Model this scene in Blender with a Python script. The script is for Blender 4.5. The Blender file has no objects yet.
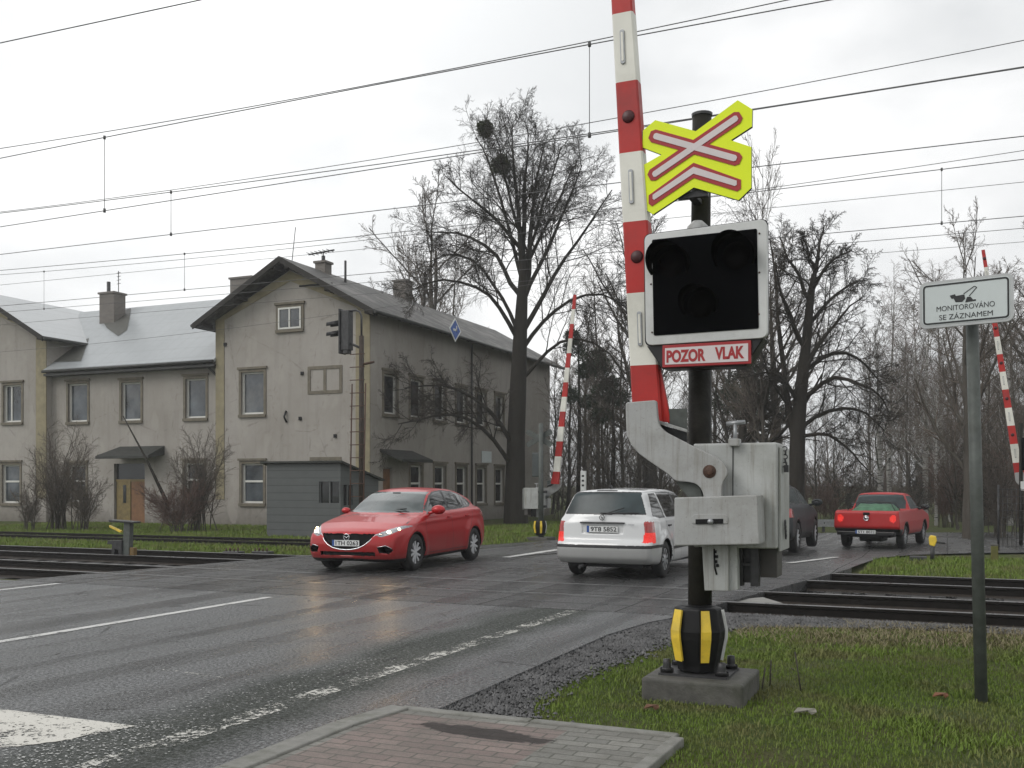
import bpy, math, random
import numpy as np
from mathutils import Matrix, Vector

R = math.radians
YAW = R(23.5)
CS, SN = math.cos(YAW), math.sin(YAW)
EYE, F, HOR = 1.5, 1000.0, 485.0
scene = bpy.context.scene
COL = scene.collection

# ---------------------------------------------------------------- camera, sky, sun, exposure
cam = bpy.data.objects.new('camera', bpy.data.cameras.new('camera'))
COL.objects.link(cam)
cam.location = (0, 0, EYE)
cam.rotation_euler = (R(90), 0, YAW)
cam.data.sensor_width = 36.0
cam.data.lens = 36.0 * F / 1024
cam.data.shift_y = (HOR - 384) / 1024
cam.data.clip_start, cam.data.clip_end = 0.1, 3000
scene.camera = cam

SUN_EL, SUN_ROT = R(38), R(-40)
world = bpy.data.worlds.new('World'); scene.world = world; world.use_nodes = True
nt = world.node_tree; nt.nodes.clear()
N, L = nt.nodes.new, nt.links.new
sky = N('ShaderNodeTexSky'); sky.sky_type = 'NISHITA'; sky.sun_disc = False
sky.sun_elevation = SUN_EL; sky.sun_rotation = SUN_ROT
sky.air_density = 1.5; sky.dust_density = 6.0; sky.ozone_density = 1.0
hs = N('ShaderNodeHueSaturation'); hs.inputs['Saturation'].default_value = 0.06
L(sky.outputs[0], hs.inputs['Color'])
tc = N('ShaderNodeTexCoord')
mp = N('ShaderNodeMapping'); mp.inputs['Scale'].default_value = (1.0, 1.0, 2.2)
L(tc.outputs['Generated'], mp.inputs['Vector'])
cl = N('ShaderNodeTexNoise'); cl.inputs['Scale'].default_value = 2.1
cl.inputs['Detail'].default_value = 5; cl.inputs['Roughness'].default_value = 0.5
L(mp.outputs[0], cl.inputs['Vector'])
cr = N('ShaderNodeValToRGB')
cr.color_ramp.elements[0].position = 0.39; cr.color_ramp.elements[0].color = (6.1, 6.3, 6.45, 1)
cr.color_ramp.elements[1].position = 0.58; cr.color_ramp.elements[1].color = (9.3, 9.35, 9.4, 1)
L(cl.outputs['Fac'], cr.inputs[0])
mx = N('ShaderNodeMix'); mx.data_type = 'RGBA'; mx.inputs[0].default_value = 0.9
L(hs.outputs[0], mx.inputs[6]); L(cr.outputs[0], mx.inputs[7])
bg = N('ShaderNodeBackground'); bg.inputs['Strength'].default_value = 0.095
L(mx.outputs[2], bg.inputs['Color'])
wo = N('ShaderNodeOutputWorld'); L(bg.outputs[0], wo.inputs[0])

sun = bpy.data.objects.new('sun', bpy.data.lights.new('sun', 'SUN')); COL.objects.link(sun)
sun.data.energy = 0.9; sun.data.angle = R(30); sun.data.color = (1.0, 0.97, 0.93)
sun.rotation_euler = (R(52), 0, R(-40))
scene.view_settings.view_transform = 'Standard'
scene.view_settings.look = 'None'
scene.view_settings.exposure = 0.30
scene.view_settings.gamma = 1.0
scene.view_settings.use_curve_mapping = False
scene.cycles.max_bounces = 6
scene.cycles.diffuse_bounces = 3
scene.cycles.glossy_bounces = 3
scene.cycles.transparent_max_bounces = 16
scene.cycles.sample_clamp_indirect = 4.0
scene.cycles.use_denoising = True

# ---------------------------------------------------------------- measuring helpers
def ray(u):
    r = (u - 512) / F
    return CS * r - SN, SN * r + CS
def PD(u, v, D):
    a, b = ray(u)
    return Vector((a * D, b * D, EYE + (HOR - v) / F * D))
def PY(u, v, Y):
    a, b = ray(u); return PD(u, v, Y / b)
def PX(u, v, X):
    a, b = ray(u); return PD(u, v, X / a)
def PG(u, v, z=0.0):
    return PD(u, v, (EYE - z) * F / (v - HOR))

def GZ(x, y):
    """ground height"""
    if y < 11.7: return -0.04
    if y < 12.1: return -0.04 - 0.18 * (y - 11.7) / 0.4
    if y < 18.2: return -0.22
    if y < 18.7: return -0.22 + 0.10 * (y - 18.2) / 0.5
    if y < 24: return -0.12 - 0.08 * (y - 18.7) / 5.3
    return -0.20

# ---------------------------------------------------------------- object helpers
def wmat(o):
    m = o.matrix_basis.copy()
    return wmat(o.parent) @ m if o.parent else m

def tag(o, label=None, cat=None, group=None, kind=None):
    if label: o['label'] = label
    if cat: o['category'] = cat
    if group: o['group'] = group
    if kind: o['kind'] = kind
    return o

def thing(name, label, cat, loc=(0, 0, 0), rz=0.0, group=None):
    o = bpy.data.objects.new(name, None); COL.objects.link(o)
    o.empty_display_size = 0.2
    o.location = loc; o.rotation_euler = (0, 0, rz)
    return tag(o, label, cat, group)

def kids(o):
    return [c for c in bpy.data.objects if c.parent == o]

def copy_tree(o, parent=None):
    c = o.copy(); COL.objects.link(c); c.parent = parent
    for ch in kids(o): copy_tree(ch, c)
    return c

class MB:
    def __init__(s):
        s.v = []; s.f = []; s.m = []; s.sm = []
    def add(s, vs, fs, mi=0, smooth=False):
        o = len(s.v); s.v.extend([tuple(p) for p in vs])
        for f in fs:
            s.f.append([i + o for i in f]); s.m.append(mi); s.sm.append(smooth)
        return s
    def box(s, lo, hi, mi=0):
        x0, y0, z0 = lo; x1, y1, z1 = hi
        return s.add([(x0,y0,z0),(x1,y0,z0),(x1,y1,z0),(x0,y1,z0),(x0,y0,z1),(x1,y0,z1),(x1,y1,z1),(x0,y1,z1)],
              [(0,3,2,1),(4,5,6,7),(0,1,5,4),(1,2,6,5),(2,3,7,6),(3,0,4,7)], mi)
    def cbox(s, c, d, mi=0):
        return s.box([c[i]-d[i]/2 for i in range(3)], [c[i]+d[i]/2 for i in range(3)], mi)
    def quad(s, a, b, c, d, mi=0): return s.add([a,b,c,d], [(0,1,2,3)], mi)
    def prism_y(s, pts, y0, y1, mi=0, mi_side=None):
        """pts: (x,z) outline, extruded from y0 (front, facing -Y) to y1"""
        n = len(pts); ms = mi if mi_side is None else mi_side
        area = sum(pts[i][0]*pts[(i+1)%n][1]-pts[(i+1)%n][0]*pts[i][1] for i in range(n))
        if area < 0: pts = pts[::-1]
        o = len(s.v)
        s.v.extend([(p[0], y0, p[1]) for p in pts]); s.v.extend([(p[0], y1, p[1]) for p in pts])
        s.f.append([o+i for i in range(n)]); s.m.append(mi); s.sm.append(False)
        s.f.append([o+n+i for i in reversed(range(n))]); s.m.append(mi); s.sm.append(False)
        for i in range(n):
            j = (i+1) % n
            s.f.append([o+j, o+i, o+n+i, o+n+j]); s.m.append(ms); s.sm.append(False)
        return s
    def prism_z(s, pts, z0, z1, mi=0):
        n = len(pts)
        area = sum(pts[i][0]*pts[(i+1)%n][1]-pts[(i+1)%n][0]*pts[i][1] for i in range(n))
        if area < 0: pts = pts[::-1]
        o = len(s.v)
        s.v.extend([(p[0], p[1], z0) for p in pts]); s.v.extend([(p[0], p[1], z1) for p in pts])
        s.f.append([o+i for i in reversed(range(n))]); s.m.append(mi); s.sm.append(False)
        s.f.append([o+n+i for i in range(n)]); s.m.append(mi); s.sm.append(False)
        for i in range(n):
            j = (i+1) % n
            s.f.append([o+i, o+j, o+n+j, o+n+i]); s.m.append(mi); s.sm.append(False)
        return s
    def tube(s, pts, rad, n=10, mi=0, caps=True, smooth=True):
        pts = [Vector(p) for p in pts]
        if not hasattr(rad, '__len__'): rad = [rad]*len(pts)
        o = len(s.v); T = []
        for i in range(len(pts)):
            t = pts[min(i+1, len(pts)-1)] - pts[max(i-1, 0)]
            T.append(t.normalized())
        ref = Vector((0,0,1)) if abs(T[0].z) < 0.9 else Vector((1,0,0))
        a = T[0].cross(ref).normalized()
        for i, p in enumerate(pts):
            a = (a - T[i]*a.dot(T[i])).normalized(); b = T[i].cross(a)
            for k in range(n):
                an = 2*math.pi*k/n
                s.v.append(tuple(p + (a*math.cos(an)+b*math.sin(an))*rad[i]))
        for i in range(len(pts)-1):
            for k in range(n):
                k2 = (k+1) % n
                s.f.append([o+i*n+k, o+i*n+k2, o+(i+1)*n+k2, o+(i+1)*n+k]); s.m.append(mi); s.sm.append(smooth)
        if caps:
            s.f.append([o+k for k in reversed(range(n))]); s.m.append(mi); s.sm.append(False)
            e = o+(len(pts)-1)*n
            s.f.append([e+k for k in range(n)]); s.m.append(mi); s.sm.append(False)
        return s
    def lathe(s, prof, c=(0,0,0), axis='z', n=24, mi=0, smooth=True):
        """prof: (radius, height) along axis"""
        o = len(s.v); c = Vector(c)
        for r, h in prof:
            for k in range(n):
                an = 2*math.pi*k/n; a, b = r*math.cos(an), r*math.sin(an)
                p = {'z': (a,b,h), 'y': (a,h,b), 'x': (h,a,b)}[axis]
                s.v.append(tuple(c+Vector(p)))
        for i in range(len(prof)-1):
            for k in range(n):
                k2 = (k+1) % n
                s.f.append([o+i*n+k, o+i*n+k2, o+(i+1)*n+k2, o+(i+1)*n+k]); s.m.append(mi); s.sm.append(smooth)
        return s
    def build(s, name, mats, parent=None, bevel=0, world=True, seg=2):
        me = bpy.data.meshes.new(name)
        me.from_pydata(s.v, [], s.f)
        if not isinstance(mats, (list, tuple)): mats = [mats]
        for m in mats: me.materials.append(m)
        me.polygons.foreach_set('material_index', s.m)
        me.polygons.foreach_set('use_smooth', s.sm)
        if parent is not None and world: me.transform(wmat(parent).inverted())
        me.update()
        o = bpy.data.objects.new(name, me); COL.objects.link(o)
        if parent is not None: o.parent = parent
        if bevel:
            b = o.modifiers.new('bevel', 'BEVEL'); b.width = bevel; b.segments = seg
            b.limit_method = 'ANGLE'; b.angle_limit = R(35)
            b.harden_normals = False
        return o

def np_mesh(name, V, Fq, mats, parent=None, smooth=True, mi=None):
    """fast mesh from numpy arrays (all faces same size)"""
    me = bpy.data.meshes.new(name)
    nf, k = Fq.shape
    me.vertices.add(len(V)); me.vertices.foreach_set('co', np.ascontiguousarray(V, dtype=np.float32).ravel())
    me.loops.add(nf*k); me.loops.foreach_set('vertex_index', np.ascontiguousarray(Fq, dtype=np.int32).ravel())
    me.polygons.add(nf)
    me.polygons.foreach_set('loop_start', np.arange(0, nf*k, k, dtype=np.int32))
    me.polygons.foreach_set('use_smooth', np.full(nf, smooth))
    if not isinstance(mats, (list, tuple)): mats = [mats]
    for m in mats: me.materials.append(m)
    if mi is not None: me.polygons.foreach_set('material_index', np.asarray(mi, dtype=np.int32))
    me.update(calc_edges=True)
    o = bpy.data.objects.new(name, me); COL.objects.link(o)
    if parent is not None: o.parent = parent
    return o

def text_mesh(name, s, w, h, loc, rot, mat, parent=None, weight=0.0, depth=0.002, spacing=1.0):
    """flat lettering centred on loc (parent-local), scaled to w x h"""
    cu = bpy.data.curves.new('t', 'FONT'); cu.body = s; cu.size = 1.0
    cu.offset = weight; cu.extrude = 0.0; cu.space_character = spacing
    t = bpy.data.objects.new('t', cu); COL.objects.link(t)
    dg = bpy.context.evaluated_depsgraph_get(); dg.update()
    me = bpy.data.meshes.new_from_object(t.evaluated_get(dg))
    bpy.data.objects.remove(t); bpy.data.curves.remove(cu)
    co = np.zeros(len(me.vertices)*3, dtype=np.float32); me.vertices.foreach_get('co', co)
    co = co.reshape(-1, 3); lo, hi = co.min(0), co.max(0)
    co[:, 0] = (co[:, 0]-(lo[0]+hi[0])/2) * w/(hi[0]-lo[0])
    co[:, 1] = (co[:, 1]-(lo[1]+hi[1])/2) * h/(hi[1]-lo[1])
    me.vertices.foreach_set('co', co.ravel()); me.update()
    me.name = name; me.materials.clear(); me.materials.append(mat)
    o = bpy.data.objects.new(name, me); COL.objects.link(o)
    o.location = loc; o.rotation_euler = rot
    if parent is not None: o.parent = parent
    return o

# ---------------------------------------------------------------- materials
class NT:
    def __init__(s, name):
        s.m = bpy.data.materials.new(name); s.m.use_nodes = True
        s.t = s.m.node_tree; s.b = s.t.nodes['Principled BSDF']
        s.out = s.t.nodes['Material Output']; s.tc = s.n('ShaderNodeTexCoord')
    def n(s, ty, **kw):
        x = s.t.nodes.new(ty)
        for k, v in kw.items(): setattr(x, k, v)
        return x
    def l(s, a, b): s.t.links.new(a, b)
    def setin(s, sock, v):
        if hasattr(v, 'is_linked') or isinstance(v, bpy.types.NodeSocket): s.l(v, sock)
        else: sock.default_value = v
    def mapped(s, sc=(1,1,1), coord='Object'):
        mp = s.n('ShaderNodeMapping'); mp.inputs['Scale'].default_value = sc
        s.l(s.tc.outputs[coord], mp.inputs['Vector']); return mp.outputs[0]
    def noise(s, scale, detail=4, rough=0.55, vec=None, dist=0):
        x = s.n('ShaderNodeTexNoise'); x.inputs['Scale'].default_value = scale
        x.inputs['Detail'].default_value = detail; x.inputs['Roughness'].default_value = rough
        x.inputs['Distortion'].default_value = dist
        s.l(vec if vec is not None else s.tc.outputs['Object'], x.inputs['Vector']); return x.outputs['Fac']
    def vor(s, scale, vec=None, feat='F1', out='Distance'):
        x = s.n('ShaderNodeTexVoronoi'); x.feature = feat; x.inputs['Scale'].default_value = scale
        s.l(vec if vec is not None else s.tc.outputs['Object'], x.inputs['Vector']); return x.outputs[out]
    def ramp(s, fac, stops):
        x = s.n('ShaderNodeValToRGB'); e = x.color_ramp.elements
        while len(e) < len(stops): e.new(0.5)
        for i, (p, c) in enumerate(stops):
            e[i].position = p
            e[i].color = (c, c, c, 1) if not hasattr(c, '__len__') else (*c[:3], 1)
        s.l(fac, x.inputs[0]); return x.outputs[0]
    def mix(s, fac, a, b, mode='MIX'):
        x = s.n('ShaderNodeMix', data_type='RGBA', blend_type=mode)
        s.setin(x.inputs[0], fac)
        for i, c in ((6, a), (7, b)):
            if isinstance(c, bpy.types.NodeSocket): s.l(c, x.inputs[i])
            else: x.inputs[i].default_value = (*c[:3], 1) if hasattr(c, '__len__') else (c, c, c, 1)
        return x.outputs[2]
    def math(s, op, a, b=0.0, c=0.0):
        x = s.n('ShaderNodeMath', operation=op)
        for i, q in enumerate((a, b, c)): s.setin(x.inputs[i], q)
        return x.outputs[0]
    def sep(s, vec=None):
        x = s.n('ShaderNodeSeparateXYZ'); s.l(vec if vec is not None else s.tc.outputs['Object'], x.inputs[0]); return x.outputs
    def bump(s, h, dist=0.01, strength=1.0):
        x = s.n('ShaderNodeBump'); x.inputs['Distance'].default_value = dist; x.inputs['Strength'].default_value = strength
        s.l(h, x.inputs['Height']); s.l(x.outputs[0], s.b.inputs['Normal']); return x
    def col(s, c): s.setin(s.b.inputs['Base Color'], (*c[:3], 1) if hasattr(c, '__len__') else c)
    def set(s, **kw):
        names = dict(rough='Roughness', metal='Metallic', spec='Specular IOR Level', coat='Coat Weight', coatr='Coat Roughness', es='Emission Strength')
        for k, v in kw.items(): s.setin(s.b.inputs[names[k]], v)

def simple(name, c, rough=0.6, metal=0.0, var=0.25, scale=6.0, bump=0.0, bscale=40.0, dirt=None, dirt_amt=0.4, coat=0.0, emit=None, es=0.0, spec=0.5, coord='Object', streak=0.0):
    t = NT(name)
    vec = t.tc.outputs[coord]
    n1 = t.noise(scale, 6, 0.6, vec)
    dark = tuple(x*(1-var) for x in c); lite = tuple(min(1, x*(1+var)) for x in c)
    cc = t.ramp(n1, [(0.3, dark), (0.7, lite)])
    if dirt is not None:
        n2 = t.noise(scale*0.45, 7, 0.7, vec)
        cc = t.mix(t.math('MULTIPLY', t.ramp(n2, [(0.48, 0), (0.68, 1)]), dirt_amt), cc, dirt)
    if streak:
        v2 = t.mapped((30, 30, 1.6)); s2 = t.noise(1.0, 5, 0.65, v2)
        cc = t.mix(t.math('MULTIPLY', t.ramp(s2, [(0.5, 0), (0.64, 1)]), streak), cc, (0.15, 0.13, 0.095))
        v3 = t.noise(60, 4, 0.75); cc = t.mix(t.math('MULTIPLY', t.ramp(v3, [(0.60, 0), (0.68, 1)]), streak*1.2), cc, (0.09, 0.07, 0.05))
    t.col(cc); t.set(rough=rough, metal=metal, spec=spec)
    r = t.ramp(t.noise(scale*2.3, 4, 0.6, vec), [(0.3, max(0.02, rough-0.1)), (0.7, min(1, rough+0.1))]); t.set(rough=r)
    if coat: t.set(coat=coat, coatr=0.08)
    if bump: t.bump(t.noise(bscale, 5, 0.65, vec), bump)
    if emit is not None:
        t.b.inputs['Emission Color'].default_value = (*emit, 1); t.set(es=es)
    return t.m

M = {}
M['black'] = simple('black_plastic', (0.007, 0.007, 0.008), 0.5, var=0.3, spec=0.25)
M['rubber'] = simple('rubber', (0.016, 0.016, 0.016), 0.8, var=0.3, scale=12)
M['trim'] = simple('black_trim', (0.01, 0.01, 0.011), 0.35)
M['boxblack'] = simple('signal_board_black', (0.0012, 0.0014, 0.002), 0.7, spec=0.03)
M['hoodblack'] = simple('matt_black_hood', (0.0008, 0.0008, 0.001), 0.85, spec=0.01)
M['lens'] = simple('signal_lens', (0.0015, 0.001, 0.0012), 0.35, spec=0.04)
M['white_paint'] = simple('white_painted_metal', (0.62, 0.63, 0.62), 0.4, var=0.06, scale=3, dirt=(0.25, 0.25, 0.22), dirt_amt=0.35)
M['white_refl'] = simple('white_reflective_sheet', (0.74, 0.73, 0.66), 0.45, var=0.06, scale=2.5, dirt=(0.34, 0.34, 0.28), dirt_amt=0.4)
M['red_refl'] = simple('red_reflective_sheet', (0.44, 0.014, 0.010), 0.5, var=0.12, scale=3, dirt=(0.12, 0.02, 0.018), dirt_amt=0.4)
M['red_sign'] = simple('red_sign_sheet', (0.36, 0.02, 0.025), 0.45, var=0.06)
M['pink_white'] = simple('faded_white_sheet', (0.66, 0.60, 0.60), 0.5, var=0.05)
M['lime'] = simple('fluorescent_yellow_sheet', (0.78, 0.92, 0.004), 0.55, var=0.04, scale=2)
M['yellow'] = simple('yellow_painted', (0.78, 0.55, 0.05), 0.45, var=0.12, scale=9, dirt=(0.25, 0.2, 0.08))
M['pole'] = simple('weathered_dark_pole', (0.016, 0.015, 0.012), 0.6, var=0.5, scale=7, bump=0.004, bscale=30, dirt=(0.035, 0.032, 0.022), spec=0.2)
M['grey_cast'] = simple('grey_painted_casting', (0.36, 0.365, 0.36), 0.5, var=0.10, scale=5, bump=0.0014, bscale=180, dirt=(0.2, 0.19, 0.16), dirt_amt=0.5, streak=0.32)
M['grey_cab'] = simple('grey_cabinet_paint', (0.40, 0.41, 0.40), 0.45, var=0.14, scale=3.5, dirt=(0.2, 0.2, 0.16), dirt_amt=0.55, streak=0.4)
M['steel'] = simple('galvanised_steel', (0.33, 0.34, 0.35), 0.42, metal=0.6, var=0.2, scale=14)
M['darksteel'] = simple('dark_steel', (0.05, 0.05, 0.052), 0.5, metal=0.4, var=0.3, scale=12)
M['rust'] = simple('rusty_bolt', (0.07, 0.035, 0.022), 0.7, var=0.4, scale=30)
M['postgrey'] = simple('dull_grey_post', (0.085, 0.095, 0.088), 0.6, metal=0.1, var=0.25, scale=9, dirt=(0.045, 0.05, 0.04), dirt_amt=0.7)
M['concrete'] = simple('damp_concrete', (0.085, 0.082, 0.074), 0.75, var=0.35, scale=7, bump=0.006, bscale=35, dirt=(0.035, 0.04, 0.022), dirt_amt=0.7)
M['concrete_pale'] = simple('pale_concrete', (0.22, 0.215, 0.2), 0.7, var=0.2, scale=5, bump=0.004, bscale=30, dirt=(0.08, 0.08, 0.06))
M['sign_panel'] = simple('pale_sign_sheet', (0.58, 0.63, 0.63), 0.4, var=0.05, scale=3, dirt=(0.42, 0.46, 0.45))
M['sign_rim'] = simple('aluminium_rim', (0.42, 0.43, 0.43), 0.4, metal=0.5, var=0.1)
M['ink'] = simple('black_print', (0.015, 0.016, 0.018), 0.5)
M['blue'] = simple('blue_sign_sheet', (0.03, 0.09, 0.32), 0.4)
M['chrome'] = simple('chrome', (0.75, 0.76, 0.78), 0.12, metal=1.0, var=0.03)
M['alloy'] = simple('alloy_wheel', (0.66, 0.67, 0.69), 0.35, metal=0.2, var=0.05)
M['hubcap'] = simple('silver_hubcap', (0.34, 0.35, 0.36), 0.35, metal=0.4, var=0.1)
M['plate'] = simple('plate_white', (0.72, 0.73, 0.72), 0.4, var=0.03)
M['headlamp'] = simple('headlamp_glass', (0.30, 0.31, 0.33), 0.08, metal=0.4, var=0.5, scale=22, coat=1)
M['lamp_on'] = simple('lit_headlamp', (0.9, 0.9, 0.8), 0.3, emit=(1.0, 0.80, 0.45), es=9)
M['lamp_dim'] = simple('lit_small_lamp', (0.9, 0.9, 0.8), 0.3, emit=(1.0, 0.9, 0.65), es=5)
M['tail'] = simple('tail_lamp_red', (0.36, 0.02, 0.018), 0.15, coat=1, var=0.2, scale=25)
M['tail_on'] = simple('lit_tail_lamp', (0.5, 0.02, 0.02), 0.3, emit=(1.0, 0.045, 0.025), es=0.38)
M['green_load'] = simple('green_tarpaulin', (0.03, 0.085, 0.045), 0.6, var=0.4, scale=4, bump=0.02, bscale=8)
M['glass_house'] = simple('old_window_glass', (0.06, 0.07, 0.08), 0.08, var=0.85, scale=0.9, dirt=(0.20, 0.20, 0.19), dirt_amt=0.5, spec=0.8)
M['glass_dark'] = simple('dark_window_glass', (0.012, 0.014, 0.015), 0.06, var=0.4, scale=1.2, spec=0.6)
M['winframe'] = simple('white_window_frame', (0.62, 0.62, 0.58), 0.5, var=0.08)
M['lintel'] = simple('ochre_render_trim', (0.27, 0.235, 0.15), 0.85, var=0.16, scale=3, dirt=(0.17, 0.155, 0.11), dirt_amt=0.6)
M['surround'] = simple('brown_grey_surround', (0.165, 0.145, 0.11), 0.85, var=0.2, scale=5, dirt=(0.09, 0.082, 0.065), dirt_amt=0.6)
M['door_orange'] = simple('orange_brown_door', (0.19, 0.09, 0.035), 0.55, var=0.25, scale=4)
M['door_ochre'] = simple('ochre_wood_door', (0.19, 0.14, 0.05), 0.55, var=0.25, scale=6)
M['darkroof'] = simple('dark_felt_roof', (0.03, 0.032, 0.028), 0.7, var=0.3, scale=5)
M['soffit'] = simple('dark_timber_soffit', (0.018, 0.015, 0.012), 0.8, var=0.35, scale=9)
M['gutter'] = simple('dark_zinc_gutter', (0.045, 0.046, 0.044), 0.5, metal=0.3, var=0.3)
M['wire'] = simple('overhead_wire', (0.10, 0.10, 0.10), 0.6, metal=0.2)
M['mistletoe'] = simple('mistletoe_leaf', (0.045, 0.055, 0.02), 0.7, var=0.4)
M['pine'] = simple('pine_needles', (0.022, 0.038, 0.016), 0.75, var=0.5, scale=1.5)

def car_paint(name, c, rough=0.28, metal=0.0, coat=1.0, dirt=(0.08, 0.075, 0.065), flake=0.0):
    t = NT(name)
    z = t.sep()[2]
    low = t.math('SUBTRACT', 1.0, t.math('MULTIPLY', z, 1.9))
    d = t.math('MULTIPLY', t.math('MAXIMUM', t.math('ADD', low, t.math('MULTIPLY', t.noise(5, 5), 0.5)), 0.0), 0.4)
    t.col(t.mix(d, c, dirt)); t.set(rough=rough, metal=metal, coat=coat, coatr=0.06)
    return t.m
M['car_red'] = car_paint('metallic_red_paint', (0.42, 0.003, 0.007), 0.34, 0.2, coat=0.4)
M['car_white'] = car_paint('white_car_paint', (0.66, 0.67, 0.67), 0.35, dirt=(0.16, 0.155, 0.14))
M['car_white_low'] = car_paint('stained_shaded_white_paint', (0.40, 0.405, 0.40), 0.45, coat=0.4, dirt=(0.12, 0.115, 0.10))  # greyer white: road dirt plus painted-in shade of the down-tilted bumper
M['car_dark'] = car_paint('dark_grey_car_paint', (0.022, 0.025, 0.029), 0.6, 0.0, coat=0.0)
M['car_red2'] = car_paint('faded_red_paint', (0.38, 0.005, 0.006), 0.45, 0.0, coat=0.2)
def car_glass(name, c, r=0.04, sp=0.6, co=0.7):
    t = NT(name); t.col(t.ramp(t.noise(2.5, 3), [(0.35, tuple(x*0.6 for x in c)), (0.65, c)])); t.set(rough=r, spec=sp, coat=co, coatr=0.03); return t.m
M['car_glass'] = car_glass('tinted_car_glass', (0.02, 0.026, 0.028))
M['car_glass_rear'] = car_glass('rear_screen_glass', (0.045, 0.062, 0.066), 0.25, 0.3, 0.0)
M['car_screen'] = car_glass('windscreen_glass', (0.08, 0.10, 0.10), 0.12, 0.5, 0.3)

def asphalt(name, base, lite, deck=False):
    t = NT(name)
    x, y, z = t.sep()
    big = t.noise(0.45, 5, 0.6); mid = t.noise(3.0, 5, 0.65); fine = t.noise(38, 6, 0.85)
    vec = t.mapped((1.6, 0.10, 1)); tracks = t.noise(1.3, 4, 0.5, vec)
    c = t.mix(t.ramp(big, [(0.35, 0), (0.65, 1)]), base, lite)
    c = t.mix(0.7, c, t.ramp(fine, [(0.40, tuple(q*0.12 for q in base)), (0.5, tuple((p+q)/2 for p, q in zip(base, lite))), (0.60, tuple(q*2.8 for q in lite))]))
    c = t.mix(t.math('MULTIPLY', t.ramp(tracks, [(0.45, 0), (0.62, 1)]), 0.35), c, tuple(q*0.5 for q in base))
    h = t.math('ADD', t.math('MULTIPLY', fine, 0.4), t.math('MULTIPLY', t.vor(85), 0.6))
    wet = t.ramp(t.math('ADD', t.math('MULTIPLY', tracks, 0.5), t.math('MULTIPLY', big, 0.5)), [(0.42, 0.42), (0.58, 0.15)])
    if deck:
        # joints of the crossing panels across the road
        jy = t.math('FRACT', t.math('MULTIPLY', t.math('ADD', y, 0.32), 1/0.72))
        j = t.math('LESS_THAN', jy, 0.045)
        jx = t.math('LESS_THAN', t.math('FRACT', t.math('MULTIPLY', x, 1/1.8)), 0.012)
        j = t.math('MAXIMUM', j, jx)
        c = t.mix(t.math('MULTIPLY', j, 0.8), c, (0.012, 0.012, 0.012)); wet = t.math('MAXIMUM', wet, t.math('MULTIPLY', j, 0.9))
    else:
        # wheel-dirt, moss and grit band along the edge line
        wob = t.math('MULTIPLY', t.math('SUBTRACT', t.noise(0.8, 4), 0.5), 0.7)
        xx = t.math('ADD', x, wob)
        band = t.math('MULTIPLY', t.ramp(t.math('ADD', xx, 6.0), [(0.0, 0), (1.0, 1)]), 1.0)
        mr = t.n('ShaderNodeMapRange'); mr.inputs['From Min'].default_value = -5.05; mr.inputs['From Max'].default_value = -4.6
        t.l(xx, mr.inputs['Value'])
        mr2 = t.n('ShaderNodeMapRange'); mr2.inputs['From Min'].default_value = -3.65; mr2.inputs['From Max'].default_value = -3.95
        t.l(xx, mr2.inputs['Value'])
        mask = t.math('MULTIPLY', mr.outputs[0], mr2.outputs[0])
        speck = t.ramp(t.noise(26, 5, 0.8), [(0.36, 0.25), (0.5, 1)])
        mask = t.math('MULTIPLY', mask, speck)
        c = t.mix(t.math('MULTIPLY', mask, 0.9), c, t.mix(t.noise(9, 4), (0.012, 0.02, 0.014), (0.04, 0.043, 0.032)))
        wet = t.math('ADD', wet, t.math('MULTIPLY', mask, 0.45))
        # tar-filled cracks
        cv = t.mapped((1, 1, 1)); ck = t.vor(0.33, None, 'DISTANCE_TO_EDGE')
        crack = t.math('LESS_THAN', t.math('ADD', ck, t.math('MULTIPLY', t.noise(2.2, 5), 0.05)), 0.0255)
        c = t.mix(t.math('MULTIPLY', crack, 0.8), c, (0.01, 0.01, 0.01))
    t.col(c); t.set(rough=wet, spec=t.ramp(fine, [(0.42, 0.08), (0.58, 0.75)]))
    t.bump(h, 0.016, 0.9)
    return t.m
M['asphalt'] = asphalt('damp_asphalt', (0.064, 0.066, 0.068), (0.125, 0.128, 0.130))
M['deck'] = asphalt('crossing_deck', (0.035, 0.035, 0.036), (0.062, 0.062, 0.062), True)
M['asphalt_far'] = asphalt('far_asphalt', (0.05, 0.05, 0.05), (0.085, 0.085, 0.084), True)

def ground_mat():
    t = NT('ground_soil_and_turf')
    n1 = t.noise(0.7, 6, 0.6); n2 = t.noise(9, 6, 0.7); n3 = t.noise(45, 4, 0.7)
    g = t.mix(n2, (0.035, 0.062, 0.012), (0.11, 0.14, 0.035))
    g = t.mix(t.ramp(n1, [(0.42, 0), (0.65, 1)]), g, t.mix(n2, (0.06, 0.058, 0.022), (0.13, 0.11, 0.05)))
    g = t.mix(t.math('MULTIPLY', t.ramp(n3, [(0.35, 1), (0.5, 0)]), 0.6), g, (0.018, 0.018, 0.009))
    t.col(g); t.set(rough=0.9, spec=0.2); t.bump(t.math('ADD', n2, n3), 0.05, 0.8)
    return t.m
M['ground'] = ground_mat()

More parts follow.
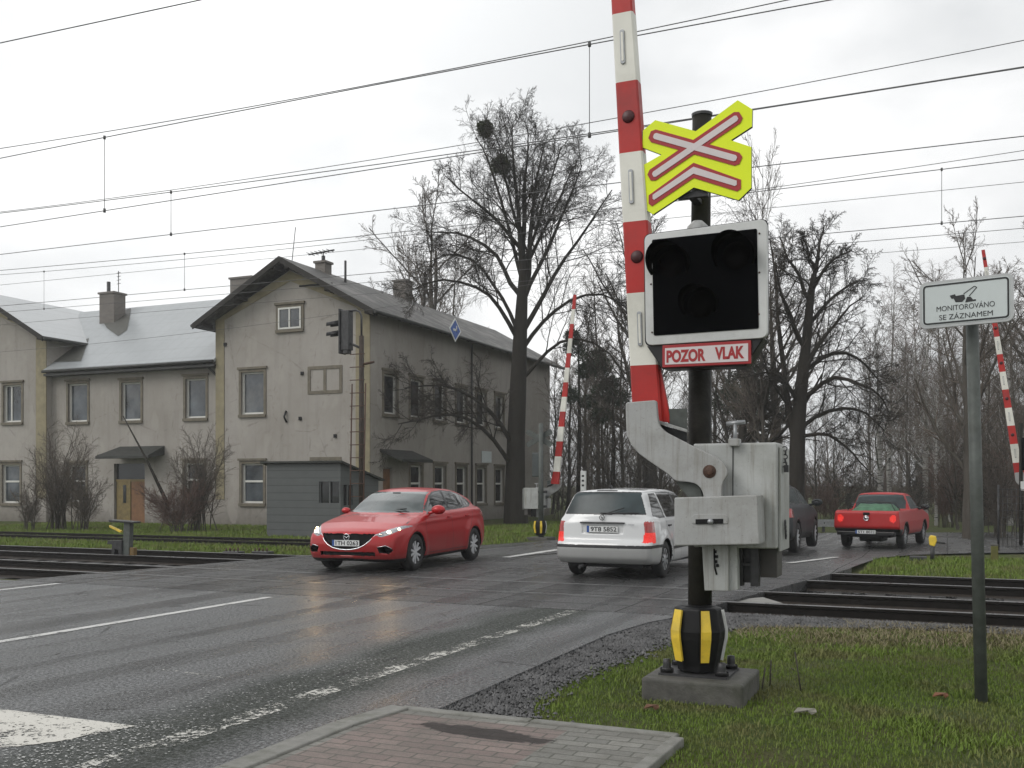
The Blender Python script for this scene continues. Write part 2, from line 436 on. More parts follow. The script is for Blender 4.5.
def ballast_mat(name, a, b, sc):
    t = NT(name)
    vc = t.n('ShaderNodeTexVoronoi'); vc.inputs['Scale'].default_value = sc
    t.l(t.tc.outputs['Object'], vc.inputs['Vector'])
    sx = t.n('ShaderNodeSeparateColor'); t.l(vc.outputs['Color'], sx.inputs[0])
    c = t.ramp(sx.outputs[0], [(0.0, a), (0.75, b), (1.0, tuple(q*1.7 for q in b))])
    c = t.mix(t.ramp(vc.outputs['Distance'], [(0.25, 0), (0.75, 0.9)]), c, tuple(q*0.3 for q in a))
    c = t.mix(t.math('MULTIPLY', t.ramp(t.noise(1.1, 5), [(0.45, 0), (0.7, 1)]), 0.5), c, tuple(q*0.6 for q in a))
    t.col(c); t.set(rough=0.5); t.bump(t.math('SUBTRACT', 1.0, vc.outputs['Distance']), 0.03, 1.0)
    return t.m
M['ballast'] = ballast_mat('oily_track_ballast', (0.008, 0.0074, 0.007), (0.028, 0.026, 0.024), 18)
M['gravel'] = ballast_mat('dark_gravel', (0.035, 0.034, 0.034), (0.105, 0.105, 0.107), 34)
M['stone'] = simple('loose_stone', (0.085, 0.084, 0.085), 0.5, var=0.5, scale=3.1)

def plaster():
    t = NT('weathered_grey_plaster')
    n1 = t.noise(0.35, 6, 0.62); n2 = t.noise(3.5, 6, 0.65); n3 = t.noise(40, 3, 0.6)
    v = t.mapped((2.2, 2.2, 0.18)); st = t.noise(1.5, 5, 0.6, v)
    c = t.mix(t.ramp(n1, [(0.35, 0), (0.65, 1)]), (0.315, 0.292, 0.262), (0.385, 0.362, 0.335))
    c = t.mix(t.math('MULTIPLY', t.ramp(st, [(0.5, 0), (0.7, 1)]), 0.22), c, (0.17, 0.158, 0.14))
    c = t.mix(t.math('MULTIPLY', t.ramp(n2, [(0.55, 0), (0.75, 1)]), 0.35), c, (0.22, 0.19, 0.155))
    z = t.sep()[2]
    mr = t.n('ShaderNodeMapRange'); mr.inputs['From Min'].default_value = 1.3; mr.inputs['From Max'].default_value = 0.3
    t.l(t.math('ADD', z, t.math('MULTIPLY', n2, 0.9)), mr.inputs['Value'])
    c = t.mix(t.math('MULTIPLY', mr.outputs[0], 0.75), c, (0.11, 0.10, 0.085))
    ck = t.vor(0.55, t.mapped((1, 1, 0.8)), 'DISTANCE_TO_EDGE'); crk = t.math('LESS_THAN', t.math('ADD', ck, t.math('MULTIPLY', t.noise(3, 5), 0.09)), 0.048)
    c = t.mix(t.math('MULTIPLY', crk, 0.28), c, (0.12, 0.105, 0.09))
    pt = t.noise(0.8, 3, 0.4, t.mapped((1.3, 1.3, 0.7))); c = t.mix(t.math('MULTIPLY', t.ramp(pt, [(0.60, 0), (0.62, 1)]), 0.30), c, (0.42, 0.395, 0.36))
    t.col(c); t.set(rough=0.92, spec=0.15); t.bump(t.math('ADD', n3, n2), 0.02, 0.5)
    return t.m
M['plaster'] = plaster()

def roof_mat(name, a, b, sx, sy, rough, streak, axis=0):
    t = NT(name)
    v = t.mapped((1, 1, 1))
    br = t.n('ShaderNodeTexBrick'); br.inputs['Scale'].default_value = 1.0
    br.inputs['Brick Width'].default_value = sx; br.inputs['Row Height'].default_value = sy; br.inputs['Mortar Size'].default_value = 0.018
    br.inputs['Color1'].default_value = (*a, 1); br.inputs['Color2'].default_value = (*b, 1); br.inputs['Mortar'].default_value = (*[q*0.4 for q in a], 1)
    sp = t.sep(); cb = t.n('ShaderNodeCombineXYZ')
    t.l(sp[1 - axis] if axis == 0 else sp[0], cb.inputs[0]); t.l(t.math('MULTIPLY', sp[2], 1.9), cb.inputs[1])
    t.l(cb.outputs[0], br.inputs['Vector'])
    c = t.mix(t.math('MULTIPLY', t.ramp(t.noise(0.9, 7, 0.75), [(0.45, 0), (0.6, 1)]), streak), br.outputs[0], tuple(min(1, q*3.2) for q in b))
    c = t.mix(t.math('MULTIPLY', t.ramp(t.noise(1.7, 6, 0.7), [(0.5, 0), (0.7, 1)]), 0.5), c, (0.035, 0.04, 0.02))
    t.col(c); t.set(rough=rough, spec=0.5); t.bump(br.outputs['Fac'], -0.01, 0.6)
    return t.m
M['slate'] = roof_mat('mossy_slate', (0.032, 0.030, 0.027), (0.055, 0.052, 0.048), 0.30, 0.40, 0.6, 0.75, 0)
def tin():
    t = NT('pale_sheet_roof')
    n = t.noise(0.5, 6, 0.6); n2 = t.noise(4, 5, 0.7)
    c = t.mix(n, (0.27, 0.29, 0.30), (0.37, 0.39, 0.40))
    c = t.mix(t.math('MULTIPLY', t.ramp(n2, [(0.5, 0), (0.75, 1)]), 0.3), c, (0.17, 0.18, 0.17))
    x, y, z = t.sep()
    seam = t.math('LESS_THAN', t.math('FRACT', t.math('MULTIPLY', x, 1/0.62)), 0.05)
    row = t.math('LESS_THAN', t.math('FRACT', t.math('MULTIPLY', z, 1/0.55)), 0.04)
    c = t.mix(t.math('MULTIPLY', t.math('MAXIMUM', seam, row), 0.3), c, (0.12, 0.12, 0.12))
    t.col(c); t.set(rough=0.32, spec=0.6); t.bump(t.math('ADD', seam, n2), 0.01, 0.4)
    return t.m
M['tin'] = tin()
def bricky():
    t = NT('sooty_brick')
    br = t.n('ShaderNodeTexBrick'); br.inputs['Scale'].default_value = 4.0
    br.inputs['Color1'].default_value = (0.10, 0.085, 0.075, 1); br.inputs['Color2'].default_value = (0.16, 0.14, 0.125, 1)
    br.inputs['Mortar'].default_value = (0.24, 0.23, 0.21, 1); br.inputs['Mortar Size'].default_value = 0.03
    sp = t.sep(); cb = t.n('ShaderNodeCombineXYZ'); t.l(t.math('ADD', sp[0], sp[1]), cb.inputs[0]); t.l(sp[2], cb.inputs[1]); t.l(cb.outputs[0], br.inputs['Vector'])
    t.col(br.outputs[0]); t.set(rough=0.9); return t.m
M['brick'] = bricky()
def planks():
    t = NT('grey_painted_boards')
    sp = t.sep(); s = t.math('ADD', sp[0], sp[1])
    j = t.math('LESS_THAN', t.math('FRACT', t.math('MULTIPLY', sp[2], 1/0.24)), 0.06)
    n = t.noise(2.5, 6, 0.65)
    c = t.mix(n, (0.07, 0.077, 0.077), (0.105, 0.112, 0.111))
    c = t.mix(t.math('MULTIPLY', j, 0.6), c, (0.03, 0.033, 0.034))
    t.col(c); t.set(rough=0.6); t.bump(j, -0.01, 0.6); return t.m
M['booth'] = planks()
def paving():
    t = NT('red_and_grey_block_paving')
    br = t.n('ShaderNodeTexBrick'); br.inputs['Scale'].default_value = 1.0
    br.inputs['Brick Width'].default_value = 0.2; br.inputs['Row Height'].default_value = 0.1; br.inputs['Mortar Size'].default_value = 0.006
    br.inputs['Color1'].default_value = (0, 0, 0, 1); br.inputs['Color2'].default_value = (1, 1, 1, 1); br.inputs['Mortar'].default_value = (0.5, 0.5, 0.5, 1)
    t.l(t.tc.outputs['Object'], br.inputs['Vector'])
    x, y, z = t.sep()
    inner = t.math('MULTIPLY', t.math('MULTIPLY', t.math('GREATER_THAN', x, -3.32), t.math('LESS_THAN', x, -2.12)), t.math('LESS_THAN', y, 5.72))
    red = t.mix(br.outputs[0], (0.15, 0.105, 0.092), (0.21, 0.155, 0.135))
    gre = t.mix(br.outputs[0], (0.135, 0.132, 0.115), (0.215, 0.21, 0.185))
    c = t.mix(inner, gre, red)
    c = t.mix(t.math('MULTIPLY', br.outputs['Fac'], 0.85), c, (0.035, 0.04, 0.022))
    n = t.noise(3, 6, 0.7)
    c = t.mix(t.math('MULTIPLY', t.ramp(n, [(0.42, 0), (0.62, 1)]), 0.5), c, (0.10, 0.095, 0.08))
    c = t.mix(t.math('MULTIPLY', t.ramp(t.noise(55, 5, 0.8), [(0.5, 0), (0.66, 1)]), 0.55), c, (0.04, 0.038, 0.032))
    # shallow puddle
    dx = t.math('DIVIDE', t.math('ADD', x, 2.55), 0.5); dy = t.math('DIVIDE', t.math('SUBTRACT', y, t.math('ADD', 5.46, t.math('MULTIPLY', t.math('ADD', x, 2.55), -0.12))), 0.12)
    d = t.math('ADD', t.math('MULTIPLY', dx, dx), t.math('MULTIPLY', dy, dy))
    d = t.math('ADD', d, t.math('MULTIPLY', t.math('SUBTRACT', t.noise(9, 4), 0.5), 2.2))
    pud = t.ramp(d, [(0.75, 1), (1.0, 0)])
    c = t.mix(t.math('MULTIPLY', pud, 0.88), c, (0.012, 0.008, 0.007)); t.set(spec=t.math('SUBTRACT', 0.5, t.math('MULTIPLY', pud, 0.38)))
    t.col(c); t.set(rough=t.math('SUBTRACT', t.ramp(n, [(0.3, 0.42), (0.7, 0.62)]), t.math('MULTIPLY', pud, 0.16)))
    h = t.math('MULTIPLY', t.math('ADD', t.math('MULTIPLY', br.outputs['Fac'], -1.0), t.math('MULTIPLY', t.noise(70, 4), 0.3)), t.math('SUBTRACT', 1.0, t.math('MULTIPLY', pud, 0.8)))
    t.bump(h, 0.006, 0.9)
    return t.m
M['paving'] = paving()
def worn_paint(name, c, keep, sc):
    t = NT(name)
    n = t.math('ADD', t.math('MULTIPLY', t.noise(sc, 6, 0.8), 0.65), t.math('MULTIPLY', t.noise(sc*0.12, 3), 0.35))
    t.col(t.mix(t.noise(30, 4), tuple(q*0.75 for q in c), c)); t.set(rough=0.55)
    a = t.math('LESS_THAN', n, keep)
    t.l(a, t.b.inputs['Alpha']); t.bump(n, 0.004, 0.6)
    return t.m
M['paint_line'] = worn_paint('road_paint', (0.62, 0.62, 0.6), 0.56, 40)
M['paint_worn'] = worn_paint('worn_road_paint', (0.62, 0.61, 0.56), 0.462, 24)
M['paint_stop'] = worn_paint('stop_line_paint', (0.66, 0.64, 0.58), 0.54, 30)
def bark(name, a, b, sc=7, white=False):
    t = NT(name)
    v = t.mapped((sc, sc, sc*0.25)); n = t.noise(1.0, 6, 0.7, v)
    c = t.mix(n, a, b)
    if white:
        v2 = t.mapped((0.8, 0.8, 5)); c = t.mix(t.ramp(t.noise(1.2, 5, 0.7, v2), [(0.52, 0), (0.6, 1)]), c, (0.03, 0.028, 0.025))
    t.col(c); t.set(rough=0.9, spec=0.2); t.bump(n, 0.03, 0.8); return t.m
M['bark'] = bark('dark_wet_bark', (0.014, 0.012, 0.010), (0.05, 0.044, 0.036))
M['twig'] = simple('bare_twigs', (0.04, 0.034, 0.028), 0.9, var=0.3, spec=0.2)
M['bark2'] = bark('grey_brown_bark', (0.04, 0.035, 0.029), (0.12, 0.108, 0.092))
M['twig2'] = simple('brown_twigs', (0.125, 0.105, 0.088), 0.9, var=0.3, spec=0.2)
M['twig_red'] = simple('reddish_twigs', (0.14, 0.095, 0.08), 0.9, var=0.3, spec=0.2)
M['birch'] = bark('birch_bark', (0.24, 0.235, 0.22), (0.42, 0.41, 0.39), 3, True)
# ================================================================= SETTING: ground, road, tracks, pavement
def sheet(name, pts, z, mat, kind='structure', thick=0.0):
    mb = MB()
    if thick: mb.prism_z(pts, z - thick, z)
    else: mb.add([(x, y, z) for x, y in pts], [list(range(len(pts)))])
    o = mb.build(name, mat); o['kind'] = kind
    return o

g = MB()
ys = [-60, 3, 6, 9, 11.7, 12.1, 15, 18.2, 18.7, 21, 24, 30, 45, 80, 200, 1500]
xs = [-1200, -200, -60, -35, -20, -10, -3, 0, 5, 15, 40, 120, 1200]
for y in ys:
    for x in xs: g.v.append((x, y, GZ(x, y)))
nx = len(xs)
for j in range(len(ys)-1):
    for i in range(nx-1):
        g.f.append([j*nx+i, j*nx+i+1, (j+1)*nx+i+1, (j+1)*nx+i]); g.m.append(0); g.sm.append(False)
o = g.build('ground', M['ground']); o['kind'] = 'structure'

sheet('road', [(-3.12, -20), (-3.12, 9.6), (-3.0, 10.6), (-2.78, 11.3), (-16.5, 11.3), (-15, 8), (-14.3, 4), (-14.3, -20)], 0.0, M['asphalt'], thick=0.12)

RAILS = [12.90, 14.335, 16.30, 17.735]
deckseg = [(11.305, 12.86), (12.98, 14.27), (14.375, 16.26), (16.38, 17.67), (17.775, 18.95)]
def dxr(y): return -2.72 + (y - 12.0) * 0.165
def dxl(y): return -13.4 + max(0, (y-12)) * 0.16
dk = MB()
for a, b in deckseg:
    dk.prism_z([(dxl(a), a), (dxr(a), a), (dxr(b), b), (dxl(b), b)], -0.15, 0.004)
o = dk.build('crossing_deck', M['deck']); o['kind'] = 'structure'
ramp_mb = MB()
ramp_mb.prism_z([(-2.95, 12.9), (-2.5, 12.99), (-1.95, 13.3), (-2.3, 13.9)], -0.21, -0.03)
o = ramp_mb.build('deck_end_wedge', M['concrete_pale'], bevel=0.01); o['kind'] = 'structure'

Lp = [(-12.4, 18.96, -0.003), (-12.0, 22, -0.09), (-11.4, 26, -0.155), (-10.4, 29.5, -0.155), (-8.3, 32.5, -0.155), (-4, 36, -0.155), (1, 38.6, -0.155), (8, 41, -0.155), (20, 44, -0.155), (60, 50, -0.155)]
Rp = [(-1.62, 18.96, -0.003), (-1.5, 22, -0.09), (-1.4, 24.2, -0.155), (-0.7, 25.6, -0.155), (0.6, 26.8, -0.155), (3, 28.2, -0.155), (6, 29.4, -0.155), (11, 31, -0.155), (22, 34, -0.155), (60, 40, -0.155)]
rf = MB()
for i in range(len(Lp)-1):
    rf.quad(Lp[i], Rp[i], Rp[i+1], Lp[i+1])
o = rf.build('road_beyond_crossing', M['asphalt_far']); o['kind'] = 'structure'

# ballast beds of the two tracks (left and right of the deck)
bd = MB()
for x0, x1, w0, w1 in [(-400, -13.7, 0, 0), (-2.45, 400, 0, 0)]:
    ysb = [11.95, 12.3, 15.3, 18.3, 18.75]; zs = [-0.1, -0.185, -0.19, -0.185, -0.11]
    n = 60
    for i in range(n):
        ta, tb = (i/n), ((i+1)/n)
        if x0 < -20: xa, xb = x1 + (x0-x1)*ta**2, x1 + (x0-x1)*tb**2
        else: xa, xb = x0 + (x1-x0)*ta**2, x0 + (x1-x0)*tb**2
        for k in range(4):
            bd.quad((xa, ysb[k], zs[k]), (xb, ysb[k], zs[k]), (xb, ysb[k+1], zs[k+1]), (xa, ysb[k+1], zs[k+1]))
bd.quad((-13.71, 11.31, -0.16), (-2.44, 11.31, -0.16), (-2.44, 18.75, -0.16), (-13.71, 18.75, -0.16))
o = bd.build('track_bed', M['ballast']); o['kind'] = 'structure'

M['railtop'] = simple('polished_rail_head', (0.26, 0.26, 0.26), 0.32, metal=1.0, var=0.15, scale=2)
M['railfoot'] = simple('rusty_rail_foot', (0.05, 0.042, 0.036), 0.5, metal=0.2, var=0.3)
M['railside'] = simple('rusty_rail_side', (0.010, 0.008, 0.0068), 0.6, metal=0.0, var=0.3, spec=0.2)
M['sleeper'] = simple('oily_sleeper', (0.034, 0.031, 0.028), 0.6, var=0.35, scale=4)
def rail_mb(y, zt, xa, xb, hh=0.165):
    m = MB()
    prof = [(-0.072, zt-hh), (0.072, zt-hh), (0.07, zt-hh+0.018), (0.012, zt-hh+0.035), (0.012, zt-0.045), (0.036, zt-0.035), (0.036, zt-0.004), (0.028, zt), (-0.028, zt), (-0.036, zt-0.004), (-0.036, zt-0.035), (-0.012, zt-0.045), (-0.012, zt-hh+0.035), (-0.07, zt-hh+0.018)]
    n = len(prof)
    for x in (xa, xb): m.v.extend([(x, y+p, z) for p, z in prof])
    for i in range(n):
        j = (i+1) % n
        m.f.append([i, j, n+j, n+i]); m.m.append(1 if i in (6, 7, 8) else (2 if i in (1, 2, 12, 13) else 0)); m.sm.append(False)
    return m
tlabels = ['nearer of the two black ballasted railway tracks through the crossing', 'farther of the two black ballasted railway tracks through the crossing']
for ti, (ya, yb) in enumerate([(12.90, 14.335), (16.30, 17.735)]):
    t = thing('railway_track', tlabels[ti], 'railway track', (-8, (ya+yb)/2, -0.2), group='railway tracks through the crossing')
    for y in (ya, yb): rail_mb(y+0.02, 0.001, -300, 200).build('rail', [M['railside'], M['railtop'], M['railfoot']], t)
    first = None
    xl = [-14.2 - 0.62*i for i in range(44)] + [-1.6 + 0.62*i for i in range(22)]
    for x in xl:
        if first is None:
            first = MB().cbox((x, (ya+yb)/2, -0.235), (0.26, 2.5, 0.16)).build('sleeper', M['sleeper'], t, bevel=0.015)
            fx = x
        else:
            c = first.copy(); COL.objects.link(c); c.parent = t; c.location.x = x - fx
t = thing('railway_track', 'rusty disused railway track sunk in the grass before the station building', 'railway track', (-25, 22.8, -0.2))
for y in (22.1, 23.55): rail_mb(y, -0.03, -120, -13.6, 0.12).build('rail', [M['railside'], M['railside'], M['railfoot']], t)

# kerb, pavement, gravel
sheet('pavement', [(-3.42, -3), (-1.62, -3), (-1.5, 5.0), (-1.47, 5.90), (-3.40, 5.90), (-3.48, 5.3)], 0.005, M['paving'], thick=0.12)
kb = MB()
M['kerb'] = simple('kerb_stone', (0.19, 0.187, 0.17), 0.6, var=0.2, scale=8, bump=0.003, dirt=(0.07, 0.075, 0.05), dirt_amt=0.6)
def kerb_run(pts, w, z0, z1, L=1.0):
    m = MB()
    for (xa, ya), (xb, yb) in zip(pts[:-1], pts[1:]):
        d = Vector((xb-xa, yb-ya, 0)); ln = d.length; d.normalize(); nn = Vector((-d.y, d.x, 0)) * w/2
        k = max(1, round(ln/L))
        for i in range(k):
            p = Vector((xa, ya, 0)) + d*(ln*i/k + 0.004); q = Vector((xa, ya, 0)) + d*(ln*(i+1)/k - 0.004)
            m.prism_z([(p-nn)[:2], (q-nn)[:2], (q+nn)[:2], (p+nn)[:2]], z0, z1)
    return m
o = kerb_run([(-1.47, 5.86), (-3.36, 5.86)], 0.08, -0.1, 0.014).build('kerb', M['kerb'], bevel=0.008); o['kind'] = 'structure'
o = kerb_run([(-1.46, 5.82), (-1.49, 4.9), (-1.62, 1)], 0.08, -0.1, 0.012).build('kerb', M['kerb'], bevel=0.008); o['kind'] = 'structure'
o = kerb_run([(-3.36, 5.86), (-3.45, 5.3), (-3.46, 1.0)], 0.16, -0.1, 0.02).build('kerb', M['kerb'], bevel=0.012); o['kind'] = 'structure'
sheet('gravel_shoulder', [(-3.13, 5.94), (-2.35, 5.94), (-2.5, 6.1), (-2.66, 6.5), (-2.7, 7.2), (-2.56, 8.8), (-2.4, 10.2), (-1.9, 10.9), (-0.4, 11.4), (2, 11.55), (9, 11.6), (40, 11.6), (40, 12.0), (-2.6, 12.0), (-3.13, 9.8)], -0.03, M['gravel'])

# loose stones of the gravel shoulder
rng = np.random.default_rng(5)
ico_v = np.array([(0,0,1),(0.9,0,0.1),(0.2,0.85,0),(-0.75,0.5,0.1),(-0.7,-0.55,0),(0.3,-0.8,0.1),(0,0,-0.8)])
ico_f = np.array([(0,1,2),(0,2,3),(0,3,4),(0,4,5),(0,5,1),(6,2,1),(6,3,2),(6,4,3),(6,5,4),(6,1,5)])
def stones(name, P, size, mat, label=None):
    n = len(P); sc = size * rng.uniform(0.5, 1.3, (n, 1)) * rng.uniform(0.6, 1.2, (n, 3))
    a = rng.uniform(0, 6.28, n); ca, sa = np.cos(a), np.sin(a)
    V = ico_v[None] * sc[:, None, :]
    V = V + rng.normal(0, 0.12, V.shape) * sc[:, None, :]
    X = V[..., 0]*ca[:, None] - V[..., 1]*sa[:, None]; Y = V[..., 0]*sa[:, None] + V[..., 1]*ca[:, None]
    V = np.stack([X, Y, V[..., 2]], -1) + P[:, None, :]
    Fq = (ico_f[None] + (np.arange(n)*7)[:, None, None]).reshape(-1, 3)
    o = np_mesh(name, V.reshape(-1, 3), Fq, mat, smooth=False)
    if label: tag(o, label, 'gravel', kind='stuff')
    return o
P = []
GX = ([5.9, 6.05, 6.5, 7.2, 8.8, 10.2, 10.9, 11.4, 11.9], [-2.35, -2.5, -2.66, -2.7, -2.56, -2.4, -1.9, -0.4, 0.5])
while len(P) < 11000:
    y = rng.uniform(5.95, 11.9); x = rng.uniform(-3.14, 0.5)
    xr = np.interp(y, *GX) + rng.normal(0, 0.10)
    if x < xr: P.append((x, y, -0.02))
stones('loose_gravel', np.array(P), 0.0165, M['stone'], 'dark loose gravel between the asphalt edge and the grass')
P = np.stack([rng.uniform(-2.4, 9, 5200), rng.uniform(12.0, 18.5, 5200), np.full(5200, -0.18)], -1)
stones('track_gravel', P, 0.03, simple('dark_track_stone', (0.024, 0.022, 0.02), 0.5, var=0.6, scale=4), 'black oily ballast stones lying in the tracks right of the crossing')

# painted markings
def mark(pts, mat, z=0.004):
    return sheet('road_marking', pts, z, mat)
mark([(-8.36, 3.0), (-8.24, 3.0), (-8.24, 10.95), (-8.36, 10.95)], M['paint_line'])
mark([(-4.28, 3.2), (-4.08, 3.2), (-4.0, 11.2), (-4.16, 11.2)], M['paint_worn'])
rj = random.Random(4); edge = []
ctrl = [(-8.2, 3.75), (-5.1, 3.8), (-4.75, 4.3), (-4.62, 4.76)]
for (xa, ya), (xb, yb) in zip(ctrl[:-1], ctrl[1:]):
    k = max(2, int(math.dist((xa, ya), (xb, yb))/0.03))
    for i in range(k): edge.append((xa+(xb-xa)*i/k+rj.gauss(0, 0.010), ya+(yb-ya)*i/k+rj.gauss(0, 0.010)))
mark(edge + [(-4.62, 4.765), (-8.2, 4.78)], M['paint_stop'])
fl = MB()
for _ in range(900):
    x, y = rj.gauss(-4.55, 0.22), rj.uniform(3.7, 7.5) if rj.random() < .5 else rj.uniform(3.8, 4.9)
    r_ = rj.uniform(0.004, 0.014); a_ = rj.uniform(0, 3)
    fl.add([(x+r_*math.cos(a_+q*2.1), y+r_*0.8*math.sin(a_+q*2.1), 0.0035) for q in range(3)], [(0, 1, 2)])
o = fl.build('paint_flecks', M['paint_line']); o['kind'] = 'stuff'; o['label'] = 'chips of worn white paint scattered along the road edge'
mark([(-12.45, 8.7), (-12.33, 8.7), (-12.33, 11.2), (-12.45, 11.2)], M['paint_line'])
mark([(-5.9, 6.30), (-5.15, 6.22), (-5.15, 6.26), (-5.9, 6.34)], M['paint_worn'])
mark([(-8.5, 18.96), (-8.3, 18.96), (-8.2, 21.8), (-8.4, 21.8)], M['paint_line'], 0.0)
dm = MB()
dm.quad((-7.6, 13.55, 0.003), (-4.4, 13.45, 0.003), (-4.4, 13.62, 0.003), (-7.6, 13.68, 0.003))
mk = [(-2.9, 20.0), (-2.75, 20.0), (-2.2, 23.6), (-2.35, 23.6)]
mb = MB(); mb.add([(x, y, -0.03 - 0.105*(y-20)/3.6 + 0.012) for x, y in mk], [[0, 1, 2, 3]])
o = mb.build('road_marking', M['paint_line']); o['kind'] = 'structure'

# ================================================================= STATION BUILDING
YF = 33.65; ZG = -0.2
house = thing('station_building', 'long grey plastered two storey station building with gabled wings and slate roofs', 'building', (-25, 34, ZG))
def pane_frame(parent, name, O, U, Nn, w, h, bars, frame=None, pane=None, depth=0.16, fw=0.07, label=None):
    """window set back in its opening. O lower-left corner, U along wall, Nn outward"""
    frame = frame or M['winframe']; pane = pane or M['glass_house']
    Z = Vector((0, 0, 1)); m = MB()
    def bar(s0, s1, z0, z1, d0, d1, mb=m):
        c = [O + U*s + Z*z + Nn*d for d in (d0, d1) for z in (z0, z1) for s in (s0, s1)]
        mb.add(c, [(0,1,3,2), (4,6,7,5), (0,2,6,4), (1,5,7,3), (0,4,5,1), (2,3,7,6)])
    d0, d1 = -depth, -depth + 0.06
    bar(0, fw, 0, h, d0, d1); bar(w-fw, w, 0, h, d0, d1); bar(fw, w-fw, 0, fw, d0, d1); bar(fw, w-fw, h-fw, h, d0, d1)
    for kind, t in bars:
        if kind == 'v': bar(w*t-fw/2, w*t+fw/2, fw, h-fw, d0+0.002, d1+0.004)
        else: bar(fw, w-fw, h*t-fw*0.6, h*t+fw*0.6, d0+0.004, d1+0.008)
    f = m.build(name, frame, parent)
    p = MB(); bar(fw*0.5, w-fw*0.5, fw*0.5, h-fw*0.5, d0+0.01, d0+0.02, p); p.build('pane', pane, f)
    sill = MB(); bar(-0.12, w+0.12, -0.14, -0.02, -0.02, 0.09, sill); sill.build('sill', M['surround'], f)
    s = MB(); tw = 0.12
    bar(-tw, 0, -0.02, h+tw, -0.02, 0.035, s); bar(w, w+tw, -0.02, h+tw, -0.02, 0.035, s)
    bar(0, w, h, h+tw, -0.02, 0.035, s); bar(-tw-0.05, w+tw+0.05, h+tw, h+tw+0.09, -0.02, 0.09, s)
    s.build('surround', M['surround'], f)
    if label: f['label'] = label
    return f
def wall_holes(mb, O, U, Nn, Lg, z0, z1, holes, depth=0.2):
    Z = Vector((0, 0, 1))
    ss = sorted({0.0, Lg, *[h[0] for h in holes], *[h[1] for h in holes]})
    zz = sorted({z0, z1, *[h[2] for h in holes], *[h[3] for h in holes]})
    O = Vector((O.x, O.y, 0))
    def P(s, z, d=0): return O + U*s + Z*z + Nn*d
    flip = U.cross(Z).dot(Nn) < 0
    for i in range(len(ss)-1):
        for j in range(len(zz)-1):
            cs, cz = (ss[i]+ss[i+1])/2, (zz[j]+zz[j+1])/2
            if any(h[0] < cs < h[1] and h[2] < cz < h[3] for h in holes): continue
            q = [P(ss[i], zz[j]), P(ss[i+1], zz[j]), P(ss[i+1], zz[j+1]), P(ss[i], zz[j+1])]
            mb.quad(*(q[::-1] if flip else q))
    for a, b, c, d in holes:
        mb.quad(P(a, c), P(a, c, -depth), P(a, d, -depth), P(a, d)); mb.quad(P(b, c, -depth), P(b, c), P(b, d), P(b, d, -depth))
        mb.quad(P(a, c), P(b, c), P(b, c, -depth), P(a, c, -depth)); mb.quad(P(a, d, -depth), P(b, d, -depth), P(b, d), P(a, d))
        mb.quad(P(a, c, -depth), P(b, c, -depth), P(b, d, -depth), P(a, d, -depth))
EX, EY = Vector((1, 0, 0)), Vector((0, 1, 0))
def rect_on_Y(u0, u1, v0, v1, Y):
    um = (u0+u1)/2
    a, b = PY(u0, (v0+v1)/2, Y), PY(u1, (v0+v1)/2, Y)
    zt, zb = PY(um, v0, Y).z, PY(um, v1, Y).z
    return a.x, b.x, zb, zt

def slope_slab(mb, p, q, th=0.14, mi=0):
    """roof plane: p = lower edge 2 pts, q = upper edge 2 pts"""
    a, b = map(Vector, p); c, d = map(Vector, q)
    dn = Vector((0, 0, -th))
    vs = [a, b, d, c, a+dn, b+dn, d+dn, c+dn]
    mb.add(vs, [(0,1,2,3), (4,7,6,5), (0,4,5,1), (1,5,6,2), (2,6,7,3), (3,7,4,0)], mi)

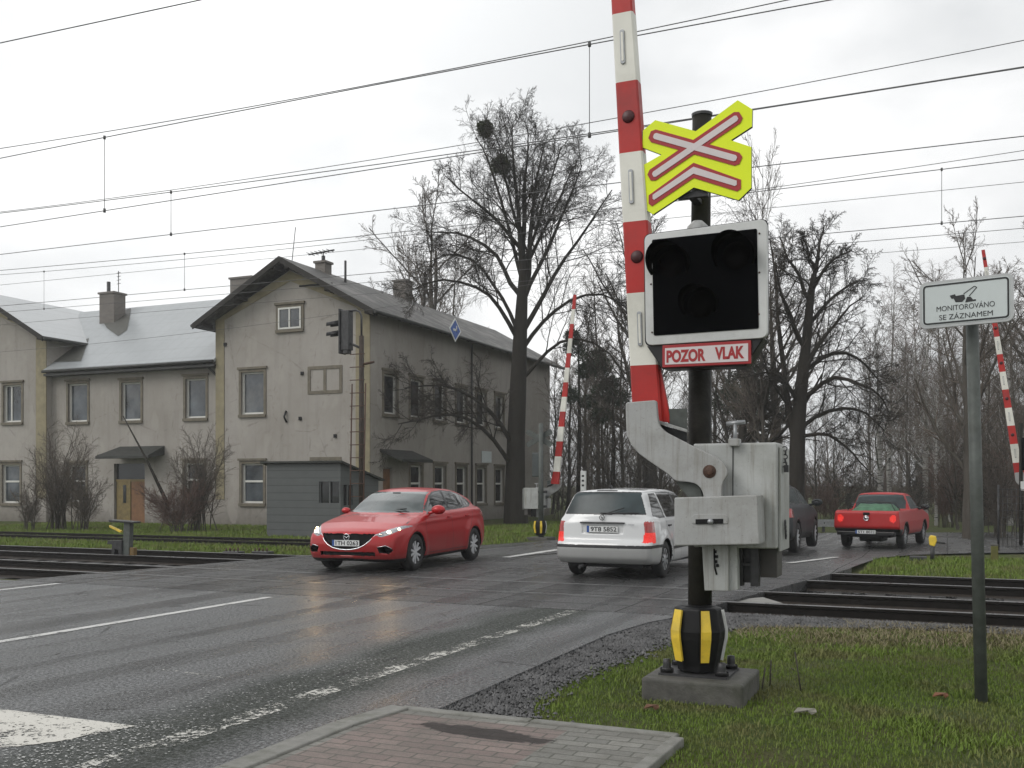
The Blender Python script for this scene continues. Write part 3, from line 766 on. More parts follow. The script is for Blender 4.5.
def gabled_wing(x0, x1, y0, y1, ze, zr, holes_f, holes_s, front_ov=0.75, side_ov=0.62, roofmat='slate', roof_mat_right=None):
    w = MB(); xm = (x0+x1)/2
    wall_holes(w, Vector((x0, y0, 0)), EX, -EY, x1-x0, ZG-0.1, ze, holes_f)
    wall_holes(w, Vector((x1, y0, 0)), EY, EX, y1-y0, ZG-0.1, ze, holes_s)
    wall_holes(w, Vector((x0, y0, 0)), EY, -EX, y1-y0, ZG-0.1, ze, [])
    wall_holes(w, Vector((x0, y1, 0)), EX, EY, x1-x0, ZG-0.1, ze, [])
    gz = zr - 0.28
    w.add([(x0, y0, ze), (x1, y0, ze), (xm, y0, gz)], [(0, 1, 2)]); w.add([(x0, y1, ze), (x1, y1, ze), (xm, y1, gz)], [(2, 1, 0)])
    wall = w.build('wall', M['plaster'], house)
    k = (zr - ze) / ((x1-x0)/2); zeo = ze - k*side_ov + 0.12
    ya, yb = y0-front_ov, y1+front_ov
    r = MB()
    slope_slab(r, [(x0-side_ov, ya, zeo), (x0-side_ov, yb, zeo)], [(xm, ya, zr+0.12), (xm, yb, zr+0.12)])
    slope_slab(r, [(x1+side_ov, ya, zeo), (x1+side_ov, yb, zeo)], [(xm+0.001, ya, zr+0.12), (xm+0.001, yb, zr+0.12)])
    roof = r.build('roof', M[roofmat], house)
    s = MB(); th = 0.24
    for sx, xe in ((-1, x0-side_ov), (1, x1+side_ov)):    # barge boards and soffit
        dn = Vector((0, 0, -th)); off = Vector((0, 0, -0.142))
        a, b = Vector((xe, ya-0.03, zeo)), Vector((xm, ya-0.03, zr+0.12))
        a2, b2 = a+Vector((0, 0.05, 0)), b+Vector((0, 0.05, 0))
        s = MB(); s.add([a, b, b+dn, a+dn, a2, b2, b2+dn, a2+dn], [(0,1,2,3), (7,6,5,4), (0,4,5,1), (3,2,6,7), (0,3,7,4), (1,5,6,2)]); s.build('barge_board', M['soffit'], roof)
        # purlins under the overhang
        for t_ in (0.08, 0.5, 0.93):
            px = xe + (xm-xe)*t_; pz = zeo + (zr+0.12-zeo)*t_ - 0.15
            s = MB(); s.box((px-0.08, ya+0.05, pz-0.18), (px+0.08, y0, pz-0.01)); s.build('purlin', M['soffit'], roof)
        # rafter feet along the eave
        if sx > 0:
            yy = y0 + 0.4
            while yy < y1:
                s = MB(); s.add([(x1, yy, ze-0.05), (x1, yy+0.1, ze-0.05), (xe-0.04, yy+0.1, zeo-0.16), (xe-0.04, yy, zeo-0.16), (x1, yy, ze+0.09), (x1, yy+0.1, ze+0.09), (xe-0.04, yy+0.1, zeo-0.145), (xe-0.04, yy, zeo-0.145)],
                      [(0,1,2,3), (4,7,6,5), (0,4,5,1), (2,6,7,3), (1,5,6,2), (0,3,7,4)]); s.build('rafter', M['soffit'], roof); yy += 0.9
    gt = MB(); xe = x1+side_ov+0.05
    gt.tube([(xe, ya, zeo-0.09), (xe, yb, zeo-0.09)], 0.075, 8); gt.build('gutter', M['gutter'], roof); gt = MB()
    xe = x0-side_ov-0.05
    gt.tube([(xe, ya, zeo-0.09), (xe, yb, zeo-0.09)], 0.075, 8)
    gt.build('gutter', M['gutter'], roof)
    # ochre corner strips and raking cornice
    q = MB()
    q.box((x0-0.02, y0-0.035, 0.9), (x0+0.42, y0+0.01, ze-0.02)); q.box((x1-0.62, y0-0.035, 0.9), (x1+0.02, y0+0.01, ze-0.02))
    for sx, xa in ((1, x0), (-1, x1)):
        a = (xa, ze); b = (xm, gz); wd = 0.46
        q.prism_y([(a[0]+sx*0.0, a[1]-0.02), (b[0], b[1]-0.05), (b[0], b[1]-wd), (a[0]+sx*wd*1.0, a[1]-0.02)], y0-0.032, y0+0.01)
    q.build('corner_strip', M['lintel'], wall)
    return wall, roof

X0, X1 = -28.2, -20.7
ZE = 8.45; ZR = 10.52
def hole(rc, x0): return (rc[0]-x0, rc[1]-x0, rc[2], rc[3])
gw_up = rect_on_Y(241.5, 264, 372, 414, YF); gw_lo = rect_on_Y(242, 263.4, 463.5, 503, YF)
# side windows: five per storey
def yat(u): return PX(u, 400, X1).y
sidew = []
uu = [(386, 394.5), (412, 420.5), (435, 443.5), (456.5, 464), (477.5, 484.5)]
yc = [yat((a+b)/2) for a, b in uu]
step = 2.75
for i in range(6):
    c = yc[0] + (yc[-1]-yc[0])/4*i
    sidew.append(c)
zt_u, zb_u = PX(391, 374.7, X1).z, PX(391, 414, X1).z
zt_l, zb_l = zb_u - 2.05, zb_u - 3.75
hs_ = []
for c in sidew: hs_.append((c-0.52-YF, c+0.52-YF, zb_u, zt_u))
for c in sidew[1:]: hs_.append((c-0.52-YF, c+0.52-YF, zb_l, zt_l))
dy0, dy1 = yat(383) - YF, yat(392.5) - YF
hs_.append((dy0, dy1, ZG-0.05, 2.2))
Y1H = 53.0
wall_r, roof_r = gabled_wing(X0, X1, YF, Y1H, ZE, ZR, [hole(gw_up, X0), hole(gw_lo, X0)], hs_)
for rc, bars, nm in ((gw_up, [], None), (gw_lo, [('h', 0.55)], None)):
    pane_frame(wall_r, 'window', Vector((rc[0], YF, rc[2])), EX, -EY, rc[1]-rc[0], rc[3]-rc[2], bars)
for i, c in enumerate(sidew):
    pane_frame(wall_r, 'window', Vector((X1, c-0.52, zb_u)), EY, EX, 1.04, zt_u-zb_u, [], pane=M['glass_dark'])
    if i: pane_frame(wall_r, 'window', Vector((X1, c-0.52, zb_l)), EY, EX, 1.04, zt_l-zb_l, [('h', 0.55)], pane=M['glass_dark'])
at = rect_on_Y(278.9, 301.7, 307.4, 329, YF)
pane_frame(wall_r, 'attic_window', Vector((at[0], YF-0.01, at[2])), EX, -EY, at[1]-at[0], at[3]-at[2], [('v', 0.5)], depth=0.0)
# blind windows: flat ochre frames on the plaster
for (u0, u1, v0, v1) in ((308, 342.3, 365.8, 393.7), (310, 341.5, 457, 490)):
    rc = rect_on_Y(u0, u1, v0, v1, YF); bm = MB(); t_ = 0.13
    for (a, b, c, d) in ((rc[0], rc[1], rc[3]-t_, rc[3]), (rc[0], rc[1], rc[2], rc[2]+t_), (rc[0], rc[0]+t_, rc[2]+t_, rc[3]-t_), (rc[1]-t_, rc[1], rc[2]+t_, rc[3]-t_), ((rc[0]+rc[1])/2-0.06, (rc[0]+rc[1])/2+0.06, rc[2]+t_, rc[3]-t_)):
        bm.box((a, YF-0.03, c), (b, YF+0.005, d))
    bm.build('blind_window', M['surround'], wall_r)
pb = MB()
for (u, v) in ((335.5, 486-50), (302.5, 373.5), (225.5, 344.5), (300.5, 418.5)):
    p = PY(u, v, YF); pb.box((p.x-0.06, YF-0.06, p.z-0.07), (p.x+0.06, YF+0.01, p.z+0.07))
p = PY(286.5, 417, YF); pb.tube([(p.x, YF-0.03, p.z+0.25), (p.x-0.03, YF-0.12, p.z), (p.x+0.02, YF-0.03, p.z-0.22)], 0.04, 6)
p = PY(310, 287, YF); pb.tube([(p.x-0.3, YF-0.3, p.z), (p.x+1.1, YF-0.05, p.z+0.05)], 0.04, 6)
pb.build('wall_fitting', M['black'], wall_r)
# side door and canopy
dm = MB(); dm.box((X1-0.16, YF+dy0+0.04, ZG), (X1-0.10, YF+dy1-0.04, 2.15))
dr = dm.build('door', M['door_orange'], wall_r)
ca, cb_ = yat(380), yat(429)
cm = MB(); zc = PX(380, 450, X1).z
cm.add([(X1, ca, zc+0.05), (X1, cb_-1.5, zc+0.05), (X1+1.0, cb_-1.5, zc-0.35), (X1+1.0, ca, zc-0.35), (X1, ca, zc-0.08), (X1, cb_-1.5, zc-0.08), (X1+1.0, cb_-1.5, zc-0.47), (X1+1.0, ca, zc-0.47)],
       [(0,3,2,1), (4,5,6,7), (0,1,5,4), (1,2,6,5), (2,3,7,6), (3,0,4,7)])
cm.build('canopy', M['darkroof'], wall_r, bevel=0.01)
sp = PX(486, 457, X1)
sm_ = MB().box((X1+0.02, sp.y-0.55, sp.z-0.28), (X1+0.05, sp.y+0.55, sp.z+0.28), 0)
sg = sm_.build('enamel_plate', M['sign_panel'], wall_r)
dp = MB(); pp = PX(470, 400, X1); dp.tube([(X1+0.1, pp.y, ZE-0.3), (X1+0.1, pp.y, ZG)], 0.05, 8); pp = PX(362, 400, X1)
dp.build('downpipe', M['gutter'], wall_r)

# middle block
XM0, XM1, YM = -38.0, X0, YF+0.34
ZEM = 7.05; ZRM = 10.35; YRM = 38.6
ups = [rect_on_Y(*q, YM) for q in ((68.5, 87.6, 383.6, 421.6), (121.8, 140.9, 382.3, 420.3), (185.8, 206, 378.5, 417.8))]
los = [rect_on_Y(*q, YM) for q in ((69, 86, 465, 501.5), (185, 204, 463, 501))]
door = rect_on_Y(114, 144.7, 463.5, 520, YM); door = (door[0], door[1], ZG-0.02, door[3])
w = MB()
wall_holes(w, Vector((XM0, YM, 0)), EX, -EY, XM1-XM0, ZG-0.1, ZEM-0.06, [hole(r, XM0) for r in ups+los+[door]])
wall_m = w.build('wall', M['plaster'], house)
for r in ups: pane_frame(wall_m, 'window', Vector((r[0], YM, r[2])), EX, -EY, r[1]-r[0], r[3]-r[2], [])
for r in los: pane_frame(wall_m, 'window', Vector((r[0], YM, r[2])), EX, -EY, r[1]-r[0], r[3]-r[2], [('h', 0.56)], pane=M['glass_dark'])
dmb = MB(); dmb.box((door[0]+0.05, YM+0.1, ZG), ((door[0]+door[1])/2-0.03, YM+0.16, 1.65)); dmb.box(((door[0]+door[1])/2+0.03, YM+0.1, ZG), (door[1]-0.05, YM+0.16, 1.65), 1)
dmb.box((door[0]+0.02, YM+0.08, 1.65), (door[1]-0.02, YM+0.17, 1.75), 0)
d_ = dmb.build('door', [M['door_ochre'], M['door_orange']], wall_m)
pm = MB(); pm.box((door[0]+0.45, YM+0.085, 0.7), (door[0]+0.62, YM+0.105, 1.5)); pm.box((door[0]+0.05, YM+0.14, 1.76), (door[1]-0.05, YM+0.15, door[3])); pm.build('pane', M['glass_dark'], d_)
ca = rect_on_Y(96, 146, 450.5, 461.5, YM-0.9); cm = MB()
zt = PY(125, 452, YM).z
cx0, cx1 = PY(95, 460, YM-1.1).x, PY(148, 460, YM-1.1).x
cm.add([(cx0+0.35, YM, zt+0.25), (cx1-0.1, YM, zt+0.25), (cx1, YM-1.1, zt-0.2), (cx0, YM-1.1, zt-0.2), (cx0+0.35, YM, zt-0.15), (cx1-0.1, YM, zt-0.15), (cx1, YM-1.1, zt-0.33), (cx0, YM-1.1, zt-0.33)],
       [(0,3,2,1), (4,5,6,7), (0,1,5,4), (1,2,6,5), (2,3,7,6), (3,0,4,7)])
cm.build('canopy', M['darkroof'], wall_m, bevel=0.015)
r = MB()
kk = (ZRM-ZEM)/(YRM-YM)
xl_, xr_ = XM0-3.2, XM1+3.6
zq = ZEM+0.1-kk*0.5
slope_slab(r, [(XM1, YM-0.5, zq), (XM0, YM-0.5, zq)], [(XM1, YM+0.3, ZEM+0.1+kk*0.3), (XM0, YM+0.3, ZEM+0.1+kk*0.3)])
slope_slab(r, [(XM1, YM+0.3, ZEM+0.1+kk*0.3), (XM0, YM+0.3, ZEM+0.1+kk*0.3)], [(xr_, YRM, ZRM+0.1), (xl_, YRM, ZRM+0.1)])
slope_slab(r, [(xl_, YRM+4.6, ZEM), (xr_, YRM+4.6, ZEM)], [(xl_, YRM+0.001, ZRM+0.1), (xr_, YRM+0.001, ZRM+0.1)])
roof_m = r.build('roof', M['tin'], house)
gt = MB(); gt.tube([(XM0, YM-0.56, ZEM-0.36), (XM1, YM-0.56, ZEM-0.36)], 0.07, 8)
gt.box((XM0, YM-0.5, ZEM-0.56), (XM1, YM, ZEM-0.46))
gt.build('gutter', M['gutter'], roof_m); gt = MB()
p = PY(205, 358, YM-0.4); gt.tube([(p.x, YM-0.5, ZEM-0.4), (p.x+0.25, YM-0.2, ZEM-0.75), (XM1-0.15, YM-0.08, ZEM-1.0), (XM1-0.12, YM-0.08, 0)], 0.05, 8)
gt.build('downpipe', M['gutter'], roof_m)
# left wing
XL0, XL1 = -45.5, -38.0
lw_u = rect_on_Y(3.8, 21.6, 385, 422, YF); lw_l = rect_on_Y(2.5, 20, 464.7, 502.8, YF)
wall_l, roof_l = gabled_wing(XL0, XL1, YF, 48, ZE, ZR, [hole(lw_u, XL0), hole(lw_l, XL0)], [], roofmat='tin')
pane_frame(wall_l, 'window', Vector((lw_u[0], YF, lw_u[2])), EX, -EY, lw_u[1]-lw_u[0], lw_u[3]-lw_u[2], [('v', 0.35)])
pane_frame(wall_l, 'window', Vector((lw_l[0], YF, lw_l[2])), EX, -EY, lw_l[1]-lw_l[0], lw_l[3]-lw_l[2], [('h', 0.56)])
# chimneys
def chimney(parent, cx, cy, w, d, z0, z1, extra=None):
    m = MB(); m.box((cx-w/2, cy-d/2, z0), (cx+w/2, cy+d/2, z1)); m.box((cx-w/2-0.06, cy-d/2-0.06, z1), (cx+w/2+0.06, cy+d/2+0.06, z1+0.09))
    c = m.build('chimney', M['brick'], parent)
    return c
c1 = PY(112.5, 300, 37.6)
ch = chimney(roof_m, c1.x, 37.6, 0.95, 0.75, 9.0, PY(112, 293, 37.2).z)
mm = MB(); mm.tube([(c1.x-0.25, 37.6, 10.5), (c1.x-0.25, 37.6, 11.6)], 0.09, 8); mm.build('flue', M['darksteel'], ch)
mm = MB(); p = PY(118.5, 271, 37.6); mm.tube([(p.x, 37.6, 10.5), (p.x, 37.6, p.z)], 0.02, 6)
for k in range(4): mm.tube([(p.x-0.1, 37.6, p.z-0.1-0.18*k), (p.x+0.14, 37.6, p.z-0.08-0.18*k)], 0.014, 5)
mm.build('aerial', M['darksteel'], ch)
c2 = PY(240, 282, 40.0); chimney(roof_m, c2.x+0.2, 40.2, 1.3, 0.8, 9, PY(240, 279.5, 40).z)
c3 = PY(313, 262, 37.0); ch3 = chimney(roof_r, X0+3.75, 36.0, 0.5, 0.5, 9.5, 10.95)
mm = MB(); mm.tube([(X0+3.75, 36, 11.0), (X0+3.75, 36, 11.3)], 0.08, 8)
mm.tube([(X0+3.0, 36, 11.42), (X0+4.3, 36, 11.5)], 0.035, 6); mm.tube([(X0+3.75, 36, 11.2), (X0+3.75, 36, 11.46)], 0.02, 6)
for k in range(6): mm.tube([(X0+3.1+0.2*k, 35.7, 11.43+0.012*k), (X0+3.1+0.2*k, 36.3, 11.43+0.012*k)], 0.014, 5)
mm.tube([(X0+4.6, 36.4, 9.9), (X0+4.6, 36.4, 11.1)], 0.05, 6)
mm.build('aerial', M['darksteel'], ch3)
mm = MB(); p = PY(296, 230, 34.5); mm.tube([(X0+3.7, 33.8, 10.4), (X0+3.9, 33.8, p.z-0.1)], 0.016, 5); mm.build('lightning_rod', M['darksteel'], roof_r)
c4 = PX(415, 292, X0+4.4); chimney(roof_r, X0+3.3, 43.6, 0.7, 0.7, 9.5, 11.6)
# damp dark patch round the chimney on the sheet roof
pm = MB()
def onroof(u, v):
    a, b = ray(u)     # intersect with the roof plane z = ZEM + kk*(Y-YM) + 0.1
    # z = EYE + (HOR-v)/F*D ; Y = b*D
    D = (ZEM + 0.1 + 0.022 - kk*YM - EYE) / ((HOR-v)/F - kk*b)
    return (a*D, b*D, EYE + (HOR-v)/F*D)
pm.add([onroof(u, v) for u, v in ((100, 317), (131, 308), (130, 316), (127, 330), (118, 336), (107, 328))], [[0, 1, 2, 3, 4, 5]])
pm.add([onroof(u, v) for u, v in ((44, 362), (60, 350), (78, 341), (89, 338), (81, 361))], [[0, 1, 2, 3, 4]])
pm.build('damp_roof_patch', simple('damp_roof_sheet', (0.085, 0.085, 0.075), 0.5, var=0.2), roof_m)

# ================================================================= HUT, SIGNAL
BX0, BX1, BY0, BY1 = -20.4, -17.56, 26.8, 29.1
hut = thing('trackside_hut', 'small slate grey boarded hut with dark windows in front of the station gable', 'hut', ((BX0+BX1)/2, (BY0+BY1)/2, ZG))
w = MB()
zf, zbk = 2.18, 1.68
hwin = rect_on_Y(319, 339.5, 481.5, 503, BY0)
wall_holes(w, Vector((BX0, BY0, 0)), EX, -EY, BX1-BX0, ZG, zf, [hole(hwin, BX0)], 0.12)
swy0, swy1 = PX(343.5, 490, BX1).y-BY0, PX(353, 490, BX1).y-BY0
wall_holes(w, Vector((BX1, BY0, 0)), EY, EX, BY1-BY0, ZG, zbk, [(swy0, swy1, 0.85, 1.5)], 0.12)
w.add([(BX1, BY0, zbk), (BX1, BY1, zbk), (BX1, BY0, zf)], [(0, 1, 2)])
w.add([(BX0, BY0, ZG), (BX0, BY1, ZG), (BX0, BY1, zbk), (BX0, BY0, zf)], [(0, 3, 2, 1)])
w.quad((BX0, BY1, ZG), (BX1, BY1, ZG), (BX1, BY1, zbk), (BX0, BY1, zbk))
hw = w.build('wall', M['booth'], hut)
r = MB(); slope_slab(r, [(BX0-0.15, BY1+0.15, zbk+0.02), (BX1+0.15, BY1+0.15, zbk+0.02)], [(BX0-0.15, BY0-0.15, zf+0.09), (BX1+0.15, BY0-0.15, zf+0.09)], 0.06)
r.build('roof', M['darkroof'], hut)
m = MB(); m.box((hwin[0], BY0+0.04, hwin[2]), (hwin[0]+0.04, BY0+0.08, hwin[3])); m.box(((hwin[0]+hwin[1])/2-0.025, BY0+0.03, hwin[2]), ((hwin[0]+hwin[1])/2+0.025, BY0+0.08, hwin[3])); m.box((hwin[1]-0.04, BY0+0.04, hwin[2]), (hwin[1], BY0+0.08, hwin[3]))
f = m.build('window', M['booth'], hw); MB().box((hwin[0], BY0+0.085, hwin[2]), (hwin[1], BY0+0.095, hwin[3])).build('pane', M['glass_dark'], f)
m = MB(); ym = BY0+(swy0+swy1)/2; m.box((BX1-0.08, ym-0.03, 0.85), (BX1-0.03, ym+0.03, 1.5)); f = m.build('window', M['booth'], hw)
MB().box((BX1-0.095, BY0+swy0, 0.85), (BX1-0.085, BY0+swy1, 1.5)).build('pane', M['glass_dark'], f)

def signal_build():
    Y = 24.0
    base = PY(361.5, 500, Y); x = base.x
    t = thing('railway_signal', 'dark railway signal with two hooded lamps on a tall rusty pole beside the hut', 'signal', (x, Y, ZG))
    MB().tube([(x, Y, ZG), (x, Y, PY(361, 336, Y).z)], [0.085, 0.07], 10).build('pole', simple('dark_rust_pole', (0.035, 0.024, 0.017), 0.7, var=0.4, scale=9), t)
    m = MB(); zt = PY(361, 336, Y).z
    hx = PY(346, 330, Y).x; z1, z0 = PY(345, 311, Y).z, PY(345, 354, Y).z
    m.tube([(x, Y, zt-0.2), (x, Y, zt+0.55), (x-0.06, Y, zt+0.68), (x-0.18, Y, zt+0.74), (hx+0.05, Y, zt+0.72)], 0.03, 8)
    m.tube([(x, Y, zt-0.35), (hx, Y, zt-0.12)], 0.035, 8)
    m.build('bracket', M['darksteel'], t)
    m = MB(); m.box((hx-0.10, Y-0.12, z0+0.1), (hx+0.16, Y+0.12, z1))
    m.box((hx-0.15, Y-0.17, z0), (hx-0.105, Y+0.17, z1+0.05)); m.box((hx-0.05, Y-0.10, z0), (hx+0.12, Y+0.10, z0+0.12))
    hd = m.build('signal_head', M['darksteel'], t, bevel=0.012)
    for v in (324.5, 334.5):
        z = PY(335, v, Y).z; m = MB(); n = 12; o = []
        for k in range(n+1):
            a = math.pi*(k/n)*1.15 - 0.24
            m.v.append((hx-0.15, Y+0.12*math.cos(a), z+0.12*math.sin(a))); m.v.append((hx-0.64+0.05*abs(math.cos(a)), Y+0.11*math.cos(a), z-0.02+0.10*math.sin(a)))
        for k in range(n): m.f.append([2*k, 2*k+1, 2*k+3, 2*k+2]); m.m.append(0); m.sm.append(True)
        h = m.build('hood', M['black'], hd); so = h.modifiers.new('s', 'SOLIDIFY'); so.thickness = 0.012
        MB().lathe([(0.001, -0.165), (0.09, -0.155)], (hx, Y, z), 'x', 16).build('lens', M['lens'], hd)
    m = MB(); lx = x+0.02
    zt2 = PY(361, 352, Y).z
    for s in (-0.22, 0.22): m.tube([(x+s, Y-0.28, ZG), (x+s, Y-0.14, zt2-0.9)], 0.02, 6)
    z = ZG+0.3
    while z < zt2: 
        m.tube([(x-0.24, Y-0.22, z), (x+0.24, Y-0.22, z)], 0.014, 5); z += 0.36
    m.tube([(x+0.02, Y, PY(370, 364, Y).z), (PY(374, 363, Y).x, Y, PY(374, 363, Y).z+0.03)], 0.035, 6)
    m.build('ladder', M['rust'], t)
signal_build()
# ================================================================= TREES
def perp(D, rg):
    r = rg.normal(size=D.shape); p = r - (r*D).sum(-1, keepdims=True)*D
    return p/np.linalg.norm(p, axis=-1, keepdims=True)
def tubes(P, Rr, k):
    """P (B,n,3), Rr (B,n) -> verts, quads"""
    B, n, _ = P.shape
    T = np.gradient(P, axis=1); T /= np.linalg.norm(T, axis=-1, keepdims=True)+1e-9
    ref = np.where(np.abs(T[:, :1, 2:3]) < 0.9, np.array([[[0, 0, 1.]]]), np.array([[[1., 0, 0]]]))
    A = np.cross(T, np.broadcast_to(ref, T.shape)); A /= np.linalg.norm(A, axis=-1, keepdims=True)+1e-9
    Bv = np.cross(T, A)
    an = 2*np.pi*np.arange(k)/k
    V = P[:, :, None, :] + Rr[:, :, None, None]*(A[:, :, None, :]*np.cos(an)[None, None, :, None] + Bv[:, :, None, :]*np.sin(an)[None, None, :, None])
    b = (np.arange(B)*n*k)[:, None, None]; i = (np.arange(n-1)*k)[None, :, None]; j = np.arange(k)[None, None, :]; j2 = (j+1) % k
    Q = np.stack([b+i+j, b+i+j2, b+i+k+j2, b+i+k+j], -1).reshape(-1, 4)
    return V.reshape(-1, 3), Q
def grow(rg, parents, prad, nchild, t0, t1, lens, ang, up, wig, npts, rfac, rmin, lfall=0.55):
    """children of polylines. parents (B,n,3), prad (B,n)"""
    B, n, _ = parents.shape
    plen = np.linalg.norm(np.diff(parents, axis=1), axis=-1).sum(1)
    t = t0 + (t1-t0)*(np.arange(nchild)[None, :]+rg.uniform(0.1, 0.9, (B, nchild)))/nchild
    fi = t*(n-1); i0 = np.clip(fi.astype(int), 0, n-2); fr = (fi-i0)[..., None]
    bi = np.arange(B)[:, None]
    p0 = parents[bi, i0]*(1-fr)+parents[bi, i0+1]*fr
    tan = parents[bi, i0+1]-parents[bi, i0]; tan /= np.linalg.norm(tan, axis=-1, keepdims=True)+1e-9
    r0 = (prad[bi, i0]*(1-fr[..., 0])+prad[bi, i0+1]*fr[..., 0])
    L_ = (lens*plen[:, None])*(1-lfall*(t-t0)/(t1-t0+1e-6))*rg.uniform(0.7, 1.2, t.shape)
    p0 = p0.reshape(-1, 3); tan = tan.reshape(-1, 3); L_ = L_.reshape(-1); r0 = r0.reshape(-1)
    pr = perp(tan, rg); a = np.radians(ang)*rg.uniform(0.65, 1.3, len(L_))[:, None]
    d = tan*np.cos(a)+pr*np.sin(a)
    pts = [p0]; st = L_/(npts-1)
    for s in range(npts-1):
        d = d + np.array([0, 0, up])/(npts-1) + rg.normal(0, wig, d.shape)/(npts-1)**0.5
        d /= np.linalg.norm(d, axis=1, keepdims=True); pts.append(pts[-1]+d*st[:, None])
    P = np.stack(pts, 1)
    rr = np.maximum(rmin, r0*rfac)[:, None]*np.linspace(1, 0.32, npts)[None, :]
    return P, np.maximum(rr, rmin*0.6)
def tree_mesh(name, seed, trunk, trad, limbs=None, cfg=(), tmat='bark', cmat='twig', root=None, thick_levels=1, sides=(8, 6, 4, 3, 3)):
    rg = np.random.default_rng(seed)
    TV, TQ, to = [], [], 0; CV_, CQ, co = [], [], 0
    T0 = np.array(trunk, float)[None]; R0 = np.array(trad, float)[None]
    v, q = tubes(T0, R0, 12); TV.append(v); TQ.append(q); to += len(v)
    cur = [(T0, R0)]
    if limbs:
        nn = 9
        Ls, Rs = [], []
        for pts, ra, rb in limbs:
            pts = np.array(pts, float); s = np.r_[0, np.cumsum(np.linalg.norm(np.diff(pts, axis=0), axis=1))]; s /= s[-1]
            tt = np.linspace(0, 1, nn); P = np.stack([np.interp(tt, s, pts[:, i]) for i in range(3)], 1)
            P[1:-1] += rg.normal(0, 0.07, (nn-2, 3)); P[1:-1] = (P[:-2]+2*P[1:-1]+P[2:])/4
            Ls.append(P); Rs.append(np.linspace(ra, rb, nn))
        LP, LR = np.array(Ls), np.array(Rs); v, q = tubes(LP, LR, 8); TV.append(v); TQ.append(q+to); to += len(v)
        cur = [(LP, LR)]
    for li, c in enumerate(cfg):
        nxt = []
        for P, Rr in cur:
            P2, R2 = grow(rg, P, Rr, **c); nxt.append((P2, R2))
        for P2, R2 in nxt:
            v, q = tubes(P2, R2, sides[min(li+1, len(sides)-1)])
            if li < thick_levels: TV.append(v); TQ.append(q+to); to += len(v)
            else: CV_.append(v); CQ.append(q+co); co += len(v)
        cur = nxt + ([(LP, LR)] if (limbs and li == 0) else [])
        if limbs and li == 0: cur = nxt
    t = np_mesh('trunk', np.concatenate(TV), np.concatenate(TQ), M[tmat], root)
    c = np_mesh('crown', np.concatenate(CV_), np.concatenate(CQ), M[cmat], root)
    return t, c
G_ = lambda nchild, t0, t1, lens, ang, up, wig, npts, rfac, rmin, lfall=0.55: dict(nchild=nchild, t0=t0, t1=t1, lens=lens, ang=ang, up=up, wig=wig, npts=npts, rfac=rfac, rmin=rmin, lfall=lfall)

# --- big linden with traced limbs
bt = PD(517, 500, 42.0); BT = thing('bare_tree', 'tallest bare linden with mistletoe balls beside the station building', 'tree', (bt.x, bt.y, -0.2))
rdep = random.Random(8)
def tp(u, v, dd=0.0):
    p = PD(u, v, 42.0+dd) - Vector((bt.x, bt.y, -0.2)); return tuple(p)
def limb(px, ra, rb, spread):
    n = len(px); return ([tp(u, v, spread*i/(n-1)) for i, (u, v) in enumerate(px)], ra, rb)
tr = [tp(516, 526), tp(515, 490), tp(516, 440), tp(518, 390), tp(520, 340), tp(522, 300), tp(524, 260)]
limbs = [
 limb([(524, 300), (521, 250), (516, 190), (511, 150), (512, 122)], 0.24, 0.05, -1.0),
 limb([(526, 290), (532, 230), (538, 175), (545, 142)], 0.22, 0.05, 1.0),
 limb([(523, 262), (524, 200), (527, 160), (528, 130)], 0.20, 0.04, 0.3),
 limb([(522, 250), (503, 226), (485, 210), (466, 196), (448, 178)], 0.15, 0.04, -1.2),
 limb([(520, 295), (500, 262), (482, 240), (462, 232), (425, 232)], 0.17, 0.04, 1.5),
 limb([(518, 340), (497, 300), (472, 282), (445, 278), (412, 290)], 0.16, 0.04, -2.0),
 limb([(517, 330), (500, 290), (478, 262), (452, 250), (430, 262)], 0.14, 0.04, 2.0),
 limb([(514, 455), (506, 430), (488, 408), (466, 392), (442, 384), (405, 388)], 0.17, 0.03, -1.5),
 limb([(514, 470), (500, 445), (478, 424), (455, 413), (430, 412), (398, 424)], 0.16, 0.03, -3.0),
 limb([(524, 330), (545, 292), (562, 262), (588, 228), (612, 190)], 0.17, 0.03, 0.5),
 limb([(524, 300), (541, 262), (562, 218), (582, 165)], 0.16, 0.03, -1.5),
 limb([(522, 350), (545, 318), (572, 296), (602, 292), (632, 312)], 0.15, 0.03, 1.8),
 limb([(524, 270), (545, 232), (562, 195), (578, 160)], 0.13, 0.03, 2.2),
 limb([(522, 380), (548, 345), (580, 335), (610, 350), (628, 385)], 0.13, 0.03, -2.5),
 limb([(522, 280), (510, 230), (494, 180), (488, 148), (476, 138)], 0.14, 0.03, 2.5),
 limb([(523, 250), (512, 205), (500, 165), (495, 135)], 0.12, 0.03, -2.5),
 limb([(525, 260), (540, 215), (552, 175), (561, 148)], 0.12, 0.03, -3.0),
]
tree_mesh('linden', 19, tr, [0.54, 0.43, 0.38, 0.35, 0.30, 0.24, 0.15], [(a, b*0.66, 0.022) for a, b, c in limbs],
  [G_(13, 0.2, 1.0, 0.44, 44, 0.25, 0.22, 9, 0.36, 0.015, 0.42), G_(9, 0.15, 1.0, 0.44, 42, 0.10, 0.25, 7, 0.5, 0.0085, 0.4), G_(7, 0.15, 1.0, 0.52, 40, -0.15, 0.3, 5, 0.6, 0.0058, 0.4), G_(4, 0.2, 1.0, 0.65, 36, -0.3, 0.3, 3, 0.7, 0.0048, 0.4)],
  'bark', 'twig', BT)
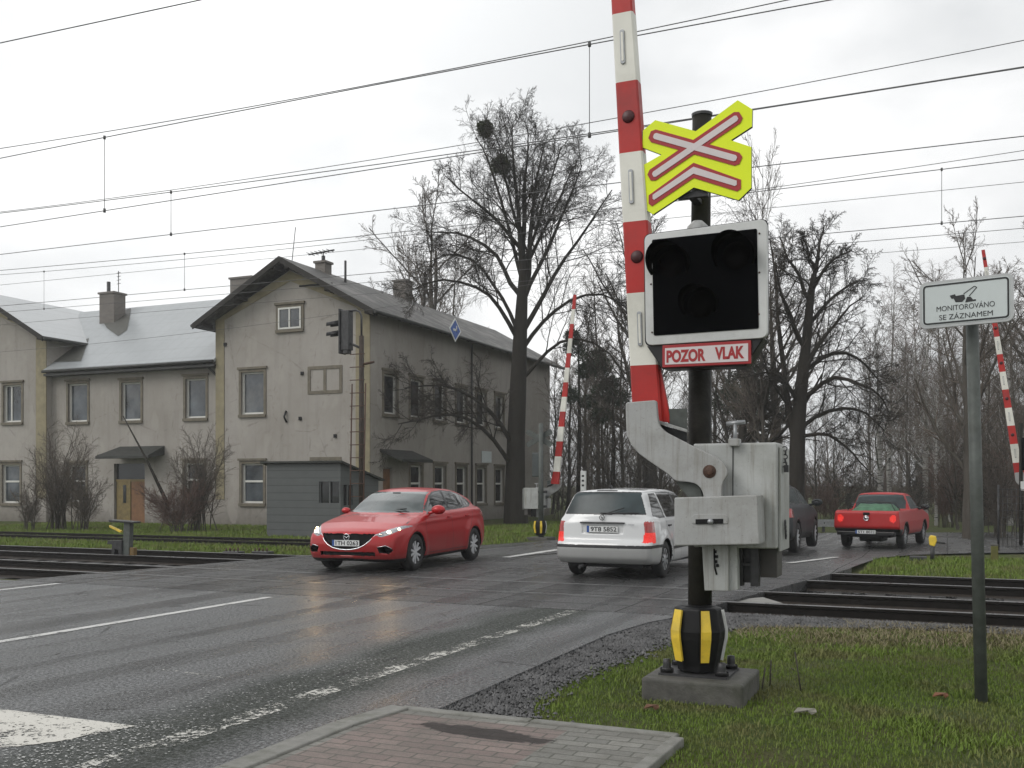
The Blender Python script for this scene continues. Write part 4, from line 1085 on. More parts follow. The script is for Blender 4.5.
def mistle(u, v, D, r, label, seed):
    c = PD(u, v, D); rg = np.random.default_rng(seed); n = 700
    d = rg.normal(size=(n, 3)); d /= np.linalg.norm(d, axis=1)[:, None]
    rr = r*rg.uniform(0.6, 1.05, n)[:, None]*(1+0.15*np.sin(5*d[:, :1]))
    P = np.stack([d*0.02, d*rr*0.5+rg.normal(0, 0.02, (n, 3)), d*rr], 1)
    v1, q1 = tubes(P, np.full((n, 3), 0.012), 3)
    # leaf flakes
    m_ = 300; dl = rg.normal(size=(m_, 3)); dl /= np.linalg.norm(dl, axis=1)[:, None]; cc = dl*r*rg.uniform(0.35, 1.0, m_)[:, None]**0.6
    a_ = rg.normal(size=(m_, 3))*0.05; b_ = rg.normal(size=(m_, 3))*0.035
    v2 = np.stack([cc-a_, cc+b_, cc+a_, cc-b_], 1).reshape(-1, 3); q2 = np.arange(m_*4).reshape(-1, 4)+len(v1)
    o = np_mesh('mistletoe', np.concatenate([v1, v2]), np.concatenate([q1, q2]), M['mistletoe'])
    o.location = c; tag(o, label, 'mistletoe', None); return o
mistle(485, 129, 42.5, 0.36, 'dense mistletoe ball at the upper left edge of the tall linden crown', 1)
mistle(501, 165, 41, 0.42, 'looser mistletoe clump on the linden, below and right of the dense ball', 2)

# --- bare tree variants
def variant(seed, H, spread, r0, kind, tmat, cmat):
    rg = np.random.default_rng(seed); n = 12; t = np.linspace(0, 1, n)
    lean = rg.normal(0, 0.03, 2)*H
    T = np.stack([lean[0]*t**1.5+np.cumsum(rg.normal(0, 0.035, n)), lean[1]*t**1.5+np.cumsum(rg.normal(0, 0.035, n)), H*t], 1); T[0, :2] = 0
    rad = r0*(1-t)**1.1+0.01
    root = bpy.data.objects.new('bare_tree', None); COL.objects.link(root)
    if kind == 'broad':
        cfg = [G_(17, 0.22, 0.96, spread, 46, 0.6, 0.22, 9, 0.5, 0.028, 0.6), G_(10, 0.15, 1.0, 0.42, 42, 0.35, 0.25, 7, 0.5, 0.012), G_(9, 0.12, 1.0, 0.45, 42, 0.15, 0.3, 5, 0.55, 0.0075), G_(4, 0.15, 1.0, 0.55, 40, 0, 0.3, 3, 0.7, 0.0055)]
    elif kind == 'slim':
        cfg = [G_(26, 0.14, 0.98, spread, 36, 0.6, 0.18, 8, 0.4, 0.014, 0.7), G_(9, 0.12, 1.0, 0.42, 36, 0.25, 0.25, 5, 0.5, 0.008), G_(8, 0.1, 1.0, 0.6, 36, 0.0, 0.3, 4, 0.6, 0.0055)]
    else:  # weeping birch habit
        cfg = [G_(22, 0.2, 0.98, spread, 40, 0.5, 0.18, 8, 0.4, 0.014, 0.65), G_(10, 0.12, 1.0, 0.45, 38, -0.2, 0.22, 5, 0.5, 0.0075), G_(8, 0.1, 1.0, 0.7, 36, -0.8, 0.25, 5, 0.6, 0.005)]
    tree_mesh('v', seed+1, T, rad, None, cfg, tmat, cmat, root)
    return root
VAR = {
 'broad1': variant(21, 12.0, 0.46, 0.34, 'broad', 'bark', 'twig'),
 'broad2': variant(33, 11.0, 0.52, 0.30, 'broad', 'bark2', 'twig2'),
 'slim1': variant(45, 11.0, 0.34, 0.10, 'slim', 'bark2', 'twig2'),
 'slim2': variant(57, 9.0, 0.42, 0.075, 'slim', 'bark2', 'twig2'),
 'birch1': variant(69, 12.0, 0.36, 0.12, 'birch', 'birch', 'twig_red'),
 'birch2': variant(71, 10.0, 0.40, 0.10, 'birch', 'birch', 'twig2'),
}
usedv = set()
def place_tree(kind, u, D, vtop, label, rz=0, group=None, z=-0.25, wid=1.0, cat='tree'):
    src = VAR[kind]; H = {'broad1': 12.0, 'broad2': 11.0, 'slim1': 11.0, 'slim2': 9.0, 'birch1': 12.0, 'birch2': 10.0}[kind]
    if kind in usedv: o = copy_tree(src)
    else: o = src; usedv.add(kind)
    p = PD(u, 500, D); h = EYE+(HOR-vtop)/F*D - z; s = h/(H*1.04)
    o.location = (p.x, p.y, z); o.rotation_euler = (0, 0, R(rz)); o.scale = (s*wid, s*wid, s)
    tag(o, label, cat, group); return o
# behind and beside the station
place_tree('broad2', 428, 62, 206, 'bare tree rising behind the station roof, left of the tall linden', 20)
place_tree('slim1', 405, 66, 232, 'thin bare tree behind the roof ridge, leftmost of the trees', 80)
place_tree('slim1', 452, 70, 222, 'thin bare tree between the roof ridge and the tall linden', 200)
# right of the linden
place_tree('slim1', 598, 60, 262, 'slender bare tree rising above the far barrier boom', 10, wid=1.1)
place_tree('slim2', 625, 46, 292, 'slender dark tree just left of the near boom', 130, wid=1.1)
place_tree('broad1', 652, 62, 205, 'bare tree crown filling the gap behind the near boom', 50)
# larch-like tree behind the board and the large dark tree right of the mast
place_tree('slim2', 762, 34, 152, 'sparse tall tree with tiny cones just right of the yellow cross sign', 60, wid=0.55)
bt = PD(796, 500, 34.0); BT2 = thing('bare_tree', 'big dark branching tree right of the black warning board', 'tree', (bt.x, bt.y, -0.25))
def tp(u, v, dd=0.0): return tuple(PD(u, v, 34.0+dd) - Vector((bt.x, bt.y, -0.25)))
tr = [tp(795, 540), tp(796, 490), tp(798, 425), tp(801, 390), tp(806, 346), tp(810, 302), tp(814, 274)]
limbs = [
 limb([(810, 302), (814, 274), (818, 251), (824, 228)], 0.16, 0.03, 0.3), limb([(806, 349), (793, 322), (782, 300), (775, 262)], 0.14, 0.03, -0.8),
 limb([(809, 300), (796, 275), (787, 255), (779, 236)], 0.11, 0.03, 0.8), limb([(801, 378), (812, 352), (826, 334), (846, 312), (862, 298)], 0.14, 0.03, -0.6),
 limb([(803, 372), (822, 358), (846, 352), (866, 362), (882, 384)], 0.13, 0.03, 1.2), limb([(812, 290), (826, 268), (838, 256), (852, 250)], 0.10, 0.03, -1.0),
 limb([(801, 400), (822, 378), (848, 376), (870, 392), (889, 412)], 0.13, 0.03, -1.5), limb([(798, 432), (818, 414), (842, 408), (866, 412), (884, 430)], 0.12, 0.03, 1.0),
 limb([(797, 445), (788, 410), (782, 352), (774, 290), (770, 240)], 0.20, 0.03, 0.6), limb([(808, 325), (828, 300), (846, 284), (866, 280)], 0.11, 0.03, 1.6),
 limb([(800, 405), (784, 380), (768, 372), (750, 376)], 0.12, 0.03, -1.2), limb([(814, 270), (808, 250), (802, 234)], 0.09, 0.03, -0.5),
 limb([(798, 440), (812, 432), (834, 436), (852, 452), (868, 470)], 0.10, 0.03, -0.8), limb([(797, 430), (780, 412), (762, 404), (744, 412)], 0.10, 0.03, 0.9)]
tree_mesh('dark_tree', 52, tr, [0.34, 0.28, 0.25, 0.22, 0.17, 0.13, 0.09], [(a, b*0.72, 0.02) for a, b, c in limbs],
  [G_(12, 0.15, 1.0, 0.46, 44, 0.30, 0.26, 9, 0.38, 0.013, 0.4), G_(9, 0.12, 1.0, 0.46, 42, 0.05, 0.28, 7, 0.5, 0.0075, 0.4), G_(7, 0.12, 1.0, 0.52, 40, -0.2, 0.3, 5, 0.6, 0.0052, 0.4), G_(3, 0.2, 1.0, 0.65, 36, -0.3, 0.3, 3, 0.7, 0.0045, 0.4)],
  'bark', 'twig', BT2)
place_tree('broad1', 735, 38, 300, 'dark spreading tree behind the mast and drive cabinet', 300, wid=1.2)
place_tree('broad2', 778, 40, 262, 'bare tree just behind the big dark tree right of the board', 250, wid=1.1)
gb = 'birches and thin trees beyond the bend'
for i, (k, u, D, vt, rz, wd) in enumerate([
  ('birch1', 888, 62, 272, 0, 1.0), ('birch2', 917, 66, 288, 60, 1.0), ('birch1', 945, 60, 262, 140, 1.1), ('slim2', 868, 74, 330, 30, 1.1),
  ('birch2', 936, 42, 360, 200, 1.0), ('birch2', 950, 46, 330, 20, 0.9), ('slim2', 905, 58, 345, 20, 1.2), ('slim1', 975, 54, 300, 77, 1.1),
  ('slim2', 992, 44, 330, 99, 1.2), ('birch1', 1012, 64, 268, 222, 1.1), ('slim2', 1030, 48, 290, 12, 1.2), ('broad2', 1040, 44, 250, 66, 1.0),
  ('slim2', 958, 38, 400, 160, 1.3), ('slim2', 1004, 36, 390, 260, 1.3), ('slim1', 1018, 40, 330, 300, 1.0), ('birch1', 900, 80, 320, 300, 1.1), ('birch2', 880, 52, 315, 111, 1.5), ('birch2', 925, 55, 300, 311, 1.5), ('birch1', 985, 50, 285, 251, 1.4), ('birch2', 1010, 42, 310, 151, 1.4)]):
    place_tree(k, u, D, vt, 'bare birch or thin tree in the reddish brown wood behind the bend', rz, gb, wid=wd)
place_tree('broad2', 969, 31, 235, 'thick dark trunked tree directly behind the grey sign post', 190, wid=0.8)
gl = 'thin bare trees behind the white estate car'
for i, (k, u, D, vt, rz, wd) in enumerate([
  ('slim2', 566, 52, 330, 0, 1.3), ('slim1', 583, 56, 300, 70, 1.2), ('slim2', 606, 50, 340, 140, 1.4), ('slim1', 640, 54, 280, 210, 1.2),
  ('slim2', 660, 50, 330, 280, 1.3), ('slim2', 690, 50, 350, 33, 1.4), ('slim1', 712, 52, 290, 95, 1.3), ('slim2', 728, 46, 330, 66, 1.3), ('slim2', 552, 58, 360, 11, 1.3),
  ('slim2', 610, 46, 390, 123, 1.5), ('slim1', 750, 50, 300, 177, 1.3), ('slim2', 835, 60, 400, 77, 1.2), ('slim2', 815, 52, 400, 47, 1.3)]):
    place_tree(k, u, D, vt, 'thin bare tree in the dense dark thicket across the middle of the picture', rz, gl, wid=wd)

# --- pine clumps in the thicket
def pine(u, D, vtop, seed, label, clumps):
    p = PD(u, 500, D); root = thing('pine_tree', label, 'pine', (p.x, p.y, -0.25)); rg = np.random.default_rng(seed)
    H = EYE+(HOR-vtop)/F*D+0.25
    MB().tube([(0, 0, 0), (0.08, 0, H*0.5), (0, 0.05, H*0.96)], [0.13, 0.1, 0.03], 8).build('trunk', M['bark'], root, world=False)
    Vs, Qs, o_ = [], [], 0
    for cu, cvv, rad in clumps:
        c = PD(cu, cvv, D+rg.uniform(-0.5, 0.5)); c = np.array([c.x-p.x, c.y-p.y, c.z+0.25])
        z0 = c[2]-0.3; br = np.array([[[0, 0, z0], list((c+np.array([0, 0, z0]))/2+rg.normal(0, .05, 3)), list(c)]])
        v, q = tubes(br, np.array([[0.05, 0.035, 0.02]]), 4); Vs.append(v); Qs.append(q+o_); o_ += len(v)
        n = int(1500*rad/0.6); d = rg.normal(size=(n, 3)); d /= np.linalg.norm(d, axis=1)[:, None]
        pos = c + d*rad*rg.uniform(0.2, 1.0, (n, 1))**0.6*np.array([1, 1, 0.75])
        a = (d+rg.normal(0, .5, (n, 3)))*0.07; b = rg.normal(size=(n, 3))*0.018
        v = np.stack([pos-b, pos+b, pos+a+b*0.3, pos+a-b*0.3], 1).reshape(-1, 3); Vs.append(v); Qs.append(np.arange(n*4).reshape(-1, 4)+o_); o_ += n*4
    np_mesh('crown', np.concatenate(Vs), np.concatenate(Qs), M['pine'], root, smooth=False)
pine(578, 48, 335, 4, 'small dark pine showing needle clumps beside the far barrier boom', [(574, 348, 0.55), (572, 336, 0.4), (594, 360, 0.75), (600, 368, 0.6), (584, 372, 0.4), (570, 395, 0.5), (588, 402, 0.45)])
pine(612, 46, 372, 5, 'ivy green conifer in the thicket between the two booms', [(610, 383, 0.45), (604, 392, 0.6), (617, 398, 0.6), (600, 415, 0.5)])
pine(752, 44, 360, 6, 'dark evergreen low behind the mast and the cabinet', [(750, 372, 0.6), (740, 385, 0.8), (765, 392, 0.7), (728, 400, 0.8), (752, 410, 0.8), (780, 415, 0.6)])

# --- shrubs before the station and undergrowth
def shrub(u, vb, D, vtop, width, seed, label, cmat='twig', n0=26, group=None, dens=1.0, name='bare_shrub', cat='shrub'):
    p = PD(u, vb, D); root = thing(name, label, cat, (p.x, p.y, -0.22), group=group); rg = np.random.default_rng(seed)
    H = (vb-vtop)/F*D; W_ = width/F*D/2
    n = int(n0*0.8); npt = 7; base = rg.normal(0, W_*0.18, (n, 3)); base[:, 2] = 0
    ang = rg.uniform(0, 2*np.pi, n); outr = rg.uniform(0.1, 1.0, n)**0.8*W_; hh = H*rg.uniform(0.55, 1.0, n)*(1-0.25*(outr/W_)**2)
    t = np.linspace(0, 1, npt)[None, :, None]
    tip = np.stack([np.cos(ang)*outr, np.sin(ang)*outr, hh], 1)
    P = base[:, None]*(1-t)*1 + tip[:, None]*np.concatenate([t**1.3, t**1.3, t**0.85], -1) + rg.normal(0, 0.05*H/3, (n, npt, 3))*t
    Rr = (0.010*H/2.5+0.006)*np.linspace(1, 0.3, npt)[None, :]*np.ones((n, 1))
    v, q = tubes(P, Rr, 5); np_mesh('stems', v, q, M['bark2'], root)
    P2, R2 = grow(rg, P, Rr, int(12*dens), 0.12, 1.0, 0.36, 40, 0.25, 0.3, 6, 0.6, 0.007)
    P3, R3 = grow(rg, P2, R2, int(10*dens), 0.1, 1.0, 0.5, 44, 0.05, 0.35, 4, 0.7, 0.0052)
    v2, q2 = tubes(P2, R2, 3); v3, q3 = tubes(P3, R3, 3)
    np_mesh('crown', np.concatenate([v2, v3]), np.concatenate([q2, q3+len(v2)]), M[cmat], root)
    return root
shrub(58, 527, 37.5, 418, 78, 1, 'big bare shrub in front of the left corner of the station', 'twig2', 34)
shrub(84, 526, 37.0, 445, 50, 2, 'smaller bare shrub right of the big one, left of the ochre door', 'twig2', 22)
shrub(200, 526, 36.5, 418, 70, 3, 'tall bare shrub at the corner of the gabled wing', 'twig2', 28)
shrub(178, 526, 35.5, 470, 80, 4, 'low dark bramble between the ochre door and the gable', 'twig_red', 34, dens=1.2)
shrub(30, 527, 37.0, 470, 40, 5, 'low bare bush under the lower window of the left wing', 'twig2', 16)
gu = 'low bare scrub under the trees'
k_ = 0
for (u, D, vt, wd) in [(560, 50, 455, 60), (595, 46, 440, 70), (640, 44, 445, 70), (735, 42, 445, 70), (612, 56, 430, 80), (672, 52, 430, 80), (905, 50, 480, 60), (945, 40, 450, 60), (975, 34, 440, 60), (1003, 32, 440, 60), (1028, 34, 420, 70), (990, 42, 400, 80), (960, 46, 420, 80), (1015, 46, 380, 90), (925, 60, 430, 90), (770, 52, 430, 80), (828, 46, 478, 60), (845, 56, 470, 80), (868, 60, 462, 80), (890, 64, 465, 80), (915, 52, 470, 70), (935, 58, 455, 80), (822, 64, 450, 90)]:
    k_ += 1
    shrub(u, HOR+1700/D, D, vt, wd, 40+k_, 'bare brown scrub tangled under the trees along the far side of the crossing', ['twig', 'twig2', 'twig_red'][k_ % 3] if u > 810 else ['twig2', 'twig'][k_ % 2], 20 if u > 810 else 13, gu, 1.1 if u > 810 else 0.9)

# --- far wood: one mass nobody could count
def far_wood():
    rg = np.random.default_rng(77); Vs, Qs, o_ = [], [], 0
    src = []
    for nm in ('slim1', 'birch2', 'slim2'):
        for ch in kids(VAR[nm]):
            me = ch.data; co = np.zeros(len(me.vertices)*3, np.float32); me.vertices.foreach_get('co', co); co = co.reshape(-1, 3)
            vi = np.zeros(len(me.loops), np.int32); me.loops.foreach_get('vertex_index', vi); src.append((nm, ch.name, co, vi.reshape(-1, 4)))
    groups = {}
    for nm, _, co, vi in src: groups.setdefault(nm, []).append((co, vi))
    spots = [(rg.uniform(330, 1150), rg.uniform(76, 130), 0) for _ in range(95)] + [(rg.uniform(480, 1130), rg.uniform(62, 80), 1) for _ in range(70)]
    names = list(groups)
    for u, D, low_ in spots:
        g_ = groups[names[rg.integers(3)]]; p = PD(u, 500, D); s = rg.uniform(0.75, 1.15); a = rg.uniform(0, 6.28); ca, sa = math.cos(a), math.sin(a)
        for co, vi in g_:
            keep = slice(None)
            if len(vi) > 9000:      # thin far crowns
                st = 3; nf = len(vi)//3*3
            X = co[:, 0]*ca-co[:, 1]*sa; Y = co[:, 0]*sa+co[:, 1]*ca
            V = np.stack([X*s*1.2+p.x, Y*s*1.2+p.y, co[:, 2]*s*(0.34 if low_ else 1)-0.3], 1); Vs.append(V); Qs.append(vi+o_); o_ += len(V)
    o = np_mesh('far_wood', np.concatenate(Vs), np.concatenate(Qs), M['twig2'])
    tag(o, 'distant leafless wood fading in the mist beyond the crossing', 'woodland', kind='stuff')
far_wood()
# ================================================================= OVERHEAD WIRES
M['wire_thin'] = M['wire']
def wire(Y, pts, label, rad=0.009, droppers=(), group='overhead wires above the tracks', fine=None):
    """pts (u, v) seen on the plane at distance Y behind the camera plane; the wire sags freely between them"""
    P = [PY(u, v, Y) for u, v in pts]
    xs_ = np.array([p.x for p in P]); zs_ = np.array([p.z for p in P])
    k = min(2, len(pts)-1); co = np.polyfit(xs_, zs_, k)
    xx = np.linspace(xs_[0]-8, xs_[-1]+6, 30)
    base = (float(np.mean(xs_)), Y, float(np.polyval(co, np.mean(xs_))))
    m = MB().tube([(x, Y, float(np.polyval(co, x))) for x in xx], rad*0.85, 5)
    o = m.build('overhead_wire', M['wire']); tag(o, label, 'wire', group)
    o_co = co
    for (u, other) in droppers:
        x = PY(u, 200, Y).x; za, zb = float(np.polyval(co, x)), float(np.polyval(other, x))
        d = MB(); d.tube([(x, Y, za), (x, Y, zb)], 0.006, 5); d.tube([(x, Y, za-0.03), (x, Y, za+0.03)], 0.024, 6); d.tube([(x, Y, zb-0.03), (x, Y, zb+0.04)], 0.024, 6)
        d.build('dropper', M['wire'], o)
    return o, co
YA, YB, YC = 13.6, 17.0, 22.8
wire(11.0, [(0, 43), (200, 0)], 'single overhead wire cutting across the upper left corner of the sky', 0.010)
_, cA = wire(YA, [(0, 226.6), (103.5, 211), (400, 167), (590, 134), (754, 108), (1024, 69)], 'contact wire hung below the highest carrier wire, passing behind the striped boom', 0.009)
wire(YA, [(0, 157.4), (105, 138.7), (400, 81.5), (590, 41), (850, -2)], 'carrier wire holding two long droppers, highest pair in the sky', 0.010, [(104.5, cA), (589.5, cA)])
wire(YA+0.35, [(0, 148.5), (400, 79.5), (611, 36), (790, 0)], 'thin feeder wire running just above the highest carrier wire', 0.009)
wire(YA+0.3, [(0, 212), (400, 155.5), (568, 127), (800, 83), (1024, 41)], 'thin wire rising to the upper right corner above the double wire', 0.007)
_, cB = wire(YB, [(0, 254.7), (168, 234.4), (400, 208), (619, 183), (757, 166.8), (1024, 136)], 'contact wire with one short dropper left of the bare linden', 0.010)
wire(YB, [(0, 213.3), (172, 192), (400, 161), (754, 109.5), (1024, 66.5)], 'carrier wire holding one short dropper above the station roof', 0.011, [(171, cB)])
_, cC = wire(YC, [(0, 306), (184, 290), (400, 271), (760, 239), (942, 223), (1024, 216.6)], 'lower contact wire passing just above the station chimney', 0.010)
wire(YC, [(0, 270.3), (185, 254), (400, 232.5), (758.6, 190), (942, 170), (1024, 159.6)], 'carrier wire with droppers above the station gable and at the right', 0.011, [(184.5, cC), (941.7, cC)])
_, cD = wire(26.0, [(0, 312), (217, 296), (760, 248), (1024, 229.6)], 'faint contact wire crossing the station gable peak', 0.009)
wire(26.0, [(0, 274.6), (400, 237.5), (758, 187), (1024, 152)], 'faint carrier wire under the second dropper wire', 0.010, [(44, cD)])
wire(28.0, [(0, 285), (400, 246), (713, 213), (1024, 182.4)], 'faint wire behind the warning board and tree tops at the right', 0.009)
wire(30.0, [(0, 325), (400, 290), (800, 262), (1024, 240)], 'faintest and lowest overhead wire above the middle roof', 0.008)
wire(30.0, [(0, 352), (217, 330), (400, 305)], 'faint wire across the upper wall of the station gable', 0.008)
# small diamond board hung from the wires
dt = thing('hanging_diamond_board', 'small blue and white diamond board hung below a wire before the station roof', 'sign', tuple(PY(455, 330, 24.5)))
c = PY(455, 330, 24.5); hgt = 0.33; wd = 0.36
def diamond(mb, s, x, th):
    y0, z0 = c.y, c.z
    pts = [(y0, z0-hgt*s), (y0+wd*s, z0), (y0, z0+hgt*s), (y0-wd*s, z0)]
    o = len(mb.v)
    mb.v.extend([(x, a, b) for a, b in pts]); mb.v.extend([(x+th, a, b) for a, b in pts])
    for f in [(0,3,2,1), (4,5,6,7), (0,1,5,4), (1,2,6,5), (2,3,7,6), (3,0,4,7)]: mb.f.append([o+i for i in f]); mb.m.append(0); mb.sm.append(False)
m = MB(); diamond(m, 1.0, c.x, 0.01); pl = m.build('board', M['white_paint'], dt)
m = MB(); diamond(m, 0.82, c.x+0.011, 0.003); m.build('blue_field', M['blue'], pl)
m = MB(); m.box((c.x+0.0145, c.y-0.13, c.z-0.03), (c.x+0.017, c.y+0.1, c.z+0.03)); m.box((c.x+0.0145, c.y+0.04, c.z-0.03), (c.x+0.017, c.y+0.1, c.z+0.12)); m.build('emblem', M['white_paint'], pl)
zt_ = PY(455, 262, 24.5).z
m = MB().tube([(c.x+0.005, c.y, c.z+hgt-0.02), (c.x+0.005, c.y, zt_)], 0.006, 5); m.build('hanger', M['wire'], dt)
dt.rotation_euler = (0, 0, 0)

# ================================================================= NEAR CROSSING EQUIPMENT
def cv(pts, ox, oy, s): return [(ox + x/s, oy + y/s) for x, y in pts]
def XZ(pts, Y):
    r = []
    for u, v in pts:
        p = PY(u, v, Y); r.append((p.x, p.z))
    return r
def rounded(pts, r=0.03, n=5):
    out = []; N_ = len(pts)
    for i in range(N_):
        p = Vector(pts[i]); a = Vector(pts[i-1]) - p; b = Vector(pts[(i+1) % N_]) - p
        ra = min(r, a.length*0.45, b.length*0.45)
        s, e = p + a.normalized()*ra, p + b.normalized()*ra
        for k in range(n+1):
            t = k/n; out.append(tuple(s*(1-t)**2 + p*2*t*(1-t) + e*t*t))
    return out
def smooth_outline(pts, it=2):
    for _ in range(it):
        q = []
        for i in range(len(pts)):
            a, b = pts[i], pts[(i+1) % len(pts)]
            q += [(a[0]*.75+b[0]*.25, a[1]*.75+b[1]*.25), (a[0]*.25+b[0]*.75, a[1]*.25+b[1]*.75)]
        pts = q
    return pts

YP = 7.33
pb_ = PY(700, 600, YP); PXc = pb_.x
mast = thing('warning_mast', 'dark round mast of the level crossing with yellow barred foot on a concrete block', 'signal mast', (PXc, YP, 0))
ptop = PY(702, 114, YP)
m = MB().tube([(PXc, YP, 0.12), (PXc, YP, PY(700, 300, YP).z)], [0.088, 0.084], 20); m.tube([(PXc+0.0, YP, PY(700, 300, YP).z-0.02), (ptop.x, YP, ptop.z)], [0.072, 0.070], 20)
m.build('pole', M['pole'], mast)
m = MB().lathe([(0.075, 0), (0.078, 0.02), (0.05, 0.03), (0.001, 0.032)], (ptop.x, YP, ptop.z-0.02), 'z', 18); m.build('cap', M['darksteel'], mast)
# foot guard
fm = MB()
prof = [(0.115, 0.60), (0.175, 0.585), (0.205, 0.42), (0.20, 0.36), (0.155, 0.17), (0.15, 0.13)]
n = 8
for r_, h in prof:
    for k in range(n):
        a = 2*math.pi*(k+0.5)/n + R(-8); fm.v.append((PXc+r_*math.cos(a), YP-0.06+r_*math.sin(a)*0.95, h+0.02))
for i in range(len(prof)-1):
    for k in range(n):
        fm.f.append([i*n+k, i*n+(k+1) % n, (i+1)*n+(k+1) % n, (i+1)*n+k]); fm.m.append(0); fm.sm.append(False)
fm.f.append(list(range(n))); fm.m.append(0); fm.sm.append(False)
foot = fm.build('foot_guard', M['black'], mast, bevel=0.012)
def strip_part(angle, name, mat, w=0.05):
    m = MB(); cx, cy = PXc, YP-0.06
    a = R(angle); rad = Vector((math.cos(a), math.sin(a), 0)); tan = Vector((-rad.y, rad.x, 0))
    P_ = [(0.178, 0.575), (0.209, 0.43), (0.206, 0.375), (0.172, 0.21)]
    for s_, off in ((0, 0.0), (1, 0.02)):
        for r_, h in P_:
            for q in (-1, 1): m.v.append(tuple(Vector((cx, cy, h+0.02)) + rad*(r_*0.955+off) + tan*(q*w/2*(0.8 if h > .5 or h < .25 else 1))))
    for k in range(3):
        i = k*2; m.f += [[8+i, 8+i+1, 8+i+3, 8+i+2], [i, i+2, 8+i+2, 8+i], [i+1, 8+i+1, 8+i+3, i+3], [i, i+1, i+3, i+2]]
    m.f += [[0, 8, 9, 1], [6, 7, 15, 14]]
    m.m = [0]*len(m.f); m.sm = [False]*len(m.f)
    return m.build(name, mat, foot, bevel=0.004)
for an, bw in ((-126, 0.085), (-62, 0.066)): strip_part(an, 'yellow_bar', M['yellow'], bw)
strip_part(-3, 'white_bar', M['white_paint'], 0.012)
m = MB()
m.box((PXc-0.25, YP-0.24, 0.12), (PXc+0.25, YP+0.2, 0.138))
for dx, dy in ((-0.2, -0.19), (0.2, -0.19), (0.2, 0.14), (-0.2, 0.14)):
    m.lathe([(0.001, 0.235), (0.028, 0.23), (0.03, 0.2), (0.03, 0.14)], (PXc+dx, YP+dy, 0), 'z', 10)
    m.lathe([(0.05, 0.165), (0.05, 0.14), (0.03, 0.17)], (PXc+dx, YP+dy, 0), 'z', 10)
m.build('base_plate', M['darksteel'], mast)
xl, xr = PY(641, 700, YP-0.38).x, PY(743, 700, YP-0.38).x
m = MB().box((xl, YP-0.38, -0.2), (xr, YP+0.30, 0.12)); m.build('foundation_block', M['concrete'], mast, bevel=0.022, seg=3)

# cross buck
cb = thing('crossing_sign', 'yellow six armed railway cross sign with red and pinkish bars on top of the mast', 'sign', tuple(PY(697, 158, 7.2)))
YX = 7.02
out = XZ(cv([(283,205),(490,262),(705,103),(780,150),(778,238),(670,308),(775,343),(775,552),(710,615),(480,550),(272,688),(210,650),(213,440),(315,382),(217,345),(220,258)], 600, 80, 5.12), YX)
plate = MB().prism_y(out, YX, YX+0.03, 0, 1).build('plate', [M['lime'], M['darksteel']], cb)
def bar_poly(a, b, w, inset=0.0):
    a, b = Vector(a), Vector(b); d = (b-a).normalized(); n_ = Vector((-d.y, d.x))*w/2
    t = w*0.32
    return [tuple(a-d*0+n_*0.55), tuple(a+d*t+n_), tuple(b-d*t+n_), tuple(b+n_*0.55), tuple(b-n_*0.55), tuple(b-d*t-n_), tuple(a+d*t-n_), tuple(a-n_*0.55)]
def c1(x, y): return XZ(cv([(x, y)], 600, 80, 5.12), YX)[0]
px = 1/5.12*0.00718
A1, B1 = c1(255, 281), c1(722, 412); A2, B2 = c1(252, 500), c1(722, 180)
m = MB(); m.prism_y(bar_poly(A1, B1, 66*px), YX-0.0060, YX-0.0005); m.prism_y(bar_poly(A2, B2, 66*px), YX-0.0064, YX-0.0008)
m.build('red_cross', M['red_sign'], plate)
A1i, B1i = c1(276, 286), c1(700, 405); A2i, B2i = c1(272, 490), c1(705, 192)
m = MB(); m.prism_y(bar_poly(A1i, B1i, 31*px), YX-0.0100, YX-0.0062); m.prism_y(bar_poly(A2i, B2i, 31*px), YX-0.0104, YX-0.0066)
m.build('pale_cross', M['pink_white'], plate)
def chev(w, e):
    L_ = c1(250+e, 610-e*0.55); K = c1(480, 464); R_ = c1(722-e, 532-e*0.25)
    h_ = w*px/2
    def off(p, dx, dz): return (p[0]+dx, p[1]+dz)
    return [off(L_, 0, -h_*0.7), off(L_, 0, h_*0.55), off(K, 0, h_*1.15), off(R_, 0, h_*0.6), off(R_, 0, -h_*0.7), off(R_, -h_*0.55, -h_*1.05), off(K, 0, -h_*1.1), off(L_, h_*0.5, -h_*1.15)]
MB().prism_y(chev(68, 0), YX-0.006, YX-0.0005).build('red_chevron', M['red_sign'], plate)
MB().prism_y(chev(31, 21), YX-0.010, YX-0.0062).build('pale_chevron', M['pink_white'], plate)
m = MB(); zc_ = PY(700, 193, YX).z; m.box((PXc-0.10, YX+0.03, zc_-0.015), (PXc+0.12, YX+0.07, zc_+0.03)); m.box((PXc-0.03, YX+0.07, zc_-0.01), (PXc+0.03, YP-0.04, zc_+0.02)); m.build('clamp', M['darksteel'], cb)
m = MB(); m.box((PXc-0.09, YX+0.03, PY(700, 150, YX).z), (PXc+0.10, YP-0.04, PY(700, 150, YX).z+0.05))
m.build('clamp', M['darksteel'], cb)

